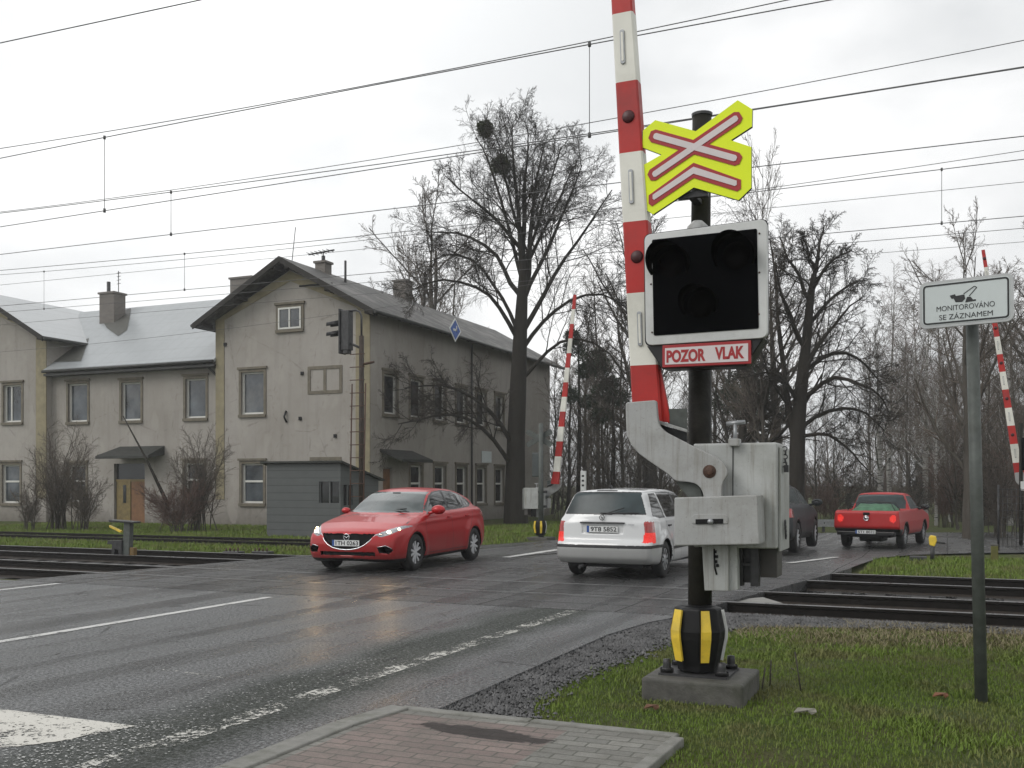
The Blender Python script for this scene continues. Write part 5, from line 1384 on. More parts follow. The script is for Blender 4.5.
# warning board
YB_ = 6.93
wbd = thing('warning_light_board', 'black square warning light board with white rim and POZOR VLAK plate', 'traffic signal', tuple(PY(705, 290, YB_)))
outp = rounded(XZ(cv([(170, 95), (640, 34), (642, 490), (176, 520)], 600, 210, 3.84), YB_), 0.05)
MB().prism_y(outp, YB_, YB_+0.05).build('rim', [M['white_paint']], wbd, bevel=0.004)
back = rounded(XZ(cv([(168, 93), (645, 32), (647, 492), (172, 524)], 600, 210, 3.84), YB_+0.05), 0.05)
MB().prism_y(back, YB_+0.052, YB_+0.075).build('back_panel', M['trim'], wbd)
inn = XZ(cv([(200, 115), (603, 72), (610, 455), (207, 483)], 600, 210, 3.84), YB_)
panel = MB().prism_y(rounded(inn, 0.012), YB_-0.006, YB_+0.001).build('black_panel', M['boxblack'], wbd)
m = MB()
lo = XZ(cv([(180, 522), (240, 610), (560, 600), (632, 488)], 600, 210, 3.84), YB_+0.04)
m.prism_y(lo, YB_+0.03, YB_+0.22).build('lower_housing', M['trim'], wbd, bevel=0.008)
for cxp, cyp, rr in ((268, 205, 0.135), (520, 172, 0.135), (385, 360, 0.12)):
    c = PY(600+cxp/3.84, 210+cyp/3.84, YB_-0.03)
    m = MB().lathe([(0.001, 0.012), (0.05, 0.008), (0.095, -0.004), (0.1, -0.012)], (c.x, YB_-0.012, c.z), 'y', 28)
    m.v = [(x, 2*(YB_-0.012)-y, z) for x, y, z in m.v]; ln = m.build('lens', M['lens'], panel)
    m = MB(); n = 26
    for k in range(n+1):
        a = R(-28) + R(236)*k/n
        ca, sa = math.cos(a), math.sin(a); dd = 0.27*max(0.10, (sa+0.75)/1.75)**0.7
        m.v.append((c.x+rr*ca, YB_-0.006, c.z+rr*sa)); m.v.append((c.x+rr*1.0*ca, YB_-0.006-dd, c.z-0.02+rr*0.98*sa))
    for k in range(n): m.f.append([2*k, 2*k+1, 2*k+3, 2*k+2]); m.m.append(0); m.sm.append(True)
    h = m.build('hood', M['hoodblack'], panel); so = h.modifiers.new('s', 'SOLIDIFY'); so.thickness = 0.004
pl_out = XZ(cv([(240, 520), (580, 500), (580, 590), (240, 605)], 600, 210, 3.84), YB_+0.01)
np_ = MB().prism_y(pl_out, YB_+0.005, YB_+0.028).build('text_plate', M['red_sign'], wbd, bevel=0.003)
ipl = XZ(cv([(250, 531), (569, 512), (569, 580), (250, 594)], 600, 210, 3.84), YB_+0.005)
MB().prism_y(ipl, YB_+0.001, YB_+0.006).build('pale_field', M['pink_white'], np_)
def quad_text(name, s, quad_px, Y, mat, parent, weight=0.02):
    """lettering on a board facing -Y; quad_px = TL, TR, BR, BL in picture pixels of the letter block"""
    q = XZ(quad_px, Y); w_ = (math.dist(q[0], q[1])+math.dist(q[3], q[2]))/2; h_ = (abs(q[0][1]-q[3][1])+abs(q[1][1]-q[2][1]))/2
    cx, cz = sum(p[0] for p in q)/4, sum(p[1] for p in q)/4
    loc = Vector((cx, Y, cz)); 
    o = text_mesh(name, s, w_, h_, (0, 0, 0), (R(90), 0, 0), mat, parent, weight)
    o.location = wmat(parent).inverted() @ loc
    return o
quad_text('lettering', 'POZOR', cv([(255, 540), (405, 530), (405, 579), (255, 588)], 600, 210, 3.84), YB_-0.001, M['red_sign'], np_, 0.045)
quad_text('lettering', 'VLAK', cv([(441, 527), (554, 520), (554, 569), (441, 576)], 600, 210, 3.84), YB_-0.001, M['red_sign'], np_, 0.045)
m = MB()
for (x, y) in ((612, 90), (612, 240), (196, 285), (610, 400), (200, 470)):
    p = PY(600+x/3.84, 210+y/3.84, YB_); m.lathe([(0.001, -0.008), (0.006, -0.006), (0.007, 0)], (p.x, YB_, p.z), 'y', 8)
m.build('screw', M['rust'], wbd)
m = MB(); p = PY(697, 222, 7.1); m.lathe([(0.001, 0.075), (0.035, 0.07), (0.075, 0.03), (0.08, 0.0)], (p.x, 7.12, p.z-0.06), 'z', 14); m.box((PXc-0.05, YB_+0.07, p.z-0.3), (PXc+0.05, YP-0.05, p.z-0.2)); m.box((PXc-0.05, YB_+0.07, p.z-0.8), (PXc+0.05, YP-0.05, p.z-0.7))
m.build('bracket', M['grey_cast'], wbd)

# barrier machine with raised boom
YM0 = 6.86
piv = PY(709.5, 471.5, YM0)
bar = thing('level_crossing_barrier', 'nearest barrier: raised red and white boom on a grey drive cabinet beside the mast', 'barrier', (piv.x, YP, 0), group='raised level crossing barriers')
S2 = (600, 370, 3.84)
arm_px = cv([(97,125),(215,115),(220,180),(226,214),(250,238),(370,300),(440,332),(474,355),(490,385),(488,405),(472,428),(466,450),(466,500),(397,500),(397,480),(388,456),(370,437),(340,430),(290,426),(255,395),(200,358),(150,322),(118,285),(101,245)], *S2)
ao = XZ(arm_px, YM0)
arm = MB().prism_y(rounded(ao, 0.022, 4), YM0, YM0+0.045).build('arm_plate', M['grey_cast'], bar, bevel=0.006)
bo = XZ(cv([(240, 200), (330, 240), (470, 330), (500, 400), (390, 520), (310, 450), (385, 440), (240, 330)], *S2), YM0+0.3)
inner = XZ(cv([(290, 428), (345, 430), (375, 440), (388, 460), (392, 495), (340, 492), (315, 462)], *S2), YM0+0.05)
MB().prism_y(inner, YM0+0.05, YM0+0.16).build('counter_lever', M['postgrey'], bar, bevel=0.005)
m = MB().lathe([(0.001, -0.022), (0.02, -0.022), (0.028, -0.016), (0.03, 0.0)], (piv.x, YM0, piv.z), 'y', 18); m.lathe([(0.03, -0.004), (0.046, -0.004), (0.046, 0.002)], (piv.x, YM0, piv.z), 'y', 20)
m.build('pivot_bolt', M['rust'], arm)
# counterweight box
q = XZ(cv([(285, 490), (604, 480), (612, 670), (285, 675)], *S2), YM0-0.14)
wbx = MB().prism_y(q, YM0-0.14, YM0+0.10).build('counterweight_box', M['grey_cast'], bar, bevel=0.008)
rim_ = rounded(XZ(cv([(352, 590), (352, 562), (365, 554), (478, 553), (491, 562), (491, 590)], *S2), YM0-0.14), 0.012)
sl = XZ(cv([(368, 573), (474, 571), (474, 590), (368, 592)], *S2), YM0-0.14)
MB().prism_y(rim_, YM0-0.146, YM0-0.139).build('slot_rim', M['grey_cast'], wbx, bevel=0.002)
MB().prism_y(sl, YM0-0.149, YM0-0.143).build('slot', M['black'], wbx)
p = PY(600+425/3.84, 370+582/3.84, YM0-0.15); MB().lathe([(0.001, -0.03), (0.018, -0.028), (0.02, 0)], (p.x, YM0-0.147, p.z), 'y', 12).build('slot_bolt', M['steel'], wbx)
m = MB()
for (x, y) in ((545, 572), (565, 560), (640, 560)):
    pass
# drive cabinet
ZC1, ZC0 = PY(735, 443, 6.98).z, PY(735, 548, 6.98).z
cx0, cx1 = PY(693, 480, 6.98).x, PY(777, 480, 6.98).x
cab = MB().box((cx0, 6.98, ZC0), (cx1, 7.22, ZC1)).box((PXc+0.11, 7.22, ZC0+0.002), (cx1-0.002, 7.42, ZC1-0.002)).build('cabinet', M['grey_cab'], bar, bevel=0.014, seg=3)
sx = PY(733, 480, 6.98).x
MB().box((sx-0.003, 6.974, ZC0+0.01), (sx+0.003, 6.985, ZC1-0.005)).build('door_gap', M['trim'], cab)
m = MB(); m.box((PY(727.5, 440, 6.9).x, 6.92, PY(727, 446, 6.9).z), (PY(738, 440, 6.9).x, 7.02, PY(727, 438.5, 6.9).z)); m.build('top_latch', M['grey_cast'], cab, bevel=0.006)
m = MB(); p = PY(733, 426, 7.0); m.tube([(sx+0.0, 7.05, ZC1), (sx+0.0, 7.05, p.z+0.02)], 0.012, 8); m.tube([(sx-0.06, 7.05, p.z+0.02), (sx+0.07, 7.05, p.z+0.03)], 0.014, 8); m.build('key_handle', M['steel'], cab)
# side flange, padlock, cables
fx = cx1
m = MB(); m.box((fx+0.001, 7.04, ZC0-0.02), (fx+0.016, 7.45, ZC1-0.03)); sd = m.build('side_door', M['grey_cab'], cab, bevel=0.005)
def ring(mb, c, r, t, axis='x', n=14):
    pts = []
    for k in range(n+1):
        a = 2*math.pi*k/n
        pts.append(tuple(Vector(c) + (Vector((0, r*math.cos(a), r*math.sin(a))) if axis == 'x' else Vector((r*math.cos(a), 0, r*math.sin(a))))))
    mb.tube(pts, t, 6, caps=False)
pz = PY(786, 466, 7.2).z; m = MB()
for k in range(5): ring(m, (fx+0.025+0.004*(k % 2), 7.16+0.02*math.sin(k), pz+0.12-0.028*k), 0.016, 0.004, 'x' if k % 2 else 'y')
m.cbox((fx+0.04, 7.14, pz-0.02), (0.03, 0.045, 0.05)); ring(m, (fx+0.04, 7.14, pz+0.01), 0.016, 0.005)
m.build('padlock', M['darksteel'], cab)
pz = PY(786, 530, 7.2).z; m = MB()
for k in range(4): ring(m, (fx+0.03, 7.15+0.012*k, pz+0.05-0.03*k), 0.022, 0.005, 'x')
m.build('door_hinge', M['darksteel'], cab)
# underside: hanging duct, struts, junction box
m = MB()
q = XZ(cv([(370, 0), (488, 0), (490, 185), (382, 183)], 620, 550, 4.52), 6.93); m.prism_y([(q[0][0], ZC0+0.02), (q[1][0], ZC0+0.02), q[2], q[3]], 6.93, 7.05)
q = XZ(cv([(490, 0), (528, 0), (532, 180), (492, 185)], 620, 550, 4.52), 6.97); m.prism_y([(q[0][0]+0.004, ZC0+0.02), (q[1][0], ZC0+0.02), q[2], (q[3][0]+0.004, q[3][1])], 6.97, 7.06)
du = m.build('cable_duct', M['grey_cab'], bar, bevel=0.004)
m = MB()
for x, y in ((430, 8), (436, 30), (433, 52), (440, 70)):
    p = PY(620+x/4.52, 550+y/4.52, 6.92); m.cbox((p.x, 6.925, p.z), (0.018, 0.01, 0.02))
p0, p1, p2 = [PY(620+x/4.52, 550+y/4.52, 6.92) for x, y in ((425, -5), (428, 80), (436, 112))]
m.tube([(p0.x, 6.925, p0.z), (p1.x, 6.922, p1.z), (p2.x, 6.925, p2.z)], 0.006, 6); m.build('cable_clip', M['black'], du)
m = MB()
x0_, x1_ = PY(738, 560, 7.1).x, PY(759, 560, 7.1).x; zb_ = PY(748, 586, 7.1).z
for (xa, xb) in ((x0_, x0_+0.035), (x1_-0.055, x1_)): m.box((xa, 7.08, zb_), (xb, 7.16, ZC0+0.01))
m.box((x0_, 7.09, PY(748, 566, 7.1).z), (x1_, 7.13, PY(748, 563, 7.1).z)); m.box((x0_+0.035, 7.14, zb_+0.02), (x1_-0.055, 7.15, ZC0))
m.build('bracket', M['darksteel'], bar)
m = MB(); m.box((PY(760.5, 560, 7.2).x, 7.18, PY(760, 577, 7.2).z), (PY(777.5, 560, 7.2).x, 7.42, ZC0-0.01)); m.build('junction_box', simple('brown_grey_box', (0.06, 0.055, 0.05), 0.5), bar, bevel=0.006)
m = MB(); m.box((PXc-0.11, 7.24, ZC0+0.05), (PXc+0.11, YP+0.12, ZC0+0.13)); m.box((PXc-0.11, 7.24, ZC1-0.18), (PXc+0.11, YP+0.12, ZC1-0.1)); m.build('mounting_clamp', M['darksteel'], bar)
# fork plates left of the mast (seen behind the arm)
q = XZ(cv([(222, 205), (335, 238), (335, 150), (325, 140), (260, 175)], *S2), 6.99)
MB().prism_y([q[0], q[1], (q[1][0], q[1][1]+0.018), (q[0][0]+0.01, q[0][1]+0.02)], 6.95, 7.0).build('fork_plate', M['grey_cast'], bar, bevel=0.003)
m = MB(); q = XZ(cv([(228, 208), (334, 240), (334, 278), (245, 240)], *S2), 7.02); m.prism_y(q, 7.015, 7.03); m.build('fork_web', M['trim'], bar)
m = MB(); q = XZ(cv([(262, 150), (334, 148), (334, 232), (262, 205)], *S2), 7.05); m.prism_y(q, 7.04, 7.055); m.build('shield', M['postgrey'], bar)
# boom
boomL = [(97+3, 135), (215-3, 135)]
YBm = 7.0
def boomedge(z):
    """left and right x of the boom front face"""
    zA, zB = PY(650, 400, YBm).z, PY(623, 0, YBm).z
    lA, rA = PY(631.5, 400, YBm).x, PY(660, 400, YBm).x
    lB, rB = PY(611.0, 0, YBm).x, PY(631.5, 0, YBm).x
    t = (z-zA)/(zB-zA)
    return lA+(lB-lA)*t, rA+(rB-rA)*t
zs_st = [PY(645, v, YBm).z for v in (400, 365, 292, 220, 150, 78, 8)]
h_ = (zs_st[-1]-zs_st[1])/5
while len(zs_st) < 14: zs_st.append(zs_st[-1]+h_*0.97)
zs_st[0] = PY(645, 424, YBm).z
boom_root = None
m = MB(); nS = len(zs_st)-1; D0, D1 = 0.085, 0.06
for i in range(nS):
    za, zb = zs_st[i], zs_st[i+1]
    for j, (zz) in enumerate((za, zb)):
        l, r_ = boomedge(zz); dep = 0.11 - 0.05*i/nS
        w_ = (r_-l); c_ = 0.012
        ring_ = [(l+c_, YBm), (r_-c_, YBm), (r_, YBm+c_), (r_, YBm+dep), (l, YBm+dep), (l, YBm+c_)]
        m.v.extend([(x, y, zz) for x, y in ring_])
    b = i*12
    for k in range(6):
        k2 = (k+1) % 6; m.f.append([b+k, b+k2, b+6+k2, b+6+k]); m.m.append(0 if i % 2 == 0 else 1); m.sm.append(False)
m.f.append([5,4,3,2,1,0]); m.m.append(0); m.sm.append(False); e = (nS-1)*12+6; m.f.append([e+k for k in range(6)]); m.m.append((nS-1) % 2); m.sm.append(False)
boom = m.build('boom', [M['red_refl'], M['white_refl']], bar)
# thin rail of the boom profile at its right edge, seen as the darker red side
m = MB()
for i in (0,):
    l0, r0 = boomedge(PY(650, 422, YBm).z); l1, r1 = boomedge(zs_st[1])
q = XZ([(660, 366), (669.5, 415), (669.5, 423), (661, 421), (657, 400)], 7.04); m.prism_y(q, 7.035, 7.075); m.build('boom_root', M['red_refl'], bar, bevel=0.003)
for i in range(1, nS):
    zc = (zs_st[i]+zs_st[i+1])/2; l, r_ = boomedge(zc); cxx = (l+r_)/2
    if i % 2 == 1:
        hh, ww = 0.125, 0.017
        m = MB().prism_y(rounded([(cxx-ww-0.006, zc-hh), (cxx+ww-0.006, zc-hh), (cxx+ww-0.014, zc+hh), (cxx-ww-0.014, zc+hh)], 0.016), YBm-0.012, YBm+0.002)
        s = m.build('reflector', M['steel'], boom, bevel=0.002)
        m = MB().prism_y(rounded([(cxx-0.008-0.006, zc-hh+0.02), (cxx+0.008-0.006, zc-hh+0.02), (cxx+0.008-0.014, zc+hh-0.02), (cxx-0.008-0.014, zc+hh-0.02)], 0.007), YBm-0.015, YBm-0.011)
        m.build('reflector_strip', M['white_refl'], s)
    else:
        m = MB().lathe([(0.001, -0.018), (0.035, -0.016), (0.044, -0.010), (0.047, 0.0)], (cxx, YBm, zc), 'y', 20)
        m.build('boom_lamp', simple('dark_red_lens', (0.055, 0.003, 0.005), 0.45) if 'drl' not in M else M['drl'], boom)
# far copies of the barrier
def place_barrier(u, v_ground, z, rz, label, lean=0.0, X=None, Y=None):
    c = copy_tree(bar); p = PG(u, v_ground, z) if X is None else Vector((X, Y, z))
    c.location = (p.x, p.y, z); c.rotation_euler = (0, 0, rz); c['label'] = label
    if lean:
        for ch in kids(c):
            if ch.name.startswith(('boom', 'arm_plate')):
                # turn about the pivot
                pv = Vector((0, YM0-YP, piv.z)); m_ = Matrix.Translation(pv) @ Matrix.Rotation(lean, 4, 'Y') @ Matrix.Translation(-pv)
                ch.matrix_basis = m_ @ ch.matrix_basis
    return c
bl = PD(537.5, 500, 31.0)
far_l = place_barrier(0, 0, -0.2, R(180), 'raised red and white barrier in front of the big linden, seen from behind', lean=R(-2), X=bl.x, Y=bl.y)
br_ = PD(1039, 500, 28.0)
far_r = place_barrier(0, 0, -0.2, R(0), 'raised barrier at the right edge, its boom rising behind the grey monitoring sign', lean=R(-4.5), X=br_.x, Y=br_.y)
far_l.scale = (1, 1, 0.9)
# foot, mast and board of the far left barrier (seen from the back)
def far_mast(X, Y, label, u_sign=None, back=True):
    t = thing('warning_mast', label, 'signal mast', (X, Y, -0.2))
    MB().tube([(X, Y, -0.2), (X, Y, 3.4)], [0.085, 0.07], 12).build('pole', M['postgrey'], t)
    fg = foot.copy(); COL.objects.link(fg); fg.parent = t; fg.location = (0, 0, 0)
    for k_ in kids(foot):
        c = k_.copy(); COL.objects.link(c); c.parent = fg
    fg.rotation_euler = (0, 0, R(180) if back else 0)
    MB().box((X-0.35, Y-0.35, -0.25), (X+0.35, Y+0.35, -0.1)).build('foundation_block', M['concrete'], t, bevel=0.02)
    return t
ml = PD(541, 500, 30.8)
fm_ = far_mast(ml.x, ml.y, 'grey mast with board backs beside the far barrier under the linden', back=False)
m = MB(); m.box((ml.x-0.30, ml.y-0.03, 1.75), (ml.x+0.02, ml.y+0.06, 2.5)); m.build('board_back', simple('dull_green_grey', (0.05, 0.06, 0.06), 0.5), fm_, bevel=0.03)
cxm, czm = ml.x-0.1, 2.95
m = MB(); 
for sgn in (1, -1):
    q = bar_poly((cxm-0.42, czm-0.22*sgn), (cxm+0.42, czm+0.22*sgn), 0.17); m.prism_y(q, ml.y+0.09+0.01*sgn, ml.y+0.115+0.008*sgn)
m.build('cross_sign_back', M['postgrey'], fm_)
mr_ = PD(1021, 500, 27.5)
t = thing('warning_mast', 'thin black mast with dark signal board cut off by the right edge', 'signal mast', (mr_.x, mr_.y, -0.2))
MB().tube([(mr_.x, mr_.y, -0.2), (mr_.x, mr_.y, 3.2)], 0.05, 10).build('pole', M['pole'], t)
m = MB(); m.box((mr_.x+0.0, mr_.y-0.2, 1.9), (mr_.x+0.7, mr_.y-0.1, 2.8)); m.build('black_panel', M['boxblack'], t, bevel=0.03)
m = MB(); m.box((mr_.x-0.02, mr_.y-0.18, 1.35), (mr_.x+0.6, mr_.y-0.13, 1.6)); m.build('text_plate', M['white_paint'], t, bevel=0.01)

# monitoring sign on a grey post
YS = 7.7
sp_ = PG(981.5, 701, -0.03)
ms = thing('monitoring_sign', 'pale grey sign reading MONITOROVÁNO SE ZÁZNAMEM on a grey post in the grass', 'sign', (sp_.x, sp_.y, -0.04))
topc = PY(971.5, 300, sp_.y)
MB().tube([(sp_.x, sp_.y, -0.1), (topc.x, sp_.y, topc.z+0.02)], 0.043, 18).build('post', M['postgrey'], ms)
cc_ = PD(965.5, 303, 7.02)
sw_, sh_ = 0.605, 0.33
brd = MB().prism_y(rounded([(-sw_/2, -sh_/2), (sw_/2, -sh_/2), (sw_/2, sh_/2), (-sw_/2, sh_/2)], 0.05), -0.012, 0.012).build('board', M['sign_rim'], None)
brd.parent = ms; brd.location = wmat(ms).inverted() @ Vector((cc_.x, cc_.y-0.05, cc_.z)); brd.rotation_euler = (0, R(-0.5), R(-11))
def on_board(o): o.parent = brd; return o
def frame_ring(w, h, t, r, y0, y1):
    m = MB(); a = rounded([(-w/2, -h/2), (w/2, -h/2), (w/2, h/2), (-w/2, h/2)], r); b = rounded([(-w/2+t, -h/2+t), (w/2-t, -h/2+t), (w/2-t, h/2-t), (-w/2+t, h/2-t)], max(0.004, r-t))
    n = len(a)
    m.v = [(p[0], y0, p[1]) for p in a] + [(p[0], y0, p[1]) for p in b] + [(p[0], y1, p[1]) for p in a] + [(p[0], y1, p[1]) for p in b]
    for i in range(n):
        j = (i+1) % n; m.f += [[i, j, n+j, n+i], [i, 2*n+i, 2*n+j, j]]
    m.m = [0]*len(m.f); m.sm = [False]*len(m.f); return m
on_board(MB().prism_y(rounded([(-sw_/2+0.02, -sh_/2+0.02), (sw_/2-0.02, -sh_/2+0.02), (sw_/2-0.02, sh_/2-0.02), (-sw_/2+0.02, sh_/2-0.02)], 0.035), -0.0145, -0.011).build('panel', M['sign_panel'], None))
on_board(frame_ring(sw_-0.05, sh_-0.05, 0.012, 0.03, -0.0165, -0.013).build('border', M['ink'], None))
on_board(text_mesh('lettering', 'MONITOROVÁNO', 0.375, 0.046, (-0.0, -0.017, -0.03), (R(90), 0, 0), M['ink'], brd, 0.0))
on_board(text_mesh('lettering', 'SE ZÁZNAMEM', 0.345, 0.046, (0.002, -0.017, -0.092), (R(90), 0, 0), M['ink'], brd, 0.0))
m = MB()   # camera pictogram: housing with a viewing cone
m.prism_y([(-0.10, 0.052), (-0.065, 0.058), (-0.06, 0.045), (-0.005, 0.05), (0.0, 0.02), (-0.02, 0.0), (-0.062, 0.002), (-0.075, 0.03), (-0.088, 0.028)], -0.0175, -0.014)
m.prism_y([(0.012, 0.03), (0.035, 0.03), (0.05, 0.008), (0.068, 0.008), (0.068, -0.002), (0.0, -0.006)], -0.0175, -0.014)
for a, b in (((-0.01, 0.055), (0.06, 0.10)), ((0.06, 0.10), (0.075, 0.09)), ((0.075, 0.09), (0.025, 0.035))): m.prism_y(bar_poly(a, b, 0.005), -0.0175, -0.014)
on_board(m.build('camera_pictogram', M['ink'], None))
m = MB(); m.box((topc.x-0.05, sp_.y-0.06, topc.z-0.08), (topc.x+0.05, sp_.y+0.05, topc.z-0.05)); m.build('clamp', M['steel'], ms)

# ---------------------------------------------------------------- small trackside things
def dwarf_left():
    Y = PG(127, 556, -0.05).y; x = PG(127, 556, -0.05).x
    t = thing('point_lever_stand', 'dark point lever stand with yellow edged arm between the left tracks', 'point lever', (x, Y, -0.18))
    k = 0.0207
    m = MB(); m.prism_y([(x-0.10, -0.2), (x+0.10, -0.2), (x+0.14, 0.72), (x-0.03, 0.72)], Y-0.06, Y+0.06); m.build('upright', M['postgrey'], t, bevel=0.01)
    m = MB(); m.prism_y([(x-0.42, 0.74), (x+0.30, 0.71), (x+0.30, 0.67), (x-0.40, 0.69)], Y-0.12, Y+0.1); m.build('top_arm', M['darksteel'], t, bevel=0.01)
    m = MB(); m.prism_y([(x-0.42, 0.62), (x-0.41, 0.57), (x-0.10, 0.46), (x-0.07, 0.50)], Y-0.1, Y-0.04); m.build('yellow_flap', M['yellow'], t, bevel=0.006)
    m = MB(); m.prism_y([(x-0.46, 0.28), (x-0.06, 0.30), (x-0.06, -0.05), (x-0.12, -0.1), (x-0.16, 0.08), (x-0.26, 0.10), (x-0.28, -0.13), (x-0.36, -0.13), (x-0.34, 0.2), (x-0.48, 0.2)], Y-0.1, Y+0.08); m.build('lower_bracket', M['darksteel'], t, bevel=0.008)
    m = MB(); m.box((x+0.12, Y-0.05, -0.12), (x+0.24, Y+0.05, 0.14)); m.build('ochre_casing', simple('rusty_ochre', (0.16, 0.1, 0.03), 0.6), t, bevel=0.01)
    MB().box((x-0.25, Y-0.08, -0.2), (x+0.35, Y+0.08, -0.16)).build('base_plate', M['darksteel'], t)
dwarf_left()
for i, (u, v, lab) in enumerate(((234, 554, 'small black cable box beside the track, left one of two near the red hatchback'), (263, 554, 'small black cable box beside the track, the one nearer the red hatchback'))):
    p = PG(u, v+1, -0.12); t = thing('cable_box', lab, 'cable box', (p.x, p.y, -0.15), group='black cable boxes beside the left track')
    m = MB().box((p.x-0.24, p.y-0.12, -0.2), (p.x+0.22, p.y+0.12, -0.03)); m.build('housing', M['darksteel'], t, bevel=0.015)
    m = MB(); 
    for k in range(4): m.tube([(p.x-0.18+0.11*k, p.y-0.05, -0.03), (p.x-0.18+0.11*k, p.y-0.05, 0.03+0.02*(k % 2))], 0.02, 6)
    m.build('terminal', M['rust'], t)
p = PG(932, 561, -0.14)
t = thing('point_indicator', 'small yellow headed track lever on a black stem before the pickup road', 'point lever', (p.x, p.y, -0.14))
k = (EYE+0.14)/(561-HOR)
MB().tube([(p.x, p.y, -0.18), (p.x+0.02, p.y, 0.2)], 0.045, 8).build('stem', M['darksteel'], t)
m = MB(); m.prism_y([(p.x-0.07, 0.36), (p.x-0.05, 0.20), (p.x+0.05, 0.17), (p.x+0.10, 0.30), (p.x+0.08, 0.40), (p.x-0.03, 0.42)], p.y-0.05, p.y+0.05); m.build('yellow_head', M['yellow'], t, bevel=0.02)
m = MB().tube([(p.x+0.06, p.y, 0.27), (p.x+0.26, p.y, 0.25)], 0.022, 6); m.build('handle', M['darksteel'], t)
m = MB().box((p.x-0.45, p.y-0.15, -0.2), (p.x-0.1, p.y+0.1, -0.04)); m.build('rod_box', M['darksteel'], t, bevel=0.02)
p = PG(994.5, 562, -0.14)
t = thing('yellow_bollard', 'short dull yellow post at the foot of the wood near the right edge', 'bollard', (p.x, p.y, -0.14))
MB().box((p.x-0.07, p.y-0.05, -0.18), (p.x+0.07, p.y+0.05, 0.2)).build('post', simple('mossy_yellow', (0.11, 0.105, 0.02), 0.6), t, bevel=0.012)
MB().box((p.x-0.075, p.y-0.055, 0.2), (p.x+0.075, p.y+0.055, 0.24)).build('cap', M['concrete'], t, bevel=0.012)
# white kilometre post
p = PD(583.5, 500, 36)
t = thing('white_marker_post', 'slim white marker post behind the white estate car', 'marker post', (p.x, p.y, -0.2))
m = MB().box((p.x-0.10, p.y-0.05, -0.2), (p.x+0.10, p.y+0.05, PD(583, 471, 36).z)); m.build('post', M['white_paint'], t, bevel=0.015)
m = MB()
for k in range(3): m.box((p.x-0.05, p.y-0.056, 1.45+0.17*k), (p.x+0.04, p.y-0.052, 1.52+0.17*k))
m.build('figures', M['ink'], t)
# dark leaning stick in front of the station door
a, b = PD(123, 416, 36.5), PD(168, 505, 36.0)
o = MB().tube([tuple(b), tuple(b.lerp(a, 0.5)+Vector((0.05, 0, 0.03))), tuple(a)], [0.075, 0.04, 0.02], 7).build('leaning_pole', M['bark']); tag(o, 'dark leaning pole propped in front of the station door', 'pole')
# guard rail on the bend
gr = thing('guard_rail', 'low grey guard rail along the bend behind the red pickup', 'guard rail', (-4, 37.2, -0.2))
pts = [(-11.0, 34.2), (-8.2, 35.6), (-6.2, 36.5), (-4.2, 37.4), (-2.6, 38.1)]
m = MB()
for (xa, ya), (xb, yb) in zip(pts[:-1], pts[1:]):
    for z0, z1, off in ((0.0, 0.10, 0.0), (0.10, 0.16, 0.03), (0.16, 0.26, 0.0)):
        m.add([(xa, ya+off, z0), (xb, yb+off, z0), (xb, yb+off, z1), (xa, ya+off, z1)], [(0, 1, 2, 3)]); m.add([(xa, ya+off+0.02, z0), (xb, yb+off+0.02, z0), (xb, yb+off+0.02, z1), (xa, ya+off+0.02, z1)], [(3, 2, 1, 0)])
m.build('rail_beam', M['steel'], gr)
for i in range(14):
    tt = i/13*(len(pts)-1.001); k = int(tt); f = tt-k
    x = pts[k][0]*(1-f)+pts[k+1][0]*f; y = pts[k][1]*(1-f)+pts[k+1][1]*f
    MB().box((x-0.05, y+0.04, -0.25), (x+0.05, y+0.12, 0.22)).build('post', M['darksteel'], gr)
# dark mesh fence along the right wood
fe = thing('wire_fence', 'dark thin fence before the wood at the right edge', 'fence', (3, 30, -0.2))
fx0, fy0, fx1, fy1 = 1.2, 28.2, 12.5, 31.6
for i in range(16):
    f = i/15; x, y = fx0+(fx1-fx0)*f, fy0+(fy1-fy0)*f
    MB().tube([(x, y, -0.25), (x, y, 1.5)], 0.03, 6).build('post', M['darksteel'], fe)
m = MB()
for k in range(9):
    z = -0.05+0.18*k; m.tube([(fx0, fy0-0.03, z), (fx1, fy1-0.03, z)], 0.007, 4)
for k in range(110):
    f = k/109; x, y = fx0+(fx1-fx0)*f, fy0+(fy1-fy0)*f; m.tube([(x, y-0.03, -0.1), (x, y-0.03, 1.42)], 0.006, 4)
m.build('mesh_panel', M['darksteel'], fe)
# ================================================================= VEHICLES (bodies grown from a distance field)
def poly_sdf(P, X, Z):
    P = np.array(P, float); d = np.full(X.shape, 1e9); s = np.ones(X.shape)
    n = len(P)
    for i in range(n):
        a, b = P[i], P[i-1]
        ex, ez = b[0]-a[0], b[1]-a[1]; wx, wz = X-a[0], Z-a[1]
        t = np.clip((wx*ex+wz*ez)/(ex*ex+ez*ez), 0, 1)
        d = np.minimum(d, (wx-ex*t)**2+(wz-ez*t)**2)
        c1_ = Z >= a[1]; c2_ = Z < b[1]; c3_ = ex*wz > ez*wx
        flip = (c1_ & c2_ & c3_) | (~c1_ & ~c2_ & ~c3_)
        s = np.where(flip, -s, s)
    return s*np.sqrt(d)
def inpoly(P, X, Z): return poly_sdf(P, X, Z) < 0
def smin(a, b, k):
    h = np.clip(0.5+0.5*(b-a)/k, 0, 1); return b*(1-h)+a*h - k*h*(1-h)
def smax(a, b, k): return -smin(-a, -b, k)
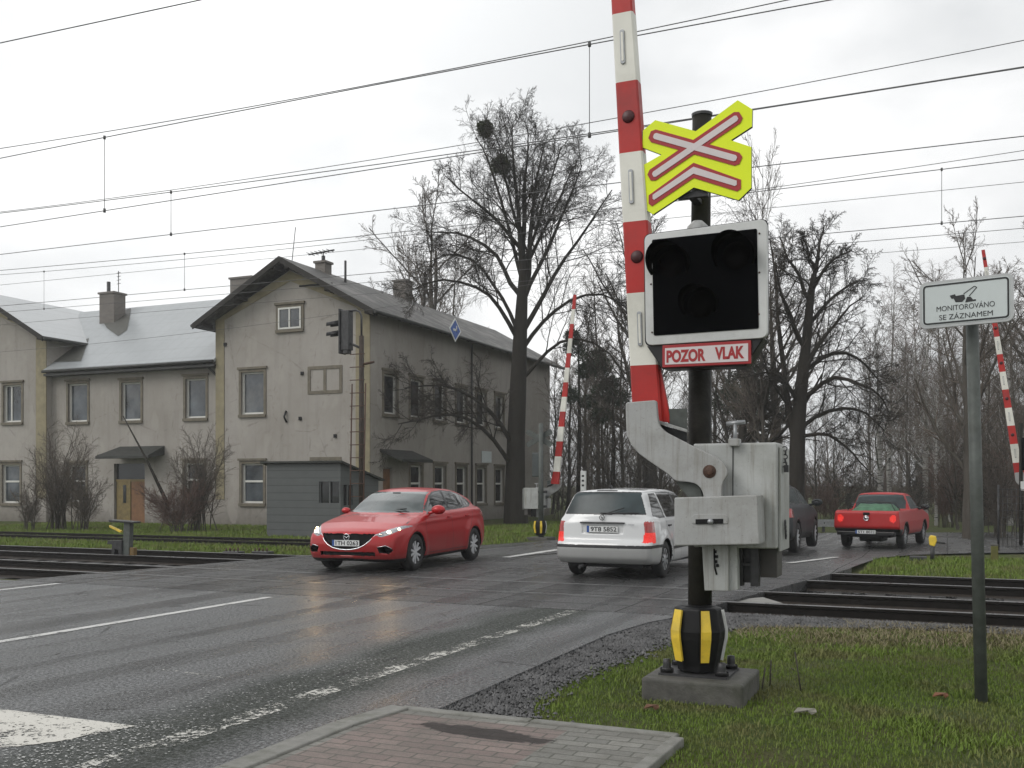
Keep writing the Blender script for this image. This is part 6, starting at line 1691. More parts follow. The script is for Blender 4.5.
class Lut:
    """2-D table of a profile distance, sampled bilinearly"""
    def __init__(s, P, x0=-3.2, x1=3.2, z0=-0.4, z1=2.4, h=0.02, soft=0.0):
        s.x0, s.z0, s.h = x0, z0, h
        s.nx, s.nz = int((x1-x0)/h)+1, int((z1-z0)/h)+1
        X, Z = np.meshgrid(x0+h*np.arange(s.nx), z0+h*np.arange(s.nz), indexing='ij')
        s.T = poly_sdf(P, X, Z)
        if soft:
            for _ in range(int(soft)):
                T = s.T; T = (np.roll(T, 1, 0)+np.roll(T, -1, 0)+np.roll(T, 1, 1)+np.roll(T, -1, 1)+4*T)/8; s.T = T
    def __call__(s, X, Z):
        fx = np.clip((X-s.x0)/s.h, 0, s.nx-1.001); fz = np.clip((Z-s.z0)/s.h, 0, s.nz-1.001)
        i, j = fx.astype(int), fz.astype(int); a, b = fx-i, fz-j; T = s.T
        return T[i, j]*(1-a)*(1-b)+T[i+1, j]*a*(1-b)+T[i, j+1]*(1-a)*b+T[i+1, j+1]*a*b
def surface_nets(field, lo, hi, h):
    lo = np.array(lo, float); n = [int(math.ceil((hi[i]-lo[i])/h))+1 for i in range(3)]
    ax = [lo[i]+h*np.arange(n[i]) for i in range(3)]
    X, Y, Z = np.meshgrid(*ax, indexing='ij'); Fv = field(X, Y, Z)
    S_ = Fv < 0
    cs = [n[i]-1 for i in range(3)]
    acc = np.zeros((*cs, 3)); cnt = np.zeros(cs)
    def sl(o): return tuple(slice(o[i], o[i]+cs[i]) for i in range(3))
    for axis in range(3):
        others = [i for i in range(3) if i != axis]
        for da in (0, 1):
            for db in (0, 1):
                o0 = [0, 0, 0]; o0[others[0]] = da; o0[others[1]] = db; o1 = list(o0); o1[axis] = 1
                f0, f1 = Fv[sl(o0)], Fv[sl(o1)]; m = (f0 < 0) != (f1 < 0)
                t = np.where(m, f0/np.where(m, f0-f1, 1), 0)
                for i in range(3):
                    acc[..., i] += np.where(m, (t if i == axis else o0[i]), 0)
                cnt += m
    act = cnt > 0; idx = -np.ones(cs, int); idx[act] = np.arange(act.sum())
    I = np.argwhere(act); V = lo + h*(I + acc[act]/cnt[act][:, None])
    quads = []
    for axis in range(3):
        o = [i for i in range(3) if i != axis]
        a = [slice(None)]*3; b = [slice(None)]*3; a[axis] = slice(0, -1); b[axis] = slice(1, None)
        ch = S_[tuple(a)] != S_[tuple(b)]; ins = S_[tuple(a)]
        E = np.argwhere(ch); E = E[(E[:, o[0]] > 0) & (E[:, o[1]] > 0) & (E[:, o[0]] < n[o[0]]-1) & (E[:, o[1]] < n[o[1]]-1)]
        def g_(d0, d1):
            q = E.copy(); q[:, o[0]] += d0; q[:, o[1]] += d1; return idx[q[:, 0], q[:, 1], q[:, 2]]
        Q = np.stack([g_(-1, -1), g_(0, -1), g_(0, 0), g_(-1, 0)], 1)
        flip = ins[E[:, 0], E[:, 1], E[:, 2]]
        if axis == 1: flip = ~flip
        Q[~flip] = Q[~flip][:, ::-1]; quads.append(Q)
    Q = np.concatenate(quads); Q = Q[(Q >= 0).all(1)]
    # two projection steps onto the zero surface
    e = h*0.2
    for _ in range(2):
        f = field(V[:, 0], V[:, 1], V[:, 2])
        G = np.stack([field(V[:, 0]+e*(i == 0), V[:, 1]+e*(i == 1), V[:, 2]+e*(i == 2))-f for i in range(3)], 1)/e
        g2 = np.maximum((G**2).sum(1), 0.25); V = V - G*np.clip(f/g2, -h*0.5, h*0.5)[:, None]
    return V, Q
SPLIT = {'side_windows': 'window', 'headlamps': 'headlamp_cluster', 'tail_lamps': 'tail_lamp', 'lit_tail_lamps': 'lit_tail_lamp'}
def grid_parts(V, Q, cls, spec, root):
    """split one skin into its parts: spec = {id: (name, material, parent key or None)}"""
    made = {}
    for k in spec:
        if isinstance(k, str): continue
        sel = Q[cls == k]
        if not len(sel): continue
        name, mat, par = spec[k][:3]
        groups_ = [sel]
        if name in SPLIT:                      # each connected piece is a part of its own
            used, inv = np.unique(sel, return_inverse=True); inv = inv.reshape(sel.shape); lab = np.arange(len(used))
            for _ in range(400):
                mn = lab[inv].min(1); new = lab.copy()
                for c_ in range(4): np.minimum.at(new, inv[:, c_], mn)
                new = new[new]
                if (new == lab).all(): break
                lab = new
            fl = lab[inv[:, 0]]; groups_ = [sel[fl == g_] for g_ in np.unique(fl) if (fl == g_).sum() >= 6]
            groups_.sort(key=len, reverse=True)
        for gi, sg in enumerate(groups_):
            used, inv = np.unique(sg, return_inverse=True)
            o = np_mesh(SPLIT.get(name, name), V[used], inv.reshape(sg.shape), mat, made.get(par, root))
            if gi == 0: made[k] = o
    return made

def wheel(root, x, y, r, w, kind='alloy', spokes=10):
    s = 1 if y > 0 else -1
    wh = bpy.data.objects.new('wheel', None)
    m = MB(); m.lathe([(r*0.62, -w/2), (r*0.70, -w/2-0.0), (r*0.93, -w/2+0.005), (r*0.985, -w/2+0.025), (r, -w/4), (r, w/4), (r*0.985, w/2-0.025), (r*0.93, w/2-0.005), (r*0.70, w/2), (r*0.62, w/2-0.01), (r*0.60, -w/2+0.01), (r*0.62, -w/2)], (x, y, r), 'y', 36)
    tyre = m.build('wheel', M['rubber'], root, world=False)
    yo = y + s*(w/2-0.03)
    if kind == 'steel':
        m = MB(); m.lathe([(0.001, s*0.03), (r*0.2, s*0.028), (r*0.3, s*0.012), (r*0.5, s*0.018), (r*0.58, s*0.022), (r*0.64, s*0.012), (r*0.64, s*-0.03)], (x, yo, r), 'y', 32)
        rim = m.build('hubcap', M['hubcap'], tyre, world=False)
        m = MB()
        for k in range(9):
            a = 2*math.pi*k/9; c = Vector((x+math.cos(a)*r*0.42, yo+s*0.0215, r+math.sin(a)*r*0.42)); d = Vector((math.cos(a), 0, math.sin(a))); t = Vector((-d.z, 0, d.x))
            pts = [c-d*0.045-t*0.010, c+d*0.04-t*0.018, c+d*0.04+t*0.018, c-d*0.045+t*0.010]
            m.add([tuple(p) for p in pts], [(0, 1, 2, 3)])
        m.build('slot', M['black'], rim, world=False)
    else:
        m = MB(); m.lathe([(r*0.655, s*0.012), (r*0.69, s*0.018), (r*0.69, s*-0.01), (r*0.62, s*-0.02), (r*0.60, s*-0.12)], (x, yo, r), 'y', 36)
        m.lathe([(0.001, s*0.012), (0.035, s*0.012), (0.05, s*0.0), (0.05, s*-0.04)], (x, yo, r), 'y', 18)
        for k in range(spokes):
            a = 2*math.pi*(k//2)/(spokes/2) + (0.16 if k % 2 else -0.16); b = 2*math.pi*(k//2)/(spokes/2) + (0.27 if k % 2 else -0.27)
            p0 = Vector((x+math.cos(a)*0.03, yo, r+math.sin(a)*0.03)); p1 = Vector((x+math.cos(b)*r*0.665, yo+s*0.004, r+math.sin(b)*r*0.665))
            d = (p1-p0).normalized(); t = Vector((-d.z, 0, d.x))*0.0155; n_ = Vector((0, s*0.012, 0))
            pts = [p0-t, p0+t, p1+t*1.2, p1-t*1.2]
            m.add([tuple(p+n_) for p in pts]+[tuple(p-n_) for p in pts], [(0,1,2,3), (7,6,5,4), (0,4,5,1), (1,5,6,2), (2,6,7,3), (3,7,4,0)])
        rim = m.build('rim', M['alloy'], tyre, world=False)
        m = MB(); m.lathe([(0.001, s*-0.07), (r*0.6, s*-0.07)], (x, yo, r), 'y', 24); m.build('brake_disc', M['darksteel'], rim, world=False)
    return tyre

def plate_on(root, x, y, z, s, facing, w=0.52, h=0.11, tilt=0.0, blue=True):
    """facing +1: nose, -1: tail"""
    m = MB().box((-w/2, -0.006, -h/2), (w/2, 0.0, h/2)); p = m.build('number_plate', M['plate'], root, world=False, bevel=0.003)
    p.location = (x, y, z); p.rotation_euler = (tilt, 0, R(90) if facing > 0 else R(-90))
    m = MB().box((-w/2+0.003, -0.0085, -h/2+0.004), (-w/2+0.042, -0.006, h/2-0.004)); m.build('blue_band', M['blue'], p, world=False)
    t = text_mesh('plate_text', s, w*0.83, h*0.66, (0.025, -0.0085, 0), (R(90), 0, 0), M['ink'], p, 0.02)
    m = MB(); 
    for a, b, c, d in ((-w/2, w/2, h/2-0.005, h/2), (-w/2, w/2, -h/2, -h/2+0.005)): m.box((a, -0.0075, c), (b, -0.006, d))
    m.build('plate_edge', M['ink'], p, world=False)
    return p

def shutline(field, root, pts, side, name='shut_line', w=0.008, ymax=1.0, mat=None, lift=0.0015):
    """thin dark strip along a polyline in side view (x, z), laid on the skin"""
    P = []
    for (xa, za), (xb, zb) in zip(pts[:-1], pts[1:]):
        k = max(2, int(math.dist((xa, za), (xb, zb))/0.04))
        P += [(xa+(xb-xa)*i/k, za+(zb-za)*i/k) for i in range(k)]
    P.append(pts[-1]); P = np.array(P)
    def ysurf(X, Z):
        lo_, hi_ = np.full(len(X), 0.3), np.full(len(X), ymax)
        for _ in range(22):
            m_ = (lo_+hi_)/2; f = field(X, side*m_, Z); lo_ = np.where(f < 0, m_, lo_); hi_ = np.where(f < 0, hi_, m_)
        return (lo_+hi_)/2
    T = np.gradient(P, axis=0); T /= np.linalg.norm(T, axis=1)[:, None]; Nn = np.stack([-T[:, 1], T[:, 0]], 1)*w/2
    A, B = P+Nn, P-Nn; ya, yb = ysurf(A[:, 0], A[:, 1])+lift, ysurf(B[:, 0], B[:, 1])+lift
    n = len(P); V = np.concatenate([np.stack([A[:, 0], side*ya, A[:, 1]], 1), np.stack([B[:, 0], side*yb, B[:, 1]], 1)])
    Fq = np.array([[i, i+1, n+i+1, n+i] for i in range(n-1)])
    if side < 0: Fq = Fq[:, ::-1]
    return np_mesh(name, V, Fq, mat or M['trim'], root)

def ellipsoid(mb, c, r, n=14, m_=10, cut=None):
    o = len(mb.v)
    for j in range(m_+1):
        th = math.pi*j/m_
        for k in range(n):
            ph = 2*math.pi*k/n
            mb.v.append((c[0]+r[0]*math.sin(th)*math.cos(ph), c[1]+r[1]*math.sin(th)*math.sin(ph), c[2]+r[2]*math.cos(th)))
    for j in range(m_):
        for k in range(n):
            mb.f.append([o+j*n+k, o+(j+1)*n+k, o+(j+1)*n+(k+1) % n, o+j*n+(k+1) % n]); mb.m.append(0); mb.sm.append(True)
    return mb
def mirror_part(root, x, y, z, mat, glass_back=True, sc=1.0):
    s = 1 if y > 0 else -1
    m = MB(); ellipsoid(m, (x, y, z), (0.085*sc, 0.115*sc, 0.075*sc)); m.tube([(x+0.03, y-s*0.20, z-0.07), (x+0.01, y-s*0.04, z-0.03)], [0.03, 0.025], 8)
    mi = m.build('door_mirror', mat, root, world=False)
    g_ = MB(); o = []
    n = 16
    g_.v = [(x-0.075*sc, y+0.09*sc*math.cos(2*math.pi*k/n), z+0.055*sc*math.sin(2*math.pi*k/n)) for k in range(n)]; g_.f = [list(range(n))[::-1]]; g_.m = [0]; g_.sm = [False]
    g_.build('mirror_glass', M['glass_dark'], mi, world=False)
    return mi

# ---- red hatchback --------------------------------------------------------
def red_hatch():
    c = PG(414, 570.6)                      # contact point of the near front wheel
    root = thing('parked_car'.replace('parked_', 'red_'), 'shiny red hatchback with lit headlamps driving over the crossing', 'car', (0, 0, 0), rz=R(-90+3.5))
    low = [(2.06, 0.20), (2.17, 0.24), (2.23, 0.34), (2.245, 0.50), (2.225, 0.62), (2.16, 0.70), (2.02, 0.765), (1.7, 0.86), (1.3, 0.935), (0.95, 0.985), (0.7, 1.0), (0.0, 1.0), (-0.9, 1.025), (-1.6, 1.06), (-2.0, 1.06), (-2.14, 1.0), (-2.2, 0.86), (-2.215, 0.66), (-2.20, 0.45), (-2.13, 0.30), (-2.0, 0.24), (-1.2, 0.19), (1.2, 0.17)]
    top = [(1.12, 0.90), (0.98, 1.00), (0.60, 1.215), (0.28, 1.36), (0.0, 1.425), (-0.4, 1.455), (-0.85, 1.445), (-1.3, 1.395), (-1.72, 1.31), (-1.86, 1.27), (-2.05, 1.10), (-2.12, 0.98), (-2.0, 0.85), (1.0, 0.85)]
    Ll, Lt = Lut(low, soft=6), Lut(top, soft=6)
    axf, axr, rw = 1.31, -1.39, 0.325
    def field(x, y, z):
        ay = np.abs(y)
        xe = x + np.where(x > 0, 0.26*(ay/0.9)**2.6*np.clip((x-1.0)/1.2, 0, 1), -0.14*(ay/0.9)**3*np.clip((-x-1.2)/1.0, 0, 1))
        ze = z + 0.035*(ay/0.8)**2*np.clip((x-0.6)/0.5, 0, 1)
        s1 = Ll(xe, ze)
        W = 0.888 - 0.075*np.clip((z-0.62)/0.42, 0, 1)**1.5 - 0.06*np.clip((0.42-z)/0.25, 0, 1)**2
        W = W - 0.11*np.clip((x-1.35)/0.9, 0, 1)**1.6 - 0.09*np.clip((-x-1.5)/0.75, 0, 1)**1.6
        for ax_ in (axf, axr):
            W = W + 0.022*np.exp(-(((np.sqrt((x-ax_)**2+(z-rw)**2)-0.40)/0.11)**2))
        W = W + 0.010*np.exp(-((z-(0.86-0.05*x/2))/0.035)**2) - 0.018*np.exp(-((z-0.40)/0.10)**2)*np.clip(1-np.abs(x)/1.0, 0, 1)
        f = smax(s1, ay-W, 0.09)
        # grille and lower intake recesses
        xg = x + 0.20*(ay/0.9)**2
        g1 = poly_sdf([(-0.50, 0.665), (0.50, 0.665), (0.42, 0.55), (0.24, 0.44), (0, 0.415), (-0.24, 0.44), (-0.42, 0.55)], y, z)
        f = smax(f, -np.maximum(g1, 2.165-xg), 0.012)
        g2 = np.maximum(np.abs(z-0.335)-0.03, ay-0.52)
        f = smax(f, -np.maximum(g2, 2.16-xg), 0.01)
        g3 = poly_sdf([(0.56, 0.44), (0.70, 0.47), (0.80, 0.40), (0.74, 0.34), (0.60, 0.36)], ay, z)
        f = smax(f, -np.maximum(g3, 1.98-(x+0.45*(ay/0.9)**3)), 0.01)
        xt = x + 0.16*(ay/0.7)**2*np.clip((x-0.1)/0.6, 0, 1)
        zt = z + 0.045*(ay/0.65)**2
        s2 = Lt(xt + np.where(x < -1.2, -0.10*(ay/0.7)**2, 0), zt)
        Wg = 0.80 - 0.27*np.clip((z-0.95)/0.5, 0, 1)**1.15 - 0.10*np.clip((-x-0.9)/1.1, 0, 1)**1.5 - 0.03*np.clip((x-0.3)/0.6, 0, 1)
        f2 = smax(s2, ay-Wg, 0.07)
        f = smin(f, f2, 0.05)
        for ax_ in (axf, axr):
            cyl = np.sqrt((x-ax_)**2+(z-rw)**2)-(rw+0.035)
            f = np.maximum(f, -np.maximum(cyl, 0.58-ay))
        return f
    V, Q = surface_nets(field, (-2.36, -0.98, 0.1), (2.36, 0.98, 1.54), 0.0172)
    C = V[Q].mean(1); x, y, z = C.T; ay = np.abs(y)
    e1 = V[Q[:, 2]]-V[Q[:, 0]]; e2 = V[Q[:, 3]]-V[Q[:, 1]]; Nn = np.cross(e1, e2); Nn /= np.linalg.norm(Nn, axis=1)[:, None]+1e-9
    nz = np.abs(Nn[:, 2]); ny = np.abs(Nn[:, 1])
    cls = np.zeros(len(Q), int)
    dlo = [(0.74, 0.99), (0.48, 1.14), (0.22, 1.285), (-0.05, 1.36), (-0.45, 1.385), (-0.95, 1.36), (-1.32, 1.29), (-1.58, 1.19), (-1.66, 1.13), (-1.5, 1.085), (-0.8, 1.055), (0.0, 1.03)]
    sd = poly_sdf(dlo, x, z); side = (ny > 0.55) & (z > 0.97)
    cls[side & (sd < 0.018)] = 1                                  # black surround
    pill = (np.abs(x-(-0.36+(z-1.03)*-0.16)) < 0.045) | (np.abs(x-(-1.18+(z-1.03)*-0.2)) < 0.02)
    cls[side & (sd < -0.004) & ~pill] = 2
    ws = (x > 0.05) & (z > 1.0) & (z < 1.375) & (ny < 0.62) & (ay < 0.735-0.30*((z-1.0)/0.38)*0.62)
    cls[ws] = 3
    rs = (x < -1.72) & (z > 1.06) & (z < 1.25) & (ay < 0.58); cls[rs] = 2
    g1 = inpoly([(-0.505, 0.672), (0.505, 0.672), (0.425, 0.545), (0.245, 0.432), (0, 0.405), (-0.245, 0.432), (-0.425, 0.545)], y, z) & (x > 1.95)
    gd = poly_sdf([(-0.505, 0.70), (0.505, 0.70), (0.425, 0.545), (0.245, 0.432), (0, 0.405), (-0.245, 0.432), (-0.425, 0.545)], y, z)
    cls[g1] = 4
    cls[(np.abs(z-0.335) < 0.035) & (ay < 0.525) & (x > 1.9)] = 4
    cls[inpoly([(0.555, 0.445), (0.70, 0.475), (0.81, 0.40), (0.745, 0.335), (0.595, 0.355)], ay, z) & (x > 1.6)] = 4
    hl = inpoly([(0.50, 0.655), (0.62, 0.62), (0.74, 0.655), (0.83, 0.735), (0.90, 0.80), (0.80, 0.80), (0.66, 0.745)], ay, z) & (x > 1.45)
    cls[hl] = 5
    cls[(z < 0.245) | ((nz > 0.7) & (Nn[:, 2] < 0) & (z < 0.6))] = 1
    for ax_ in (axf, axr):
        cls[(np.sqrt((x-ax_)**2+(z-rw)**2) < rw+0.052) & (ny < 0.6) & (z < 0.75)] = 1
        cls[(np.sqrt((x-ax_)**2+(z-rw)**2) < rw+0.06) & (ay < 0.62)] = 1
    tl = inpoly([(-2.3, 0.80), (-1.82, 0.88), (-1.80, 0.95), (-2.0, 0.99), (-2.3, 0.97)], x, z) & (ay > 0.45); cls[tl] = 6
    body = None
    made = grid_parts(V, Q, cls, {0: ('body', M['car_red'], None), 1: ('black_trim', M['trim'], 0), 2: ('side_windows', M['car_glass'], 0), 3: ('windscreen', M['car_screen'], 0), 4: ('grille', M['black'], 0), 5: ('headlamps', M['headlamp'], 0), 6: ('tail_lamps', M['tail'], 0)}, root)
    body = made[0]
    MB().box((-1.95, -0.7, 0.2), (1.9, 0.7, 0.5)).build('underbody', M['black'], root, world=False)
    # chrome lip following the grille
    path = [(0.66, 0.715), (0.515, 0.655), (0.43, 0.55), (0.35, 0.485), (0.245, 0.435), (0.12, 0.41), (0, 0.402), (-0.12, 0.41), (-0.245, 0.435), (-0.35, 0.485), (-0.43, 0.55), (-0.515, 0.655), (-0.66, 0.715)]
    P = []
    for yy, zz in path:
        lo_, hi_ = 1.6, 2.35
        for _ in range(24):
            mm_ = (lo_+hi_)/2
            if field(np.array([mm_]), np.array([yy*1.03]), np.array([zz-0.004]))[0] < 0: lo_ = mm_
            else: hi_ = mm_
        P.append((lo_+0.004, yy, zz))
    MB().tube(P, [0.004, 0.007, 0.008]+[0.009]*7+[0.008, 0.007, 0.004], 8).build('chrome_lip', M['chrome'], body, world=False)
    # lamps inside the clusters
    def front_pt(yy, zz, out=0.004):
        lo_, hi_ = 1.2, 2.35
        for _ in range(24):
            mm_ = (lo_+hi_)/2
            if field(np.array([mm_]), np.array([yy]), np.array([zz]))[0] < 0: lo_ = mm_
            else: hi_ = mm_
        return (lo_+out, yy, zz)
    for s in (1, -1):
        for yy, zz, rr, mt in ((0.70, 0.697, 0.040, 'lamp_on'), (0.80, 0.745, 0.026, 'lamp_on'), (0.585, 0.662, 0.026, 'chrome')):
            p = front_pt(s*yy, zz); m = MB(); ellipsoid(m, p, (0.02, rr, rr*0.85), 14, 8); m.build('headlight', M[mt], made[5], world=False)
        p = front_pt(s*0.68, 0.40, 0.0); m = MB(); ellipsoid(m, (p[0]-0.01, p[1], p[2]), (0.015, 0.032, 0.032)); m.build('fog_lamp', M['headlamp'], body, world=False)
        pa = [front_pt(s*q, w_, 0.003) for q, w_ in ((0.57, 0.452), (0.70, 0.478), (0.79, 0.425))]
        MB().tube(pa, 0.007, 6).build('chrome_strip', M['chrome'], body, world=False)
        mirror_part(root, 0.56, s*(0.97 if s > 0 else 0.93), 1.05 if s > 0 else 1.02, M['car_red'], sc=1.15 if s > 0 else 0.8)
        for xx in (-0.20, -1.06):
            yy = 0.82
            def ysf(xv, zv):
                lo_, hi_ = 0.4, 1.0
                for _ in range(22):
                    mm_ = (lo_+hi_)/2
                    if field(np.array([xv]), np.array([s*mm_]), np.array([zv]))[0] < 0: lo_ = mm_
                    else: hi_ = mm_
                return lo_
            yv = ysf(xx, 0.90)
            MB().tube([(xx-0.09, s*(yv+0.004), 0.905), (xx-0.06, s*(yv+0.03), 0.907), (xx+0.06, s*(yv+0.03), 0.903), (xx+0.09, s*(yv+0.004), 0.90)], 0.013, 6).build('door_handle', M['car_red'], body, world=False)
        shutline(field, body, [(0.84, 0.97), (0.88, 0.75), (0.86, 0.45), (0.78, 0.27)], s)
        shutline(field, body, [(-0.32, 1.04), (-0.30, 0.7), (-0.34, 0.28)], s)
        shutline(field, body, [(-1.46, 1.08), (-1.32, 0.85), (-1.02, 0.55), (-0.95, 0.32)], s)
        shutline(field, body, [(0.84, 0.29), (-0.95, 0.30)], s, w=0.010)
        shutline(field, body, [(1.55, 0.83), (1.2, 0.92), (0.98, 0.975)], s, w=0.007)
    for s in (1, -1):
        p = front_pt(s*0.70, 0.697, 0.05); ll = bpy.data.lights.new('headlight_beam', 'SPOT'); ll.energy = 8; ll.spot_size = R(110); ll.spot_blend = 1.0; ll.shadow_soft_size = 0.045; ll.color = (1.0, 0.68, 0.34)
        lo_ = bpy.data.objects.new('headlight_beam', ll); COL.objects.link(lo_); lo_.parent = root; lo_.location = p; lo_.rotation_euler = (0, R(-78), 0)
    for y_ in ((axf, 1), (axf, -1), (axr, 1), (axr, -1)): wheel(root, y_[0], y_[1]*0.79, rw, 0.20)
    gx = front_pt(0, 0.55)[0]
    plate_on(root, 2.225, 0.0, 0.515, '1TH 0263', 1)
    # winged round badge
    m = MB(); bx = 2.20; ring(m, (bx, 0, 0.615), 0.054, 0.007)
    m.tube([(bx, -0.048, 0.628), (bx, -0.022, 0.622), (bx, 0, 0.60), (bx, 0.022, 0.622), (bx, 0.048, 0.628)], 0.006, 6)
    m.build('badge', M['chrome'], body, world=False)
    # wipers
    m = MB(); m.tube([(0.90, -0.1, 1.03), (0.80, 0.45, 1.07)], 0.009, 5); m.tube([(0.90, 0.55, 1.015), (0.88, 0.05, 1.04)], 0.009, 5); m.build('wiper', M['trim'], root, world=False)
    # rear-view mirror seen through the glass is left as a dark patch on the screen
    m = MB(); m.cbox((0.30, 0.0, 1.345), (0.02, 0.16, 0.04)); m.build('inner_mirror', M['trim'], root, world=False, bevel=0.01)
    # place: near front wheel (left side of the car, +y) contact at c
    rz = root.rotation_euler.z; off = Matrix.Rotation(rz, 3, 'Z') @ Vector((axf, 0.84, 0))
    root.location = (c.x-off.x, c.y-off.y, 0.0)
    return root
red_hatch()

# ---- white estate ---------------------------------------------------------
def white_estate():
    root = thing('white_estate_car', 'white estate car seen from behind driving away over the crossing', 'car', (0, 0, 0), rz=R(90-1.0))
    low = [(1.9, 0.22), (2.07, 0.30), (2.10, 0.5), (2.05, 0.66), (1.9, 0.75), (1.2, 0.90), (0.95, 0.95), (0.0, 0.96), (-1.6, 0.98), (-1.98, 0.98), (-2.045, 0.90), (-2.06, 0.64), (-2.12, 0.575), (-2.135, 0.50), (-2.11, 0.34), (-2.02, 0.25), (-1.6, 0.22), (1.2, 0.18)]
    top = [(1.15, 0.88), (1.0, 0.96), (0.45, 1.32), (0.2, 1.41), (-0.2, 1.45), (-1.0, 1.455), (-1.6, 1.44), (-1.78, 1.425), (-1.84, 1.38), (-2.02, 1.02), (-2.04, 0.92), (-2.0, 0.85), (1.0, 0.85)]
    Ll, Lt = Lut(low, soft=5), Lut(top, soft=4)
    axf, axr, rw = 1.22, -1.24, 0.298
    def field(x, y, z):
        ay = np.abs(y)
        xe = x + np.where(x > 0, 0.22*(ay/0.82)**2.6*np.clip((x-1.0)/1.1, 0, 1), -0.10*(ay/0.82)**3.2)
        s1 = Ll(xe, z)
        W = 0.818 - 0.05*np.clip((z-0.62)/0.4, 0, 1)**1.5 - 0.05*np.clip((0.40-z)/0.2, 0, 1)**2 - 0.08*np.clip((x-1.3)/0.8, 0, 1)**1.6 - 0.035*np.clip((-x-1.5)/0.6, 0, 1)**1.6
        for ax_ in (axf, axr): W = W + 0.016*np.exp(-(((np.sqrt((x-ax_)**2+(z-rw)**2)-0.37)/0.08)**2))
        f = smax(s1, ay-W, 0.07)
        zt = z + 0.05*(ay/0.62)**2
        s2 = Lt(x + np.where(x > 0.1, 0.12*(ay/0.7)**2, -0.10*(ay/0.75)**3), zt)
        Wg = 0.775 - 0.215*np.clip((z-0.93)/0.52, 0, 1)**1.1 - 0.03*np.clip((-x-1.2)/0.8, 0, 1)
        f = smin(f, smax(s2, ay-Wg, 0.07), 0.035)
        # plate recess and rear screen recess
        f = smax(f, -np.maximum(np.maximum(np.abs(z-0.815)-0.085, ay-0.34), x+2.0+0.028), 0.01)
        for ax_ in (axf, axr):
            cyl = np.sqrt((x-ax_)**2+(z-rw)**2)-(rw+0.04)
            f = np.maximum(f, -np.maximum(cyl, 0.55-ay))
        return f
    V, Q = surface_nets(field, (-2.26, -0.92, 0.1), (2.2, 0.92, 1.53), 0.0165)
    C = V[Q].mean(1); x, y, z = C.T; ay = np.abs(y)
    Nn = np.cross(V[Q[:, 2]]-V[Q[:, 0]], V[Q[:, 3]]-V[Q[:, 1]]); Nn /= np.linalg.norm(Nn, axis=1)[:, None]+1e-9
    ny = np.abs(Nn[:, 1]); cls = np.zeros(len(Q), int)
    dlo = [(0.72, 0.975), (0.28, 1.27), (0.05, 1.345), (-0.4, 1.37), (-1.0, 1.37), (-1.52, 1.345), (-1.72, 1.02), (-1.5, 0.985)]
    sd = poly_sdf(dlo, x, z); side = (ny > 0.55) & (z > 0.95)
    cls[side & (sd < 0.014)] = 1
    pill = (np.abs(x+0.33) < 0.04); pw = (np.abs(x-(-1.12-(z-1.0)*0.12)) < 0.035)
    cls[side & (sd < -0.004) & ~pill & ~pw] = 2
    cls[side & pw & (sd < 0.014)] = 0
    cls[(x > 0.05) & (z > 0.98) & (z < 1.33) & (ny < 0.6) & (ay < 0.69-0.25*(z-1))] = 3
    ru = (x < -1.7) & (z > 1.045) & (z < 1.375) & (ny < 0.55) & (ay < 0.70-0.42*(z-1.045))
    cls[ru] = 7
    rb = (x < -1.7) & (z > 1.03) & (z < 1.39) & (ny < 0.6) & (ay < 0.715-0.42*(z-1.045)) & ~ru; cls[rb] = 1
    tl = (x < -1.80) & (z > 0.595) & (z < 0.925) & (ay > 0.655+0.02*np.sin((z-0.6)*9)); cls[tl & (z > 0.755)] = 6; cls[tl & (z <= 0.755)] = 8
    cls[(z > 0.500) & (z < 0.550) & (x < -1.5) & (cls == 0)] = 1
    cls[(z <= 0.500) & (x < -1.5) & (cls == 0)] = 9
    cls[(z < 0.235)] = 1
    cls[(z > 1.40) & (z < 1.418) & (x < -1.7) & (ay < 0.17)] = 1
    for ax_ in (axf, axr): cls[(np.sqrt((x-ax_)**2+(z-rw)**2) < rw+0.058) & ((ny < 0.6) | (ay < 0.6)) & (z < 0.7)] = 1
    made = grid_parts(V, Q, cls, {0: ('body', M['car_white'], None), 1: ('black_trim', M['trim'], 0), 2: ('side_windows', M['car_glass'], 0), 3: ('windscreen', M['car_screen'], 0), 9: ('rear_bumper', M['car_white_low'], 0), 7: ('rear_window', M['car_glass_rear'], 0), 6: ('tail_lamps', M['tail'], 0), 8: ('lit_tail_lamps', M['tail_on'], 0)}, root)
    body = made[0]
    MB().box((-1.9, -0.62, 0.19), (1.8, 0.62, 0.48)).build('underbody', M['black'], root, world=False)
    m = MB(); m.tube([(-2.15, 0.35, 0.2), (-1.5, 0.35, 0.22)], 0.028, 10); m.build('exhaust', M['darksteel'], root, world=False)
    plate_on(root, -2.052, 0.0, 0.80, '9T8 5852', -1, 0.52, 0.11)
    m = MB(); m.box((-2.075, -0.37, 0.892), (-2.03, 0.37, 0.912)); m.build('plate_light_bar', M['darksteel'], body, world=False, bevel=0.004)
    m = MB(); ring(m, (-2.062, 0, 0.985), 0.04, 0.006); m.tube([(-2.064, -0.02, 0.97), (-2.064, 0.018, 1.0)], 0.006, 6); m.tube([(-2.064, 0.0, 0.965), (-2.064, 0.005, 1.0)], 0.005, 6); m.build('badge', M['darksteel'], body, world=False)
    m = MB(); m.tube([(-2.055, -0.02, 1.035), (-1.995, -0.35, 1.14)], 0.008, 5); m.tube([(-2.055, 0.03, 1.055), (-2.045, -0.6, 1.06)], 0.010, 5); m.build('rear_wiper', M['trim'], root, world=False)
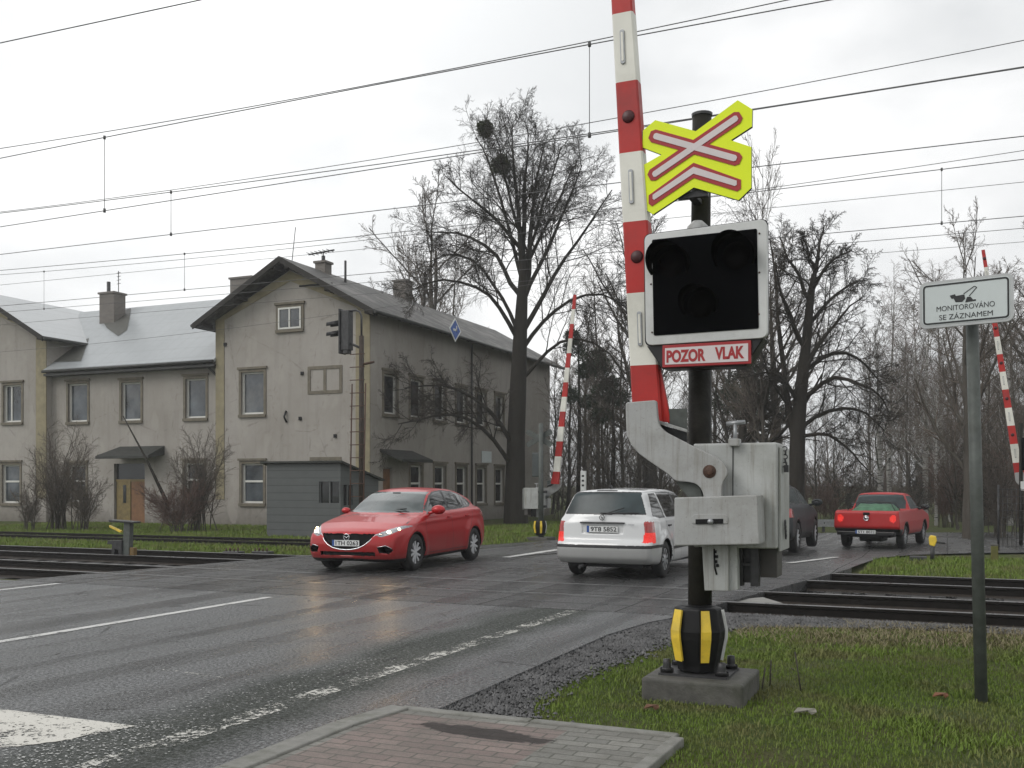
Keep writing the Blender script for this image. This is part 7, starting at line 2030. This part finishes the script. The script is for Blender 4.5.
    m = MB(); ellipsoid(m, (-1.62, 0, 1.465), (0.05, 0.02, 0.03)); m.tube([(-1.62, 0, 1.48), (-1.72, 0, 1.56)], 0.006, 5); m.build('aerial', M['trim'], root, world=False)
    tm = text_mesh('model_script', 'TDI', 0.10, 0.028, (-2.066, -0.48, 0.875), (R(90), 0, R(-90)), M['hubcap'], body, 0.01)
    for s in (1, -1):
        shutline(field, body, [(0.86, 0.93), (0.90, 0.6), (0.82, 0.26)], s)
        shutline(field, body, [(-0.30, 1.0), (-0.30, 0.27)], s)
        shutline(field, body, [(-1.16, 1.0), (-1.14, 0.78), (-0.88, 0.55), (-0.82, 0.27)], s)
        shutline(field, body, [(0.86, 0.46), (-0.82, 0.46)], s, 'rub_strip', 0.045)
        for xx in (-0.14, -1.0): MB().tube([(xx-0.08, s*0.795, 0.84), (xx, s*0.83, 0.845), (xx+0.08, s*0.795, 0.84)], 0.015, 6).build('door_handle', M['trim'], body, world=False)
        mirror_part(root, 0.58, s*0.93, 1.0, M['car_white'])
        # tailgate gap
    for ax_ in (axf, axr):
        for s in (1, -1): wheel(root, ax_, s*0.715, rw, 0.175, 'steel')
    rc = (PG(571, 574.5)+PG(667, 576.5))/2
    rz = root.rotation_euler.z; off = Matrix.Rotation(rz, 3, 'Z') @ Vector((axr, 0, 0))
    root.location = (rc.x-off.x, rc.y-off.y, 0.0)
    return root
white_estate()

# ---- dark SUV (half hidden) ------------------------------------------------
def dark_suv():
    root = thing('dark_suv', 'dark grey sports utility car half hidden behind the grey barrier cabinet', 'car', (0, 0, 0), rz=R(88))
    low = [(2.0, 0.28), (2.2, 0.40), (2.24, 0.7), (2.1, 0.88), (1.3, 1.06), (1.0, 1.10), (-1.8, 1.14), (-2.1, 1.12), (-2.2, 0.95), (-2.22, 0.5), (-2.05, 0.32), (1.2, 0.27)]
    top = [(1.2, 1.0), (1.02, 1.1), (0.5, 1.45), (0.2, 1.56), (-0.6, 1.64), (-1.5, 1.60), (-1.9, 1.52), (-2.15, 1.12), (-2.0, 1.0)]
    Ll, Lt = Lut(low, soft=6), Lut(top, soft=6); axf, axr, rw = 1.33, -1.30, 0.36
    def field(x, y, z):
        ay = np.abs(y); xe = x + np.where(x > 0, 0.24*(ay/0.9)**2.6*np.clip((x-1.0)/1.1, 0, 1), -0.12*(ay/0.9)**3)
        W = 0.91 - 0.06*np.clip((z-0.72)/0.4, 0, 1)**1.5 - 0.05*np.clip((0.5-z)/0.2, 0, 1)**2 - 0.09*np.clip((x-1.4)/0.8, 0, 1)**1.6
        f = smax(Ll(xe, z), ay-W, 0.09)
        Wg = 0.84 - 0.25*np.clip((z-1.05)/0.56, 0, 1)**1.1
        f = smin(f, smax(Lt(x+np.where(x > 0, 0.12, -0.08)*(ay/0.75)**2, z+0.05*(ay/0.65)**2), ay-Wg, 0.07), 0.05)
        for ax_ in (axf, axr): f = np.maximum(f, -np.maximum(np.sqrt((x-ax_)**2+(z-rw)**2)-(rw+0.045), 0.6-ay))
        return f
    V, Q = surface_nets(field, (-2.35, -1.0, 0.15), (2.35, 1.0, 1.72), 0.03)
    C = V[Q].mean(1); x, y, z = C.T; ay = np.abs(y)
    Nn = np.cross(V[Q[:, 2]]-V[Q[:, 0]], V[Q[:, 3]]-V[Q[:, 1]]); Nn /= np.linalg.norm(Nn, axis=1)[:, None]+1e-9; ny = np.abs(Nn[:, 1])
    cls = np.zeros(len(Q), int); sd = poly_sdf([(0.78, 1.12), (0.3, 1.44), (-0.4, 1.54), (-1.4, 1.5), (-1.85, 1.2), (-1.5, 1.16)], x, z); side = (ny > 0.5) & (z > 1.1)
    cls[side & (sd < 0.02)] = 1; cls[side & (sd < -0.01) & (np.abs(x+0.35) > 0.05)] = 2
    cls[(x < -1.75) & (z > 1.16) & (z < 1.5) & (ny < 0.55)] = 2; cls[(x > 0.1) & (z > 1.14) & (z < 1.5) & (ny < 0.55)] = 3
    cls[(x < -1.85) & (z > 0.86) & (z < 1.05) & (ay > 0.52)] = 6; cls[z < 0.42] = 1
    for ax_ in (axf, axr): cls[(np.sqrt((x-ax_)**2+(z-rw)**2) < rw+0.10) & (z < 0.85)] = 1
    made = grid_parts(V, Q, cls, {0: ('body', M['car_dark'], None), 1: ('black_trim', M['trim'], 0), 2: ('side_windows', M['car_glass_rear'], 0), 3: ('windscreen', M['car_glass_rear'], 0), 6: ('tail_lamps', M['tail'], 0)}, root)
    MB().box((-1.9, -0.65, 0.25), (1.8, 0.65, 0.6)).build('underbody', M['black'], root, world=False)
    for s in (1, -1):
        mirror_part(root, 0.72, s*1.03, 1.16, M['car_dark'], sc=1.2)
        shutline(field, made[0], [(-0.33, 1.14), (-0.33, 0.45)], s); shutline(field, made[0], [(0.92, 1.05), (0.9, 0.45)], s)
        for ax_ in (axf, axr): wheel(root, ax_, s*0.80, rw, 0.22)
    # rear right corner at u = 791, wheel on the ground at v = 553
    c = PG(796, 552, -0.08); off = Matrix.Rotation(R(88), 3, 'Z') @ Vector((axr, -0.85, 0))
    root.location = (c.x-off.x, c.y-off.y, -0.10); root.rotation_euler.y = 0
    return root
dark_suv()

# ---- red pickup ------------------------------------------------------------
def pickup():
    RZ = 90-9
    root = thing('red_pickup', 'small red pickup truck with lit tail lamps and green load on the bend', 'pickup truck', (0, 0, 0), rz=R(RZ))
    low = [(1.9, 0.32), (2.1, 0.42), (2.12, 0.7), (2.0, 0.84), (1.3, 0.96), (1.0, 1.0), (0.1, 1.0), (-0.1, 1.0), (-2.02, 1.0), (-2.10, 0.96), (-2.12, 0.56), (-2.0, 0.46), (-1.6, 0.34), (1.2, 0.30)]
    top = [(1.2, 0.9), (1.0, 1.0), (0.6, 1.32), (0.4, 1.42), (0.0, 1.46), (-0.35, 1.45), (-0.45, 1.40), (-0.52, 1.0), (-0.5, 0.9)]
    Ll, Lt = Lut(low, soft=3), Lut(top, soft=4); axf, axr, rw = 1.25, -1.25, 0.31
    def field(x, y, z):
        ay = np.abs(y); xe = x + np.where(x > 0, 0.22*(ay/0.82)**2.6*np.clip((x-1.0)/1.1, 0, 1), 0)
        W = 0.82 - 0.03*np.clip((z-0.7)/0.3, 0, 1) - 0.05*np.clip((0.5-z)/0.15, 0, 1)**2
        f = smax(Ll(xe, z), ay-W, 0.04)
        f = np.maximum(f, -np.maximum(np.maximum(np.abs(x+1.27)-0.75, ay-0.73), 0.55-z))
        f = smin(f, smax(Lt(x+np.where(x > 0.2, 0.1, 0)*(ay/0.7)**2, z+0.04*(ay/0.65)**2), ay-(0.77-0.20*np.clip((z-0.95)/0.5, 0, 1)), 0.05), 0.02)
        for ax_ in (axf, axr): f = np.maximum(f, -np.maximum(np.sqrt((x-ax_)**2+(z-rw)**2)-(rw+0.06), 0.5-ay))
        return f
    V, Q = surface_nets(field, (-2.25, -0.95, 0.2), (2.25, 0.95, 1.55), 0.026)
    C = V[Q].mean(1); x, y, z = C.T; ay = np.abs(y)
    Nn = np.cross(V[Q[:, 2]]-V[Q[:, 0]], V[Q[:, 3]]-V[Q[:, 1]]); Nn /= np.linalg.norm(Nn, axis=1)[:, None]+1e-9; ny = np.abs(Nn[:, 1])
    cls = np.zeros(len(Q), int)
    sd = poly_sdf([(0.75, 1.01), (0.42, 1.30), (0.2, 1.37), (-0.3, 1.36), (-0.38, 1.01)], x, z); cls[(ny > 0.5) & (z > 0.98) & (sd < 0)] = 2
    cls[(x < -0.3) & (z > 1.02) & (z < 1.40) & (ny < 0.5) & (ay < 0.66) & (np.abs(Nn[:, 0]) > .5)] = 2; cls[(x > 0.2) & (z > 1.03) & (z < 1.36) & (ny < 0.5)] = 3
    cls[(np.sqrt(((ay-0.655)/1.0)**2+((z-0.79)/1.25)**2) < 0.078) & (x < -2.0)] = 6
    cls[(z < 0.53) & (x < -1.7)] = 1; cls[z < 0.37] = 1
    for ax_ in (axf, axr): cls[(np.sqrt((x-ax_)**2+(z-rw)**2) < rw+0.10) & (z < 0.72)] = 1
    made = grid_parts(V, Q, cls, {0: ('body', M['car_red2'], None), 1: ('black_trim', M['trim'], 0), 2: ('side_windows', M['car_glass_rear'], 0), 3: ('windscreen', M['car_screen'], 0), 6: ('tail_lamps', M['tail_on'], 0)}, root)
    b = made[0]
    MB().box((-2.2, -0.72, 0.36), (-2.08, 0.72, 0.46)).build('rear_bumper', M['trim'], root, world=False, bevel=0.02)
    MB().box((-1.6, -0.3, 0.18), (-1.0, 0.3, 0.45)).build('spare_wheel_carrier', M['black'], root, world=False, bevel=0.03)
    MB().box((-1.9, -0.55, 0.3), (1.7, 0.55, 0.5)).build('underbody', M['black'], root, world=False)
    m = MB(); m.box((-2.132, -0.08, 0.88), (-2.10, 0.08, 0.95)); m.build('tailgate_handle', M['black'], b, world=False, bevel=0.01)
    m = MB(); ring(m, (-2.128, 0, 0.80), 0.062, 0.012); ellipsoid(m, (-2.12, 0, 0.80), (0.014, 0.045, 0.045)); m.build('badge', M['chrome'], b, world=False)
    plate_on(root, -2.205, 0.0, 0.45, 'ABC 123'.replace('ABC 123', '5T1 8032'), -1, 0.5, 0.10)
    for s in (1, -1):
        mirror_part(root, 0.55, s*0.95, 1.06, M['trim']); shutline(field, b, [(-0.42, 1.0), (-0.42, 0.42)], s); shutline(field, b, [(0.85, 0.96), (0.85, 0.42)], s)
        for ax_ in (axf, axr): wheel(root, ax_, s*0.70, rw, 0.19, 'steel')
    c = PG(874, 547.5, -0.155); off = Matrix.Rotation(R(RZ), 3, 'Z') @ Vector((axr, 0, 0))
    root.location = (c.x-off.x, c.y-off.y, -0.155)
    return root
pk = pickup()
Mp = wmat(pk)
m = MB()
rl = random.Random(3)
def bed(x, y, z): return tuple(Mp @ Vector((x, y, z)))
M['green_load'] = simple('green_tarp', (0.06, 0.15, 0.085), 0.6, var=0.35, scale=4, bump=0.02, bscale=8)
ld = thing('green_load', 'green tarpaulin covered load lying in the bed of the red pickup', 'load', bed(-1.27, 0, 0.56), rz=pk.rotation_euler.z)
m = MB(); nxg, nyg = 14, 10
for i in range(nxg+1):
    for j in range(nyg+1):
        a, b_ = i/nxg, j/nyg; e_ = min(a, 1-a, b_, 1-b_)*6
        m.v.append((-0.66+1.32*a, -0.66+1.28*b_, 0.06+0.48*min(1, e_)**0.5 + 0.05*math.sin(9*a+3*b_)+rl.uniform(-.02, .02)))
for i in range(nxg):
    for j in range(nyg):
        o_ = i*(nyg+1)+j; m.f.append([o_, o_+nyg+1, o_+nyg+2, o_+1]); m.m.append(0); m.sm.append(True)
m.build('tarpaulin', M['green_load'], ld, world=False)
m = MB(); 
for xx in (-0.3, 0.3): m.tube([(xx, -0.66, 0.3), (xx, -0.5, 0.62), (xx, 0.0, 0.66), (xx, 0.5, 0.62), (xx, 0.66, 0.3)], 0.012, 5)
m.build('strap', M['ink'], ld, world=False)
# ================================================================= GRASS
def grass_mat():
    t = NT('grass_blades')
    n = t.noise(1.3, 5, 0.6); n2 = t.noise(17, 4, 0.7)
    c = t.mix(n2, (0.065, 0.12, 0.016), (0.20, 0.27, 0.045))
    c = t.mix(t.ramp(n, [(0.47, 0), (0.62, 0.75)]), c, (0.16, 0.145, 0.065))
    t.col(c); t.set(rough=0.7, spec=0.25)
    return t.m
M['grass'] = grass_mat()
M['straw'] = simple('dry_straw', (0.20, 0.17, 0.095), 0.8, var=0.3, scale=4)
def blades(name, P, h, w, mat, label, seed, lean=0.5):
    rg = np.random.default_rng(seed); n = len(P)
    a = rg.uniform(0, 2*np.pi, n); H = h*rg.uniform(0.4, 1.2, n); W_ = w*rg.uniform(0.6, 1.3, n)
    d = np.stack([np.cos(a), np.sin(a)], 1); s = np.stack([-d[:, 1], d[:, 0]], 1); L_ = H*lean*rg.uniform(0.1, 1.6, n)
    z0 = P[:, 2]
    def pt(side, l, hh): return np.stack([P[:, 0]+s[:, 0]*side+d[:, 0]*l, P[:, 1]+s[:, 1]*side+d[:, 1]*l, z0+hh], 1)
    V = np.stack([pt(-W_/2, 0, -0.01), pt(W_/2, 0, -0.01), pt(W_*0.4, L_*0.35, H*0.6), pt(-W_*0.4, L_*0.35, H*0.6), pt(W_*0.08, L_, H), pt(-W_*0.08, L_, H)], 1).reshape(-1, 3)
    b = (np.arange(n)*6)[:, None]; Q = np.concatenate([b+np.array([[0, 1, 2, 3]]), b+np.array([[3, 2, 4, 5]])])
    o = np_mesh(name, V, Q, mat, smooth=True); tag(o, label, 'grass', kind='stuff'); return o
rg = np.random.default_rng(9)
def region(n, x0, x1, y0, y1, fn, z):
    out = []
    tot = 0
    while tot < n:
        m_ = n*2; x = rg.uniform(x0, x1, m_); y = rg.uniform(y0, y1, m_); k = fn(x, y); x, y = x[k], y[k]
        out.append(np.stack([x, y, np.full(len(x), z)], 1)); tot += len(x)
    return np.concatenate(out)[:n]
def clump(x, y, th):
    return (np.sin(x*3.1+1.7*np.sin(y*2.3))*np.sin(y*3.7+1.3*np.sin(x*2.9)) + rg.normal(0, 0.45, x.shape)) > th
def near_ok(x, y):
    xl_ = np.interp(y, [4.0, 5.90, 5.95, 6.1, 6.5, 7.2, 8.8, 10.2, 10.9, 11.4, 11.6], [-1.50, -1.44, -2.3, -2.5, -2.64, -2.68, -2.54, -2.38, -1.9, -0.4, 1.5])
    u_edge = x < 0.62*y/1.12 + 1.2
    blk = ~((x > xl-0.0) & (x < xr) & (y > YP-0.38) & (y < YP+0.30))
    return (x > xl_+rg.normal(0, 0.07, x.shape)) & u_edge & blk & (y < 11.3+rg.normal(0, 0.1, y.shape))
P = region(170000, -2.8, 7, 4.4, 11.5, lambda x, y: near_ok(x, y) & clump(x, y, -0.75), -0.04)
blades('grass', P, 0.025, 0.006, M['grass'], 'short patchy green grass around the mast and sign post', 1)
P = region(22000, -2.7, 7, 4.4, 11.0, lambda x, y: near_ok(x, y) & clump(x*0.7, y*0.7, 0.75), -0.04)
blades('grass_tufts', P, 0.042, 0.009, M['grass'], 'longer grass tufts in the near verge', 2, 0.8)
P = region(18000, -2.0, 8, 9.6, 11.75, lambda x, y: near_ok(x, np.minimum(y, 11.2)) & (y > 10.4+0.3*np.sin(x)+rg.normal(0, 0.25, x.shape)), -0.04)
blades('dry_grass', P, 0.05, 0.008, M['straw'], 'pale dry grass strip along the near rail', 3, 1.3)
P = region(34000, -1.5, 12, 18.75, 24.4, lambda x, y: (x > -1.45+np.maximum(0, y-23.2)*0.9) & clump(x*0.6, y*0.6, -0.9), -0.15)
blades('grass', P, 0.09, 0.016, M['grass'], 'green grass patch beyond the right hand tracks', 4)
P = region(60000, -36, -12.9, 18.8, 33.5, lambda x, y: (x > -y*1.12-3) & ((np.abs(y-22.1) > 0.12) & (np.abs(y-23.55) > 0.12)) & ~((x > BX0) & (x < BX1) & (y > BY0) & (y < BY1)) & clump(x*0.5, y*0.5, -0.8), -0.2)
P[:, 2] = np.where(P[:, 1] < 24, -0.12-0.08*(P[:, 1]-18.7)/5.3, -0.2)
blades('grass', P, 0.10, 0.022, M['grass'], 'rough green grass strip between the tracks and the station', 5)
P = region(16000, -17, -11.7, 24, 42, lambda x, y: x < np.interp(y, [22, 26, 29.5, 32.5, 36, 42], [-12.2, -11.6, -10.7, -8.8, -5, 0]), -0.2)
blades('grass', P, 0.12, 0.025, M['grass'], 'grass verge under the tall linden', 6)
# a few dry stalks, leaves and litter in the near grass
m = MB()
for (u, v0, v1, du) in ((801, 692, 652, -6), (797, 672, 668, -6), (762, 690, 668, 3), (770, 686, 660, 1)):
    p = PG(u, v0, -0.04); q = PD(u+du, v1, (p.y*CS - p.x*SN)); m.tube([tuple(p), tuple(q)], 0.006, 5)
o = m.build('dry_stalk', M['bark2']); tag(o, 'thin dry weed stalks standing in the near grass', 'weed', kind='stuff')
def flat_leaf(u, v, w, col, label, name='fallen_leaf'):
    p = PG(u, v, -0.01); m = MB(); n = 9
    pts = [(p.x+w*math.cos(2*math.pi*k/n)*(1+0.3*math.sin(3*k)), p.y+w*0.6*math.sin(2*math.pi*k/n), 0.0+0.015*math.sin(k*2.1)) for k in range(n)]
    m.add(pts, [list(range(n))]); m.add([(a, b, c-0.006) for a, b, c in pts], [list(range(n))[::-1]])
    o = m.build(name, col); tag(o, label, 'leaf'); return o
flat_leaf(941, 696, 0.05, simple('brown_leaf', (0.16, 0.06, 0.025), 0.7), 'reddish brown leaf in the grass left of the sign post')
flat_leaf(806, 712, 0.07, simple('pale_scrap', (0.22, 0.21, 0.17), 0.7), 'pale flat scrap in the grass below the dry stalk', 'scrap')
flat_leaf(652, 708, 0.05, simple('orange_scrap', (0.13, 0.06, 0.03), 0.8), 'brownish patch of leaves in front of the concrete block')
# ================================================================= HAZE
HAZE = 0.0010
if HAZE:
    hz = MB().box((-190, -25, -1.6), (190, 200, 16)).build('haze', None or M['wire']); hz['kind'] = 'stuff'
    hm = bpy.data.materials.new('haze_air'); hm.use_nodes = True; t_ = hm.node_tree; t_.nodes.clear()
    pv = t_.nodes.new('ShaderNodeVolumePrincipled'); pv.inputs['Color'].default_value = (0.9, 0.92, 0.94, 1); pv.inputs['Density'].default_value = HAZE; pv.inputs['Anisotropy'].default_value = 0.2
    oo = t_.nodes.new('ShaderNodeOutputMaterial'); t_.links.new(pv.outputs[0], oo.inputs['Volume'])
    hz.data.materials.clear(); hz.data.materials.append(hm)
    scene.cycles.volume_bounces = 1
